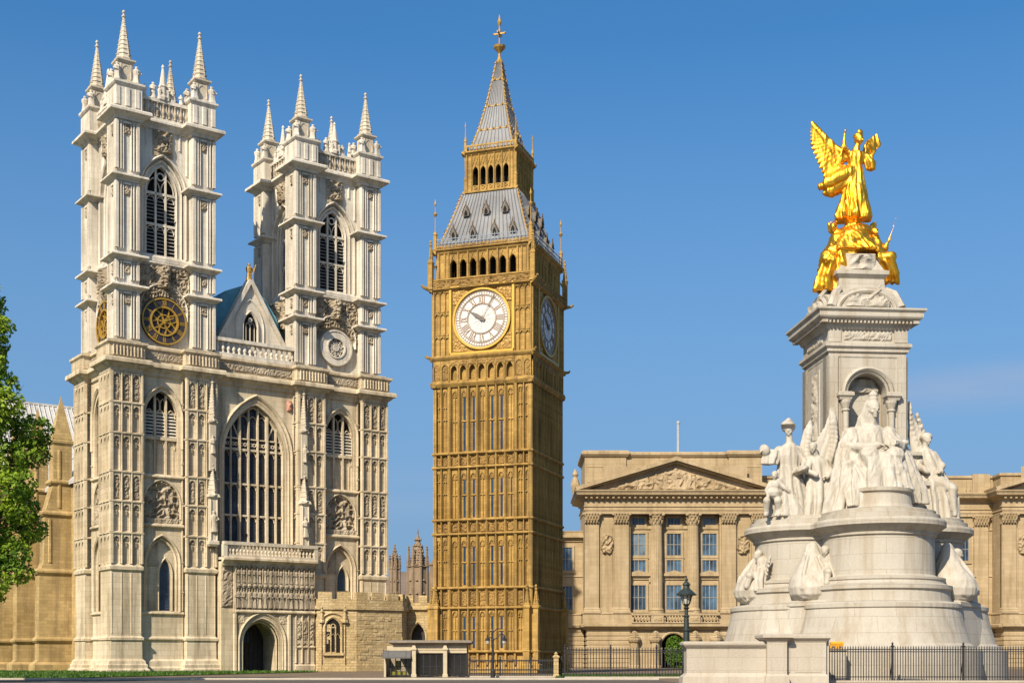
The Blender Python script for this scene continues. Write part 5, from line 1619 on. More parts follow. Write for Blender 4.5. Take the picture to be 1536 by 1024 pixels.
def turret(x, y, r, zb, zs, zt, label):
    t = thing('gothic_turret', label, 'turret', (x, y, 0), R(20))
    m = MB()
    lathe(m, 0, 0, [(r, 0), (r, zb), (r * 1.12, zb + .2), (r, zb + .4), (r, zs), (r * 1.15, zs + .15), (r * .9, zs + .4)], 8)
    for k in range(8):
        a_ = 2 * PI * k / 8; c, s = math.cos(a_), math.sin(a_)
        tube(m, [(r * 1.03 * c, r * 1.03 * s, 0), (r * 1.03 * c, r * 1.03 * s, zs + .4)], r * .12, 5)
        spire(m, r * 1.0 * c, r * 1.0 * s, r * .17, zs + .2, zs + .3 + r * 1.9, 5, 3)
        for q in range(4):
            a2 = a_ + PI / 8; z0 = zb + .6 + q * (zs - zb - .8) / 4
            lathe(m, r * .97 * math.cos(a2), r * .97 * math.sin(a2), [(.03, z0), (r * .17, z0 + .15), (r * .1, z0 + .35), (.02, z0 + .5)], 5)
    m.build('shaft', 'turret', t)
    m = MB(); spire(m, 0, 0, r * .78, zs + .4, zt, 8, 6)
    for q in range(5):
        z = zs + .6 + q * (zt - zs) * .15; rr = r * .78 * (1 - q * .17) + .05
        for k in range(8):
            a_ = 2 * PI * k / 8; lathe(m, rr * math.cos(a_), rr * math.sin(a_), [(.03, z - .1), (r * .14, z + .1), (r * .08, z + .3), (.01, z + .5)], 5)
    m.build('spire', 'turret', t)
turret(-17.95, 254, 1.9, 8, 18.7, 26.3, 'larger brown pinnacled turret just left of the clock tower')
turret(-20.5, 233, .95, 8, 16.9, 21.2, 'smaller brown pinnacled turret close beside the church tower')
hall = thing('slate_hall', 'dark slate roofed hall behind the two brown turrets', 'building', (-23, 262, 0))
a = MB(); box(a, -12, 14, 0, 22, 0, 11); a.build('wall', 'turret', hall)
a = MB(); a.add([(-8.5, -.6, 10.8), (14.6, -.6, 10.8), (14.6, 11, 19.2), (-1, 11, 19.2), (14.6, 22.6, 10.8), (-8.5, 22.6, 10.8)], [(0, 1, 2, 3), (3, 2, 4, 5), (0, 3, 5), (1, 2, 4)])
rf = a.build('roof', 'slate', hall)
a = MB(); rect_loft(a, 6.6, 8.7, 4.2, 6.2, [(0, 10), (0, 19.9), (.2, 20.1), (.2, 20.4), (0, 20.5)]); lathe(a, 7.2, 5, [(.3, 20.4), (.2, 21.2)], 8); a.build('chimney', 'turret', rf)
# ------------------------------------------------------------ marble monument
MON = Matrix.Translation((22.6, 88.16, 0)) @ Matrix.Rotation(R(5), 4, 'Z')
mon = thing('monument', 'white marble monument with a tall square pillar on a swelling rounded base', 'monument', (22.6, 88.16, 0), R(5))
CIRC = [(-.4, -5.5, 3.4), (-3.5, -1.2, 3.4), (3.5, -.6, 3.4), (0, -.8, 4.7), (0, 3.6, 3.4)]
def trefoil(off, n=120, c=(0, -1.0)):
    pts = []
    for i in range(n):
        a = 2 * PI * i / n; d = (math.cos(a), math.sin(a)); best = 0
        for (x, y, r) in CIRC:
            r = r + off; px, py = c[0] - x, c[1] - y
            b = px * d[0] + py * d[1]; q = px * px + py * py - r * r; D = b * b - q
            if D > 0: best = max(best, -b + math.sqrt(D))
        pts.append((c[0] + d[0] * best, c[1] + d[1] * best))
    return pts
def loft_outline(mb, prof, n=120):
    vs = []; fs = []
    for (o, z) in prof: vs += [(x, y, z) for x, y in trefoil(o, n)]
    for k in range(len(prof) - 1):
        for i in range(n):
            j = (i + 1) % n; fs.append((k * n + i, k * n + j, (k + 1) * n + j, (k + 1) * n + i))
    a = (len(prof) - 1) * n; fs.append(tuple(range(a, a + n)))
    mb.add(vs, fs)
a = MB()
loft_outline(a, [(2.75, 0), (2.75, 1.75), (2.7, 1.85), (2.3, 1.95), (2.25, 2.1), (2.05, 2.25), (1.75, 3.2), (1.5, 4.3), (1.58, 4.38), (1.58, 4.6), (1.3, 4.72), (.95, 4.78), (.88, 5.4), (1.02, 5.5), (1.02, 5.72), (.6, 5.85), (.55, 6.02), (.62, 6.08), (.62, 6.2), (.12, 6.32), (.0, 6.4), (-.03, 8.7), (.1, 8.78), (.1, 8.92), (.2, 9.0), (.5, 9.25), (.66, 9.35), (.66, 9.62), (.58, 9.75), (.3, 9.82), (.3, 10.05), (.05, 10.12), (.05, 10.3), (-.5, 10.36)])
base = a.build('pedestal', 'marble', mon)
for (x, y, r) in ((-4.3, -5.1, 42), (4.1, -5.0, -42)):
    a = MB(); a.M = Matrix.Translation((x, y, 0)) @ Matrix.Rotation(R(r), 4, 'Z')
    rect_loft(a, -1.5, 1.5, -1.7, 1.9, [(.55, 0), (.55, 1.7), (.35, 1.8), (.3, 2.3), (0, 4.5), (.1, 4.55), (.1, 4.8), (-.1, 4.9)])
    a.build('plinth', 'marble', mon)
a = MB()
lathe(a, -.2, -5.0, [(3.2, 10.2), (3.2, 10.42), (2.9, 10.5), (2.15, 10.6), (2.05, 10.8), (1.95, 11.5), (2.1, 11.58), (2.12, 11.76), (1.9, 11.84)], 48)
a.build('throne_base', 'marble', mon)
for (x0, x1, zt) in ((-3.9, -2.5, 12.7), (2.5, 3.9, 12.7)):
    a = MB(); rect_loft(a, x0, x1, -2.6, 2.6, [(.25, 10.2), (.25, 10.7), (0, 10.9), (0, zt - .5), (.3, zt - .25), (.3, zt), (0, zt + .1)])
    rect_loft(a, x0 * .78 if x0 > 0 else x0 + .6, x1 - .6 if x0 > 0 else x1, -2.5, 2.5, [(0, zt), (0, zt + 1.5), (.25, zt + 1.7), (.25, zt + 1.9), (0, zt + 2.0)])
    a.build('plinth', 'marble', mon)
# pillar
a = MB(); h = 2.55
rect_loft(a, -h, h, -h, h, [(.5, 10.2), (.5, 11.4), (.35, 11.6), (.2, 11.9), (0.01, 12.1)])
box(a, -h, h, -1.5, h, 12.0, 20.7); box(a, -h, -1.75, -h, -1.4, 12.0, 20.7); box(a, 1.75, h, -h, -1.4, 12.0, 20.7)
wall_arch(a, -1.76, 1.76, 12, 20.7, -h, 1.1, 0, 1.28, 12.0, 18.3, 1.28, 12)
for s in (-1, 1):
    rib(a, *sorted((s * h, s * 1.95)), -h, .16, 12.1, 20.7, .04)
    for kk in (1, 3):
        a.M = Matrix.Rotation(R(-90 * s), 4, 'Z')
        rib(a, -h, -1.8, -h, .14, 12.1, 20.7, .04); rib(a, 1.8, h, -h, .14, 12.1, 20.7, .04)
        if kk == 1:
            rib(a, -.8, .8, -h, .06, 13, 20.2, .03)
            carved(a, -.55, .55, 15.5, 20.0, -h - .05, .3, 1.5, .13, 12, lambda u, z: max(0, 1 - (u / (.25 + .3 * abs(math.sin(z * 1.3)))) ** 2), .1)
        a.M = None
rect_loft(a, -h, h, -h, h, [(0, 20.6), (0, 20.9), (.14, 21.0), (.14, 21.15), (.3, 21.3), (.3, 21.5), (.05, 21.6), (.05, 22.35), (.18, 22.45), (.25, 22.6), (.3, 22.7), (.78, 23.0), (.85, 23.1), (.85, 23.35), (1.0, 23.5), (1.0, 23.62), (0, 23.8)])
for s in (-1, 1): rib(a, *sorted((s * 2.62, s * 1.75)), -h - .05, .1, 21.6, 22.4, .02)
for k in range(4):
    a.M = Matrix.Rotation(R(90 * k), 4, 'Z')
    carved(a, -1.6, 1.6, 21.7, 22.3, -h - .06, .14, 2.3, .1, 7 + k)
    for j in range(26):
        u = -h - .6 + (2 * h + 1.2) * j / 25; box(a, u - .06, u + .06, -h - .62, -h - .25, 22.72, 22.9)
a.M = None
# niche
for (hf, th, wa, wb) in ((1.45, .3, -h - .3, -h), (1.28, .18, -h - .12, -h + .1)): arch_mould(a, 0, hf, 18.3, 18.3, hf, th, wa, wb, 14)
for s in (-1, 1):
    rect_loft(a, *sorted((s * 1.2, s * 1.95)), -h - .45, -h + .1, [(0, 17.85), (.05, 18.0), (.15, 18.1), (.15, 18.3), (0, 18.38)])
    lathe(a, s * 1.5, -h - .2, [(.2, 12.1), (.2, 17.1), (.27, 17.2), (.22, 17.3), (.36, 17.7), (.36, 17.86)], 12)
carved(a, -1.1, 1.1, 18.5, 19.6, -1.47, .35, 1.0, .1, 8, lambda u, z: 1.0 if u * u + (z - 18.3) ** 2 < 1.6 else 0)
pil = a.build('pillar', 'marble', mon)
# attic with curved gables
a = MB()
for k in range(4):
    a.M = Matrix.Rotation(R(90 * k), 4, 'Z')
    seg = [(2.45 * math.cos(PI - PI * i / 16), 23.7 + 1.5 * math.sin(PI - PI * i / 16)) for i in range(17)]
    prism(a, seg, -2.45 + .01 * k, -1.2)
    arch_mould(a, 0, 1.75, 23.75, 23.75, 1.05, .28, -2.62, -2.44, 10)
    carved(a, -1.5, 1.5, 23.8, 24.75, -2.46, .4, .9, .1, 4 + k, lambda u, z: 1.0 if (u / 1.7) ** 2 + ((z - 23.7) / 1.05) ** 2 < 1 else 0, .15)
    tube(a, [(-.9, -2.5, 24.0), (.1, -2.62, 24.4), (.8, -2.5, 25.0), (1.0, -2.2, 25.4)], [.12, .2, .16, .1], 6)
    tube(a, [(-2.3, -2.3, 23.9), (-1.9, -2.0, 24.9), (-1.5, -1.6, 25.3)], [.35, .3, .2], 7)
a.M = None
rect_loft(a, -1.5, 1.5, -1.5, 1.5, [(.6, 23.7), (.5, 24.2), (.2, 24.8), (.05, 25.3), (0, 26.0), (.1, 26.1), (.25, 26.25), (.25, 26.5), (0, 26.6), (-.25, 27.1), (-.55, 27.7), (-.9, 28.0)])
for k in range(4):
    a.M = Matrix.Rotation(R(90 * k), 4, 'Z')
    carved(a, -1.0, 1.0, 26.5, 27.7, -1.3, .45, 1.1, .1, 14 + k, lambda u, z: max(0, 1 - (u / 1.0) ** 2), .2)
a.M = None
a.build('attic', 'marble', mon)

# ------------------------------------------------------------ sculpture tools
def ell(mb, c, r, ax=None, nrm=None, nu=14, nv=9):
    """ellipsoid; r = (along ax, across, along nrm)"""
    if ax is None: A, B, Cn = Vector((1, 0, 0)), Vector((0, 1, 0)), Vector((0, 0, 1))
    else:
        A = Vector(ax).normalized(); Cn = Vector(nrm if nrm is not None else (0, 0, 1)); Cn = (Cn - A * Cn.dot(A)).normalized(); B = Cn.cross(A)
    c = Vector(c); vs = []; fs = []
    for j in range(1, nv):
        th = PI * j / nv
        for i in range(nu):
            ph = 2 * PI * i / nu
            vs.append(c + A * (r[0] * math.cos(th)) + B * (r[1] * math.sin(th) * math.cos(ph)) + Cn * (r[2] * math.sin(th) * math.sin(ph)))
    top = len(vs); vs.append(c + A * r[0]); vs.append(c - A * r[0])
    for j in range(nv - 2):
        for i in range(nu):
            k = (i + 1) % nu; fs.append((j * nu + i, j * nu + k, (j + 1) * nu + k, (j + 1) * nu + i))
    for i in range(nu):
        k = (i + 1) % nu; fs.append((top, k, i)); fs.append((top + 1, (nv - 2) * nu + i, (nv - 2) * nu + k))
    mb.add(vs, fs)

def limb(mb, pts, rad):
    tube(mb, pts, rad, 12)
    for p, r in zip(pts, rad): ell(mb, p, (r, r, r), nu=10, nv=7)

def robe(mb, rings, nf=9, seed=0, n=72, amp=.12):
    """cloth lofted through elliptical rings, pleated: rings = (x,y,z,rx,ry[,amp])"""
    vs = []; fs = []
    rd = random.Random(seed); ph = [rd.uniform(0, 6.28) for _ in range(4)]
    m = len(rings)
    for k, rg in enumerate(rings):
        x, y, z, rx, ry = rg[:5]; am = rg[5] if len(rg) > 5 else amp
        for i in range(n):
            t = 2 * PI * i / n
            s = (abs(math.sin(nf * .5 * t + ph[0] + k * .16 + .5 * math.sin(2 * t + ph[3]))) * 2 - 1.1) * .95 + (abs(math.sin((nf + 2) * t * .5 + ph[1] - k * .2)) - .6) * .5 + math.sin(3 * t + ph[2]) * .3
            f = 1 + 1.35 * am * s
            vs.append((x + rx * f * math.cos(t), y + ry * f * math.sin(t), z))
    for k in range(m - 1):
        for i in range(n):
            j = (i + 1) % n; fs.append((k * n + i, k * n + j, (k + 1) * n + j, (k + 1) * n + i))
    fs.append(tuple(range(n - 1, -1, -1))); a = (m - 1) * n; fs.append(tuple(range(a, a + n)))
    mb.add(vs, fs)

def head(mb, c, r, face, tilt=0, hair=True):
    c = Vector(c); f = Vector(face).normalized(); s = f.cross(Vector((0, 0, 1))).normalized(); u = s.cross(f)
    ell(mb, c + u * r * .15, (r * .78, r * .66, r * .92), f, u)
    ell(mb, c + f * r * .22 - u * r * .42, (r * .5, r * .46, r * .48), f, u)
    ell(mb, c + f * r * .82 - u * r * .12, (r * .22, r * .11, r * .26), f, u, 8, 6)
    ell(mb, c + f * r * .66 + u * r * .13, (r * .16, r * .46, r * .1), f, u, 10, 6)
    ell(mb, c + f * r * .68 - u * r * .5, (r * .12, r * .2, r * .08), f, u, 8, 6)
    ell(mb, c + f * r * .55 - u * r * .78, (r * .2, r * .2, r * .16), f, u, 8, 6)
    for q in (-1, 1):
        ell(mb, c + f * r * .5 + s * q * r * .38 - u * r * .28, (r * .2, r * .2, r * .2), nu=8, nv=6)
        ell(mb, c + s * q * r * .66 - u * r * .05, (r * .16, r * .1, r * .22), f, u, 8, 6)
    if hair:
        ell(mb, c - f * r * .22 + u * r * .38, (r * .85, r * .8, r * .72), f, u)
        ell(mb, c - f * r * .75 - u * r * .1, (r * .4, r * .45, r * .45), f, u)

def hand(mb, c, d, pn, r, curl=.5):
    """palm, four unequal bent fingers and a thumb; d = direction of fingers, pn = palm normal"""
    c = Vector(c); d = Vector(d).normalized(); pn = Vector(pn); pn = (pn - d * pn.dot(d)).normalized(); s = d.cross(pn)
    ell(mb, c + d * r * .9, (r * 1.15, r * .95, r * .42), d, pn, 10, 7)
    for i, (q, ln) in enumerate(((-.66, 1.5), (-.22, 1.75), (.22, 1.65), (.62, 1.3))):
        b = c + d * r * 1.7 + s * q * r
        k1 = b + (d * math.cos(curl * .6) + pn * math.sin(curl * .6)) * r * ln * .45
        k2 = k1 + (d * math.cos(curl * 1.5) + pn * math.sin(curl * 1.5)) * r * ln * .32
        k3 = k2 + (d * math.cos(curl * 2.2) + pn * math.sin(curl * 2.2)) * r * ln * .24
        limb(mb, [b, k1, k2, k3], [r * .24, r * .22, r * .2, r * .16])
    b = c + d * r * .5 - s * r * .8
    limb(mb, [b, b + (d * .7 - s * .7 + pn * .4) * r * .7, b + (d * 1.3 - s * .75 + pn * .8) * r * .85], [r * .28, r * .25, r * .19])

def wing(mb, root, tip, d0, d1, l0, l1, n=11, th=.07, wd=.2, nrm=(0, 1, 0), bow=(0, 0, 0)):
    """feathered wing: a bowed arm from root to tip, overlapping feathers turning from d0 to d1"""
    root, tip, d0, d1, bow = Vector(root), Vector(tip), Vector(d0).normalized(), Vector(d1).normalized(), Vector(bow)
    def P(f): return root.lerp(tip, f) + bow * (4 * f * (1 - f))
    limb(mb, [P(f) for f in (0, .25, .5, .75, 1)], [wd * 1.0, wd * .95, wd * .75, wd * .5, wd * .2])
    for layer, (ls, off, k) in enumerate(((1.0, 0.0, n), (.6, .7, n), (.34, 1.3, n))):
        for i in range(k):
            f = (i + .5 + .3 * layer) / k
            if f > 1: continue
            d = d0.lerp(d1, f ** 1.1).normalized()
            L = (l0 + (l1 - l0) * f) * ls
            c = P(f * .97) + d * L * .5 - Vector(nrm) * th * off
            ell(mb, c, (L * .55, wd * (.95 - .25 * f), th * (1.1 + .3 * layer)), d, nrm, 10, 8)

def sculpt(name, mb, mat, parent, voxel, folds=(), heads=(), smooth=2, fine=.0):
    """fuse the pieces into ONE continuous skin, then press cloth folds into it"""
    o = mb.build(name, mat, None, recalc=True)
    md = o.modifiers.new('fuse', 'REMESH'); md.mode = 'VOXEL'; md.voxel_size = voxel; md.use_smooth_shade = True
    dg = bpy.context.evaluated_depsgraph_get(); dg.update()
    me = bpy.data.meshes.new_from_object(o.evaluated_get(dg))
    o.modifiers.clear(); old = o.data; o.data = me; bpy.data.meshes.remove(old)
    me.name = name
    bm = bmesh.new(); bm.from_mesh(me)
    for _ in range(smooth): bmesh.ops.smooth_vert(bm, verts=bm.verts, factor=.5, use_axis_x=True, use_axis_y=True, use_axis_z=True)
    bm.normal_update()
    if folds:
        mv = []
        for v in bm.verts:
            p = v.co; k = 1.0
            for (c, r) in heads:
                dd = (p - Vector(c)).length
                if dd < r * 1.5: k = min(k, max(0, (dd - r) / (r * .5)))
            dsp = 0
            if k > 0:
                for (fx, fy, fz, am, sh, sd) in folds:
                    q = Vector(((p.x + sh[0] * p.z) * fx + sd, (p.y + sh[1] * p.z) * fy, p.z * fz))
                    wv = noise.noise(q * .6 + Vector((3.1, sd, 1.7)))
                    q2 = q + Vector((wv * .9, wv * .7, wv * .3))
                    rr = 1 - 2.1 * abs(noise.noise(q2))
                    dsp += am * (rr - .45)
            mv.append(v.normal * dsp * k)
        for v, m_ in zip(bm.verts, mv): v.co += m_
        bmesh.ops.smooth_vert(bm, verts=bm.verts, factor=.35, use_axis_x=True, use_axis_y=True, use_axis_z=True)
    bm.to_mesh(me); bm.free()
    me.materials.clear(); me.materials.append(M[mat])
    me.polygons.foreach_set('use_smooth', [True] * len(me.polygons)); me.update()
    o.parent = parent
    return o

def statue(name, label, lx, ly, z, group=None):
    p = MON @ Vector((lx, ly, z))
    return thing(name, label, 'statue', p, R(5), group)

# ------------------------------------------------------------ gilded winged figure on top
def gp(lx, z, y=0): return (lx, y, z - 29.4)
st = statue('winged_statue', 'gilded winged figure standing on a ball with one arm raised, topmost on the monument', 0, 0, 29.4)
a = MB()
robe(a, [(-.1, 0, .85, 1.0, .8, .2), (-.1, 0, 1.15, 1.1, .85, .2), (-.05, 0, 1.7, .95, .78, .18), (-.02, 0, 2.5, .76, .64, .15), (.0, 0, 3.4, .6, .5, .12), (.05, 0, 4.0, .55, .44, .08), (.08, 0, 4.5, .46, .36, .05), (.1, 0, 5.0, .6, .42, .05), (.12, 0, 5.35, .5, .36, .03)], 8, 3)
robe(a, [(.35, -.1, 1.1, .5, .4, .25), (.3, -.15, 2.0, .5, .45, .2), (.2, -.1, 3.2, .4, .4, .1)], 6, 9)
robe(a, [(-.55, .0, 1.15, .42, .4, .25), (-.4, -.1, 2.2, .45, .4, .2), (-.2, 0, 3.2, .4, .4, .1)], 6, 19)
# cloth flying out to the left
for (p, r) in (([(-.2, 0, 4.0), (-.9, .1, 3.7), (-1.6, .15, 3.35), (-2.2, .2, 3.1)], [.5, .55, .5, .22]), ([(-.2, .1, 3.6), (-.9, .2, 3.2), (-1.5, .25, 2.85), (-1.85, .3, 2.75)], [.45, .5, .42, .18]), ([(-.3, .1, 4.3), (-1.0, .2, 4.2), (-1.7, .25, 3.8)], [.3, .34, .12])):
    limb(a, p, r)
limb(a, [(.12, 0, 5.2), (.2, -.05, 5.75), (.28, -.08, 6.0)], [.3, .2, .2])
head(a, (.32, -.14, 6.15), .36, (.5, -1, -.15))
ell(a, (.28, .0, 6.45), (.34, .34, .22)); ell(a, (.4, -.1, 6.65), (.2, .12, .25))
# raised arm (left) and bent arm (right)
limb(a, [(-.3, 0, 5.25), (-.62, -.1, 5.65), (-.68, -.12, 6.1), (-.66, -.12, 6.5)], [.2, .16, .13, .1]); hand(a, (-.66, -.12, 6.5), (0, 0, 1), (1, -.3, 0), .11, .4)
limb(a, [(.55, 0, 5.2), (1.1, -.15, 4.95), (1.2, -.3, 5.3), (.85, -.5, 5.75)], [.22, .18, .14, .1]); hand(a, (.85, -.5, 5.75), (-.5, -.3, .8), (-.5, -.6, -.3), .11, .7)
robe(a, [(1.1, -.1, 4.2, .25, .18, .3), (1.05, -.1, 4.7, .34, .26, .2), (.8, -.05, 5.2, .25, .22, .1)], 5, 7)
wing(a, (-.25, .3, 5.0), (-2.25, .75, 7.2), (-.75, .2, -.62), (-.62, .15, .78), 1.9, .7, 15, .07, .27, (0, 1, 0), (-.15, 0, .05))
limb(a, [(.45, .3, 5.0), (.9, .5, 5.5), (1.2, .6, 6.0)], [.25, .22, .18])
for q_ in range(4): ell(a, (1.28 + .09 * q_, .62, 6.15 - .08 * q_), (1.08 - .1 * q_, .27, .1), (.62, .2, .8 - .08 * q_), (-.3, .95, 0))
tube(a, [(-.95, -.1, 5.0), (-.7, -.1, 6.0), (-.55, -.1, 6.9)], [.07, .08, .05], 8)
lathe(a, -.05, 0, [(.5, -.1), (.74, .05), (.76, .22), (.5, .42), (.46, .55), (.62, .8), (.62, 1.1)], 16)
sculpt('gilded_body', a, 'gold', st, .042, [(1.9, 1.9, .3, .085, (.1, 0), 2.0), (4.2, 4.2, .5, .022, (-.2, .1), 7.0)], [((.32, -.14, 6.2), .45), ((-.66, -.12, 6.7), .3), ((.8, -.5, 5.9), .3)], 3)
# --- gilded seated figures round its foot
st = statue('seated_statues', 'gilded seated pair of draped figures crouching below the winged figure', 0, 0, 25.4)
a = MB()
ell(a, (-.2, 0, 3.3), (1.5, 1.4, 1.1)); ell(a, (.2, -.2, 4.0), (.95, .95, .5)); robe(a, [(-.1, -.1, 2.6, 1.9, 1.5, .1), (-.1, 0, 3.4, 1.5, 1.2, .12), (0, 0, 4.2, .8, .8, .1)], 7, 2)
# left figure
limb(a, [(-1.35, -.3, 2.6), (-1.3, -.3, 3.4), (-1.25, -.35, 3.9)], [.55, .55, .3]); head(a, (-1.55, -.5, 4.2), .32, (-.6, -1, -.1))
limb(a, [(-1.0, -.2, 3.7), (-1.6, -.1, 4.1), (-1.75, -.1, 4.6), (-1.45, -.1, 4.75)], [.24, .2, .15, .1]); hand(a, (-1.5, -.1, 4.72), (1, 0, .2), (0, 0, -1), .1, .6)
limb(a, [(-1.0, -.6, 3.7), (-.6, -1.0, 3.0), (-.2, -1.2, 2.7)], [.22, .18, .12])
robe(a, [(-2.0, -.6, .0, .85, .55, .25), (-1.95, -.6, .8, .8, .6, .22), (-1.75, -.7, 1.7, .75, .75, .18), (-1.6, -.6, 2.3, .8, .7, .1), (-1.4, -.4, 2.9, .7, .6, .08)], 7, 4)
limb(a, [(-1.3, -.6, 2.4), (-2.1, -1.0, 2.1), (-2.1, -.9, .7), (-2.25, -1.1, .2)], [.5, .42, .3, .2])
robe(a, [(-1.0, -.9, .9, .5, .35, .2), (-1.0, -1.0, 1.7, .6, .4, .18), (-.9, -.8, 2.5, .7, .5, .1)], 6, 14)
# right figure
limb(a, [(1.3, -.1, 2.3), (1.4, -.2, 3.2), (1.4, -.2, 3.7)], [.5, .48, .28]); head(a, (1.3, -.4, 4.0), .3, (.4, -1, -.1))
limb(a, [(1.6, -.1, 3.4), (2.05, -.2, 3.0), (2.35, -.3, 3.6), (2.55, -.3, 4.3)], [.22, .18, .14, .09]); tube(a, [(2.2, -.3, 3.4), (2.5, -.3, 4.2), (2.75, -.3, 5.0)], [.1, .09, .04], 8)
robe(a, [(2.35, -.2, .7, .5, .4, .25), (2.3, -.3, 1.4, .6, .5, .2), (2.0, -.3, 2.0, .65, .6, .14), (1.6, -.2, 2.7, .6, .5, .08)], 7, 8)
wing(a, (1.0, .2, 3.4), (1.35, .4, 4.7), (1, .1, -.3), (.6, .1, .8), .9, .5, 7, .06, .18, (0, 1, 0))
limb(a, [(1.4, -.4, 2.2), (2.2, -.7, 2.3), (2.5, -.6, 1.2)], [.45, .38, .25])
limb(a, [(-.5, -.2, 4.0), (-.45, -.2, 4.6), (-.5, -.2, 4.9)], [.25, .2, .1])
sculpt('gilded_body', a, 'gold', st, .045, [(1.3, 1.3, .4, .12, (.5, .2), 4.0), (3.2, 3.2, .7, .03, (.4, .2), 9.0)], [((-1.55, -.5, 4.2), .42), ((1.3, -.4, 4.0), .4)], 3)

# ------------------------------------------------------------ seated marble queen
st = statue('seated_statue', 'large white marble robed woman seated on a throne before the pillar niche', -.3, -4.2, 11.8)
a = MB()
box(a, -1.55, 1.6, .5, 1.6, -.3, 3.2); lathe(a, -1.5, .6, [(.25, 0), (.25, 3.4), (.35, 3.6), (.2, 3.9)], 10); lathe(a, 1.55, .6, [(.25, 0), (.25, 3.0), (.35, 3.2), (.2, 3.5)], 10)
limb(a, [(0, .3, 1.7), (0, .35, 2.8), (-.05, .4, 3.6)], [1.15, 1.0, .85])
robe(a, [(0, .1, 1.4, 1.4, 1.1, .06), (0, .25, 2.4, 1.15, .85, .08), (-.02, .3, 3.3, 1.2, .75, .08), (-.02, .35, 3.8, 1.15, .6, .05), (0, .35, 4.15, .6, .45, .03)], 8, 1)
limb(a, [(0, .35, 3.9), (.05, .2, 4.5), (.08, .12, 4.8)], [.42, .33, .34])
HQ = (.1, .0, 5.2)
head(a, HQ, .56, (.15, -1, -.12), hair=True)
# veil and small crown
robe(a, [(-.15, .65, 3.3, .85, .35, .12), (-.1, .6, 4.2, .7, .42, .1), (.0, .42, 5.0, .58, .5, .05), (.06, .3, 5.6, .46, .46, .03), (.1, .2, 5.85, .3, .3)], 6, 5)
lathe(a, .12, .12, [(.3, 5.7), (.34, 5.9), (.3, 6.0), (.36, 6.15), (.2, 6.35), (.06, 6.45)], 10)
# arms
limb(a, [(-1.15, .3, 3.7), (-1.65, -.1, 2.8), (-.9, -1.0, 2.62), (-.1, -1.45, 2.72)], [.5, .46, .36, .24]); hand(a, (-.15, -1.45, 2.74), (1, -.25, -.05), (0, -.1, -1), .25, .5)
limb(a, [(1.15, .3, 3.7), (1.75, .1, 2.9), (1.45, -.8, 2.75), (1.0, -1.3, 2.9)], [.5, .44, .34, .23]); hand(a, (1.05, -1.25, 2.9), (-.6, -.8, .1), (.2, -.2, -1), .25, .9)
robe(a, [(-1.6, -.3, 1.6, .5, .4, .2), (-1.6, -.15, 2.3, .55, .5, .16), (-1.45, .1, 3.0, .6, .55, .1), (-1.15, .3, 3.7, .5, .5, .04)], 6, 21)
ell(a, (1.0, -1.45, 2.85), (.18, .18, .16))
for q in range(9): ell(a, (1.75 + .22 * math.cos(q * 1.7), -.5 + .22 * math.sin(q * 2.1), 2.0 + q * .13), (.2, .2, .17), nu=8, nv=6)
# legs and skirt
for sx in (-.72, .85):
    limb(a, [(sx * .8, .0, 1.8), (sx, -1.5, 2.05), (sx * .95, -1.85, .9), (sx * .9, -2.0, .15), (sx * .95, -2.35, .02)], [.75, .62, .48, .34, .26])
robe(a, [(.05, -1.55, -.05, 1.55, 1.0, .2), (.05, -1.5, .6, 1.4, .95, .2), (.05, -1.4, 1.4, 1.4, .85, .14), (.05, -1.2, 2.0, 1.4, .95, .07), (.05, -.8, 2.35, 1.15, .9, .03)], 9, 6)
robe(a, [(.55, -2.0, .5, .55, .35, .2), (.5, -1.95, 1.3, .6, .45, .15), (.4, -1.6, 2.0, .6, .5, .1)], 6, 31)
# mantle sweeping down to the left over the drum and down to the right
robe(a, [(-2.3, -.9, -1.55, 1.0, .6, .22), (-2.15, -.85, -.8, .95, .65, .22), (-1.95, -.7, .2, .85, .7, .2), (-1.8, -.4, 1.3, .75, .7, .16), (-1.6, .0, 2.4, .65, .65, .1), (-1.3, .3, 3.5, .55, .5, .05)], 8, 12)
robe(a, [(-1.45, -1.75, -1.1, .55, .35, .2), (-1.45, -1.6, -.2, .65, .5, .2), (-1.3, -1.3, .9, .6, .6, .15), (-1.2, -.9, 1.9, .6, .6, .1)], 7, 15)
robe(a, [(2.45, -.1, -.75, .85, .6, .2), (2.25, -.2, .2, .85, .65, .2), (1.95, -.2, 1.2, .8, .7, .16), (1.65, -.05, 2.3, .72, .75, .1), (1.35, .1, 3.2, .68, .62, .06), (1.0, .3, 3.85, .55, .45, .04)], 8, 16)
sculpt('marble_body', a, 'statue_marble', st, .045, [(1.2, 1.2, .22, .10, (.35, .1), 1.0), (3.4, 3.4, .4, .03, (-.25, .2), 5.0)], [((.1, -.05, 5.2), .62), ((.1, -1.5, 2.7), .45), ((.9, -1.5, 3.0), .5)], 1)

# ------------------------------------------------------------ marble groups left and right
st = statue('helmeted_statue', 'white marble helmeted woman striding with a child at her knee, left of the pillar', -5.3, -2.9, 10.3)
a = MB()
robe(a, [(0.1, 0, 0, 1.2, .85, .2), (.05, 0, .9, 1.05, .8, .2), (0, 0, 1.9, .9, .7, .17), (0, 0, 2.7, .8, .6, .12), (0, 0, 3.3, .66, .5, .09), (0, 0, 3.9, .78, .52, .08), (0, 0, 4.4, .68, .45, .05), (.05, 0, 4.7, .3, .28, .02)], 8, 3)
limb(a, [(.05, 0, 4.6), (.05, -.05, 5.2)], [.25, .2]); head(a, (0.02, -.1, 5.5), .38, (-.5, -1, -.05))
ell(a, (.0, .0, 5.72), (.44, .42, .36)); limb(a, [(-.35, -.1, 5.95), (.05, .05, 6.2), (.5, .2, 5.85)], [.12, .16, .1]); ell(a, (-.1, -.25, 5.85), (.48, .46, .12))
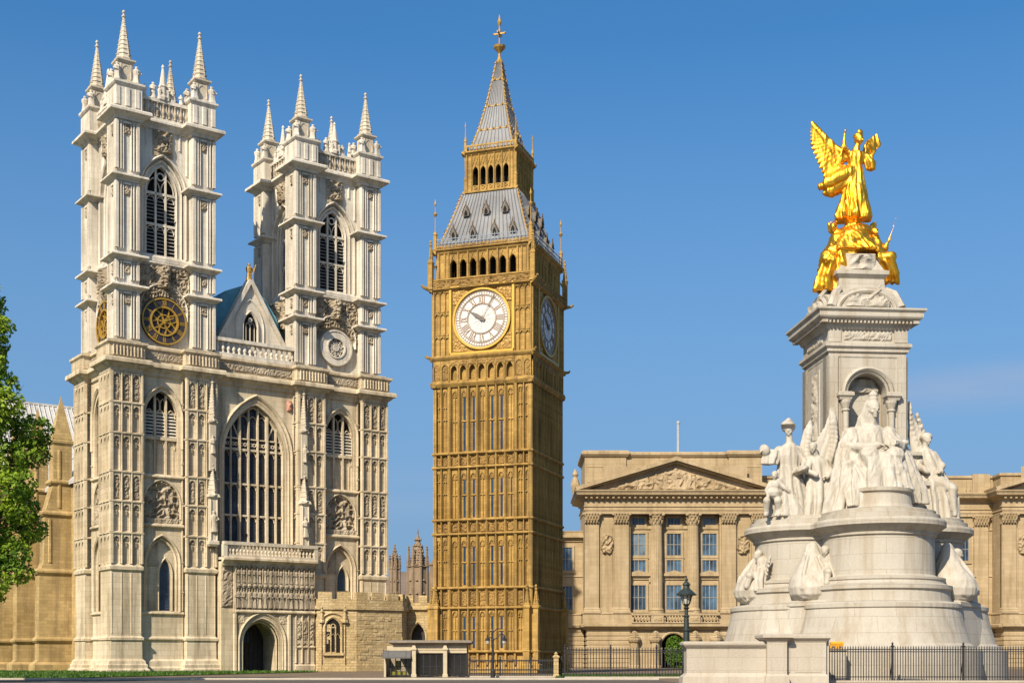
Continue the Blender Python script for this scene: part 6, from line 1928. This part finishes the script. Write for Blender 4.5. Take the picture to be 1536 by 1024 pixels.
limb(a, [(-.55, 0, 4.3), (-1.0, -.1, 3.9), (-1.4, -.35, 4.1), (-1.7, -.5, 4.15)], [.28, .24, .18, .12]); hand(a, (-1.65, -.5, 4.15), (-1, -.3, -.1), (0, -.2, -1), .14, .6)
robe(a, [(-1.35, -.3, 3.3, .42, .25, .25), (-1.2, -.25, 3.8, .5, .3, .2), (-1.0, -.15, 4.25, .4, .3, .1)], 5, 6); ell(a, (-1.65, -.4, 4.2), (.35, .3, .4))
limb(a, [(.55, 0, 4.3), (.95, -.3, 3.5), (.7, -.8, 3.0)], [.28, .22, .15]); ell(a, (.55, -.75, 2.9), (.5, .22, .75), (1, 0, .4), (0, 1, 0)); hand(a, (.75, -.75, 3.05), (-.7, -.5, -.3), (0, 0, -1), .14, .7)
robe(a, [(.75, -.4, .0, .5, .35, .25), (.6, -.45, 1.2, .45, .4, .2), (.4, -.35, 2.4, .4, .35, .12)], 6, 9)
# child and crouching helper
limb(a, [(-.85, -.5, 2.2), (-1.05, -.6, 1.9), (-1.1, -.6, 1.5)], [.3, .42, .45]); head(a, (-1.1, -.75, 2.55), .28, (-.7, -1, -.2))
for dx in (-.25, .2): limb(a, [(-1.1 + dx, -.6, 1.5), (-1.25 + dx * 1.6, -.85, .95), (-1.15 + dx * 1.8, -.6, .2), (-1.25 + dx * 1.8, -.9, .06)], [.34, .25, .17, .13])
limb(a, [(-.85, -.7, 2.1), (-.4, -.9, 1.7), (.0, -.85, 1.4)], [.17, .14, .1]); limb(a, [(-1.35, -.6, 2.1), (-1.65, -.7, 1.6), (-1.55, -.9, 1.2)], [.17, .14, .1])
robe(a, [(.0, -.7, 0, .8, .4, .25), (-.1, -.65, .7, .6, .4, .2), (-.2, -.5, 1.6, .4, .35, .12)], 6, 13)
sculpt('marble_body', a, 'statue_marble', st, .045, [(1.7, 1.7, .3, .07, (.25, .1), 3.0), (3.8, 3.8, .6, .022, (-.2, .1), 8.0)], [((0, -.1, 5.6), .6), ((-1.1, -.75, 2.5), .35), ((-1.2, -.7, .9), .5)], 1)

st = statue('angel_statue', 'white marble angel with upswept wings leaning on the left side of the pillar', -3.45, -3.15, 12.15)
a = MB()
robe(a, [(-.1, -.3, -1.9, .95, .6, .24), (-.05, -.3, -1.0, .85, .65, .2), (0, -.2, 0, .8, .6, .16), (0, -.1, .9, .72, .55, .1), (-.1, -.1, 1.6, .6, .45, .06), (-.15, -.1, 2.0, .35, .3, .03)], 8, 7)
limb(a, [(-.2, -.15, 1.9), (-.35, -.3, 2.3)], [.25, .2]); head(a, (-.45, -.4, 2.5), .34, (-.6, -1, -.25))
limb(a, [(-.6, -.2, 1.6), (-.9, -.6, 1.0), (-.4, -1.0, .7)], [.25, .2, .14]); limb(a, [(.35, -.2, 1.6), (.75, -.5, .9), (.3, -.9, .6)], [.28, .24, .15]); hand(a, (.3, -.9, .6), (-1, -.3, 0), (0, 0, -1), .12, .6)
wing(a, (.3, .2, .3), (1.0, .25, 4.3), (-.6, 0, .8), (-.02, 0, 1), 2.0, 1.3, 13, .1, .36, (0, 1, 0), (.4, 0, 0))
wing(a, (-.35, .3, .8), (-.35, .4, 3.6), (-.4, 0, .9), (.1, 0, 1), 1.4, 1.0, 10, .1, .32, (0, 1, 0), (-.25, 0, 0))
robe(a, [(.6, -.5, -1.0, .35, .3, .25), (.75, -.5, 0, .5, .35, .2), (.7, -.4, .9, .45, .4, .12)], 6, 9)
sculpt('marble_body', a, 'statue_marble', st, .045, [(1.7, 1.7, .3, .07, (-.15, .1), 5.0), (3.8, 3.8, .6, .022, (.2, .1), 2.0)], [((-.45, -.4, 2.5), .45)], 1)

st = statue('angel_statue', 'shaded white marble angel in long robes with narrow raised wings, right of the pillar', 4.2, -2.0, 10.3)
a = MB()
robe(a, [(.75, -.3, 0, 1.15, .8, .22), (.65, -.3, 1.2, 1.05, .8, .2), (.4, -.2, 2.4, .9, .7, .16), (.15, -.1, 3.3, .75, .58, .1), (-.05, -.05, 4.1, .68, .48, .06), (-.15, 0, 4.6, .4, .32, .03)], 9, 8)
limb(a, [(-.15, 0, 4.5), (-.15, -.1, 5.0)], [.26, .2]); head(a, (-.12, -.2, 5.2), .36, (.5, -1, -.2)); ell(a, (-.1, -.02, 5.4), (.42, .4, .3))
limb(a, [(.4, 0, 4.2), (.8, -.4, 3.5), (.5, -.9, 3.0)], [.28, .24, .16]); hand(a, (.5, -.9, 3.0), (-.6, -.7, 0), (0, 0, -1), .13, .6)
limb(a, [(-.6, 0, 4.2), (-.8, -.5, 3.4), (-.3, -.9, 3.0)], [.28, .24, .16])
robe(a, [(1.4, -.5, .2, .45, .4, .25), (1.3, -.6, 1.3, .5, .45, .2), (.9, -.5, 2.4, .5, .4, .12)], 6, 22); limb(a, [(.4, -.6, 2.4), (1.2, -.9, 1.9), (1.3, -.8, .7)], [.5, .42, .3])
wing(a, (-.5, .3, 4.0), (-1.1, .3, 7.2), (.25, 0, 1), (-.05, 0, 1), 1.5, .8, 9, .08, .27, (0, 1, 0), (-.15, 0, 0))
wing(a, (-.2, .4, 4.1), (-.55, .5, 6.9), (.4, 0, .9), (.05, 0, 1), .9, .5, 6, .08, .15, (0, 1, 0), (.1, 0, 0))
sculpt('marble_body', a, 'statue_marble', st, .045, [(1.7, 1.7, .3, .07, (.25, .1), 6.0), (3.8, 3.8, .6, .022, (-.2, .1), 1.0)], [((-.12, -.15, 5.25), .5)], 1)

# ------------------------------------------------------------ carved prows with crouching cherubs on the base
def prow(lx, ly, rot, label):
    p = MON @ Vector((lx, ly, 4.7))
    t = thing('prow_carving', label, 'statue', p, R(5 + rot), 'carved prows round the monument base')
    a = MB()
    robe(a, [(0, .1, .0, .75, .75), (0, 0, .2, 1.15, 1.1), (0, -.1, .55, 1.42, 1.35), (0, -.1, 1.0, 1.52, 1.42), (-.05, -.05, 1.5, 1.4, 1.3), (-.12, .1, 2.0, 1.12, 1.05), (-.2, .25, 2.6, .78, .75), (-.24, .3, 3.2, .52, .5), (-.22, .3, 3.7, .32, .3), (-.2, .3, 3.85, .15, .15)], 4, 8, 72, .014)
    tube(a, [(-.1, -1.25, .3), (-.1, -1.5, .9), (-.12, -1.2, 1.8), (-.2, -.45, 2.8), (-.2, .2, 3.6)], [.07, .1, .1, .1, .12], 8)
    tube(a, [(1.0, -.85, .3), (1.1, -.95, 1.0), (.8, -.7, 1.9), (.2, -.2, 2.9)], [.06, .1, .1, .1], 8)
    a.M = Matrix.Translation((.55, -.25, .0))
    limb(a, [(.2, .5, 2.0), (.2, .4, 2.8)], [.5, .4]); head(a, (.25, .1, 3.2), .34, (.2, -1, -.2))
    robe(a, [(.9, .1, .9, .4, .35, .25), (.8, .1, 1.6, .4, .35, .2), (.5, .3, 2.4, .4, .35, .1)], 6, 3)
    wing(a, (.5, .5, 2.2), (1.2, .7, 2.9), (.8, 0, -.6), (.6, 0, .8), .7, .4, 6, .06, .14, (0, 1, 0))
    limb(a, [(.2, .4, 2.0), (.7, -.5, 1.9), (.7, -.7, 1.2)], [.32, .26, .18])
    a.M = None
    sculpt('marble_body', a, 'statue_marble', t, .05, [(2.4, 2.4, .5, .035, (.1, .1), 3.0)], [((.8, -.15, 3.2), .45)], 1)
prow(-4.5, -5.5, -40, 'bulging marble prow with a cherub, left of the front drum')
prow(4.5, -5.3, 55, 'bulging marble prow with a cherub, right of the front drum')
prow(-6.9, -1.6, -95, 'marble prow carving at the far left flank of the base')

# ------------------------------------------------------------ forecourt wall and pier in front of the monument
wl = thing('parapet_wall', 'low pale stone forecourt wall ending in a taller stepped pier', 'wall', (9.43, 72, 0))
a = MB()
rect_loft(a, 0, 4.3, 0, 1.2, [(.25, 0), (.22, .35), (.03, .5), (0, .55), (0, 1.85), (.04, 1.9), (.14, 2.0), (.2, 2.08), (.2, 2.2), (.1, 2.26)])
box(a, .1, 4.2, -.012, 0, .62, .64)
a.build('panel', 'pier', wl)
a = MB()
rect_loft(a, 4.28, 5.35, -.35, 1.5, [(.12, 0), (.1, .4), (0, .5), (0, 2.2), (.05, 2.28), (.22, 2.42), (.28, 2.46), (.28, 2.6), (.1, 2.68)])
rect_loft(a, 5.3, 7.55, .05, 1.5, [(.12, 0), (.1, .4), (0, .5), (0, 2.2), (.05, 2.28), (.18, 2.4), (.22, 2.44), (.22, 2.58), (.05, 2.66)])
rib(a, 5.5, 5.6, .05, .04, .6, 2.1); box(a, 5.85, 7.3, .03, .05, .6, 2.1)
rect_loft(a, 7.4, 7.75, .3, 1.4, [(0, 0), (0, 2.3), (.06, 2.4), (.06, 2.5)])
a.build('pier', 'pier', wl)
bx_ = thing('packing_case', 'small amber yellow case lying on top of the railing behind the pier', 'case', (18.62, 76.6, 1.9))
a = MB()
rect_loft(a, -.38, .38, -.2, .2, [(-.03, 0), (0, .04), (0, .17), (.02, .18), (.02, .21), (-.04, .22)])
rect_loft(a, -.3, .36, -.18, .18, [(0, .225), (.03, .25), (.03, .36), (0, .4), (-.05, .41)])
a.build('body', 'yellow', bx_)
a = MB(); box(a, -.25, -.1, -.225, -.2, .08, .14); box(a, .1, .25, -.225, -.2, .08, .14); a.build('catch', 'iron', bx_)
a = MB(); rect_loft(a, -.5, .5, -.3, .3, [(.05, -1.9), (0, -1.82), (0, -.15), (.06, -.1), (.06, -.003)]); tag(a.build('stone_block', 'pier', None, loc=(18.62, 76.6, 1.9)), 'small stone block carrying the yellow case behind the railing', 'block')

# ------------------------------------------------------------ railings, lamps, kiosk
def railing(label, x0, x1, y, zt, step, seg, cat='railing', rails=(.25,), spear=.16, br=.022, foot=.12, thick=.05):
    t = thing('iron_railing', label, cat, ((x0 + x1) / 2, y, 0))
    ox = (x0 + x1) / 2
    a = MB(); box(a, x0 - ox, x1 - ox, -.18, .18, 0, foot); a.build('kerb', 'pier', t)
    a = MB(); box(a, x0 - ox, x1 - ox, -.03, .03, zt - spear - thick, zt - spear); a.build('rail', 'iron', t)
    for r in rails:
        a = MB(); box(a, x0 - ox, x1 - ox, -.03, .03, r - thick / 2, r + thick / 2); a.build('rail', 'iron', t)
    n = max(1, round((x1 - x0) / seg)); L = (x1 - x0) / n
    for i in range(n + 1):
        u = x0 + i * L - ox
        a = MB(); rect_loft(a, u - .055, u + .055, -.055, .055, [(0, foot), (0, zt - .05), (.03, zt - .03), (.03, zt + .02), (-.03, zt + .08)]); lathe(a, u, 0, [(.03, zt + .07), (.07, zt + .14), (.01, zt + .24)], 6)
        tube(a, [(u, .05, zt * .7), (u, .5, foot)], .03, 5)
        a.build('post', 'iron', t)
        if i < n:
            m = MB(); k = int(L / step)
            for j in range(1, k):
                x = u + L * j / k
                lathe(m, x, 0, [(br, foot), (br, zt - .1), (br * 1.7, zt - .08), (.004, zt + .05)], 5)
            m.build('bar_panel', 'iron', t)
    return t
railing('tall black iron railing in front of the white monument', 17.25, 37.0, 74.3, 2.02, .145, 3.95, rails=(.32, 1.72), br=.026)
railing('tall black iron railing between clock tower and forecourt wall', 3.6, 13.0, 91, 2.08, .19, 3.1, rails=(.3, 1.78), br=.028)
railing('low black railing in front of the clock tower', -3.0, 3.5, 94.5, 1.28, .16, 2.2, rails=(.28, .55), spear=.04, br=.024, thick=.09)
bl = thing('stone_post', 'short square stone post at the end of the low black railing', 'post', (3.1, 93.9, 0))
a = MB(); rect_loft(a, -.17, .17, -.17, .17, [(.04, 0), (.04, .2), (0, .25), (0, 1.35), (.06, 1.42), (.06, 1.52), (-.05, 1.6)]); lathe(a, 0, 0, [(.1, 1.58), (.14, 1.7), (.02, 1.82)], 8); a.build('shaft', 'rubble', bl)

lamp = thing('street_lamp', 'tall black street lamp with a single large lantern before the palace', 'street lamp', (12.1, 92.5, 0))
a = MB()
lathe(a, 0, 0, [(.42, 0), (.42, .25), (.34, .35), (.3, 1.2), (.36, 1.3), (.24, 1.45), (.22, 3.2), (.28, 3.3), (.2, 3.4), (.16, 4.2), (.22, 4.28), (.13, 4.4), (.12, 4.75), (.22, 4.85), (.1, 4.95)], 12)
tube(a, [(-.5, 0, 4.6), (.5, 0, 4.6)], .035, 6)
a.build('post', 'green_dark', lamp)
a = MB()
lathe(a, 0, 0, [(.12, 4.95), (.2, 5.05), (.24, 5.1), (.24, 5.14)], 8)
for k in range(8):
    t = 2 * PI * k / 8; tube(a, [(.22 * math.cos(t), .22 * math.sin(t), 5.1), (.42 * math.cos(t), .42 * math.sin(t), 5.75)], .025, 4)
lathe(a, 0, 0, [(.68, 5.72), (.7, 5.8), (.42, 6.05), (.24, 6.2), (.22, 6.4), (.3, 6.45), (.2, 6.6), (.08, 6.7), (.12, 6.82), (.02, 7.0)], 8)
ln = a.build('lantern', 'green_dark', lamp)
a = MB(); lathe(a, 0, 0, [(.2, 5.12), (.38, 5.72)], 8); a.build('lantern_glass', 'lamp_glass', ln)

l2 = thing('street_lamp', 'short black twin armed lamp in front of the clock tower', 'street lamp', (-1.35, 93.6, 0))
a = MB(); lathe(a, 0, 0, [(.16, 0), (.16, .5), (.1, .6), (.08, 2.6), (.12, 2.65), (.06, 2.75), (.05, 3.3), (.01, 3.5)], 10)
tube(a, [(0, 0, 2.7), (.25, 0, 2.75), (.42, 0, 2.95), (.6, 0, 3.1), (.78, 0, 3.0)], .045, 6); tube(a, [(0, 0, 2.7), (-.2, 0, 2.85), (-.35, 0, 2.75)], .045, 6)
tube(a, [(.05, 0, 3.2), (.3, 0, 3.45), (.7, 0, 3.42)], .04, 6)
a.build('post', 'iron', l2)
for x in (-.36, .8):
    a = MB(); lathe(a, x, 0, [(.04, 2.35), (.1, 2.4), (.16, 2.62)], 8); h_ = a.build('lantern', 'lamp_glass', l2)
    a = MB(); lathe(a, x, 0, [(.2, 2.62), (.2, 2.66), (.08, 2.8), (.05, 3.0)], 8); a.build('lantern_cap', 'iron', h_)

M['kiosk_roof'] = plain('weathered_roof_slab', (0.20, 0.165, 0.12), 0.7, 0, 0.2, 3)
ks = thing('kiosk', 'low flat roofed tan kiosk with grey canvas awning and dark glass fronts', 'kiosk', (-6.4, 97, 0))
a = MB()
rect_loft(a, -2.3, 3.2, -.1, 4, [(0, 2.35), (.12, 2.42), (.28, 2.5), (.28, 2.62), (.1, 2.68)]); a.build('roof', 'kiosk_roof', ks)
a = MB(); box(a, -2.25, -.7, 0, 4, 1.9, 2.36); box(a, -.66, 3.1, .12, 4, 1.75, 2.36); box(a, -.66, 3.1, .08, .12, 1.98, 2.02); box(a, -2.9, 3.1, 2.2, 4, 0, 2.3); box(a, -2.9, -2.75, -.2, 2.3, 0, 1.5)
a.build('wall', 'kiosk_wall', ks)
for x in (-.72, 1.55):
    a = MB(); rect_loft(a, x - .14, x + .14, -.35, .1, [(.05, 0), (.05, .2), (0, .25), (0, 1.9), (.06, 1.98), (.06, 2.08), (0, 2.14), (-.04, 2.3)]); a.build('pillar', 'kiosk_wall', ks)
a = MB()
vs = []
n = 8
for i in range(n + 1):
    f = i / n; vs += [(-2.95, -.55 * f - .05 + .0, 1.93 - .48 * f ** 1.6), (-.95, -.55 * f - .05, 1.93 - .48 * f ** 1.6)]
a.add(vs, [(2 * i, 2 * i + 1, 2 * i + 3, 2 * i + 2) for i in range(n)])
for x in (-2.95, -2.6, -1.3, -.95): tube(a, [(x, -.05, 1.95), (x, -.35, 1.78), (x, -.6, 1.46)], .03, 5)
box(a, -2.97, -.93, -.63, -.58, 1.36, 1.47); a.build('awning', 'awning', ks)
for (x0, x1, z1, n) in ((-2.85, -.95, 1.45, 5), (-.5, 1.35, 1.72, 4), (1.78, 3.1, 1.72, 3)):
    a = MB(); a.add([(x0, .3, .12), (x1, .3, .12), (x1, .3, z1), (x0, .3, z1)], [(0, 1, 2, 3)]); wd = a.build('window', 'kiosk_glass', ks)
    a = MB()
    for i in range(n + 1): u = x0 + (x1 - x0) * i / n; box(a, u - .03, u + .03, .24, .32, .1, z1)
    box(a, x0, x1, .24, .32, .08, .16); box(a, x0, x1, .24, .32, z1 - .05, z1 + .04); box(a, x0, x1, .25, .31, .75, .79)
    a.build('window_frame', 'iron', wd)
a = MB(); box(a, -2.55, -2.42, .5, .6, .45, 1.15); box(a, -2.1, -1.75, .5, .6, .5, 1.2); rect_loft(a, -2.5, -1.3, .45, .8, [(0, .15), (0, .4), (.03, .42)])
tag(a.build('yellow_display', 'yellow_lit', None, loc=(-6.4, 97, 0)), 'yellow green display panels inside the kiosk window under the awning', 'display')

# ------------------------------------------------------------ trees
def tree(nm, label, base, trunk_h, r0, blobs, n, size, mat, seed):
    t = thing(nm, label, 'tree', base)
    rd = random.Random(seed)
    a = MB()
    tube(a, [(0, 0, 0), (.1, 0, trunk_h * .3), (-.05, .1, trunk_h * .7), (.1, 0, trunk_h)], [r0 * 1.3, r0, r0 * .8, r0 * .6], 12)
    for b in blobs:
        c = Vector(b[:3]); s = Vector((0, 0, trunk_h * rd.uniform(.5, 1.0)))
        mid = s.lerp(c, .5) + Vector((rd.uniform(-.5, .5), rd.uniform(-.5, .5), .4))
        tube(a, [s, mid, c], [r0 * .38, r0 * .22, r0 * .06], 6)
        for q in range(5):
            d = Vector((rd.gauss(0, 1) * b[3], rd.gauss(0, 1) * b[4], rd.gauss(0, .8) * b[5])) * .5
            tube(a, [mid.lerp(c, .6), c + d], [r0 * .1, r0 * .02], 4)
    a.build('trunk', 'bark', t)
    a = MB(); leaf_cloud(a, blobs, n, size, rd, .45)
    a.build('crown', mat, t, recalc=False)
    return t
rd = random.Random(21)
bl_ = []
TS = .70
tx, ty = -45.5, 103
for (x, z, r) in ((-40.0, 28.7, 1.0), (-40.9, 29.9, 1.2), (-40.6, 27.4, 1.4), (-42.6, 28.2, 1.9), (-39.2, 26.6, 1.1), (-39.7, 25.5, 1.3), (-40.3, 23.6, 1.6), (-39.2, 22.2, 1.3), (-38.2, 20.6, 1.4), (-37.6, 18.9, 1.5), (-37.5, 17.2, 1.4), (-38.6, 16.6, 1.7), (-37.5, 14.6, 1.35), (-38.0, 12.8, 1.4), (-37.3, 11.4, 1.2), (-38.9, 11.0, 1.5), (-38.4, 9.4, 1.25), (-38.0, 8.0, 1.15), (-39.0, 7.0, 1.1), (-39.9, 5.9, .9), (-40.4, 19.4, 2.2), (-40.6, 14.0, 2.3), (-40.6, 9.0, 1.7), (-42.3, 24.5, 2.6), (-44, 20, 3.6), (-44, 13, 3.6), (-46, 26, 3.2), (-48, 17, 4.4), (-50, 23, 3.6), (-48.5, 10, 3.4), (-45, 7.5, 2.2)):
    bl_.append(tuple(TS * q for q in (x - tx + rd.uniform(-.3, .3), rd.uniform(-2.2, 1.6), z + .56, r * 1.12, r * 1.15, r * .92)))
tree('leafy_tree', 'tall leafy green tree in front of the church side wall', (tx * TS, ty * TS, 0), 9, .4, bl_, 120000, .135, 'leaf', 4)
tree('leafy_tree', 'distant treetop showing above the palace parapet', (88, 225, 0), 18, .5, [(-5, 0, 28.6, 2.6, 2, 1.6), (-1, 0, 30.2, 3.4, 2.5, 2.2), (4, 0, 30.5, 3.6, 2.5, 2.3), (0, 0, 26, 6, 3, 3)], 9000, .3, 'leaf_far', 8)

# kerb and carriageway in the near foreground
k = MB(); rect_loft(k, -60, 9.2, 83.5, 83.8, [(0, -.05), (0, .1), (-.03, .13)]); struct(k.build('kerb', 'pier'))
k = MB(); k.add([(-60, 40, .004), (9.2, 40, .004), (9.2, 83.5, .004), (-60, 83.5, .004)], [(0, 1, 2, 3)]); struct(k.build('road', 'asphalt'))
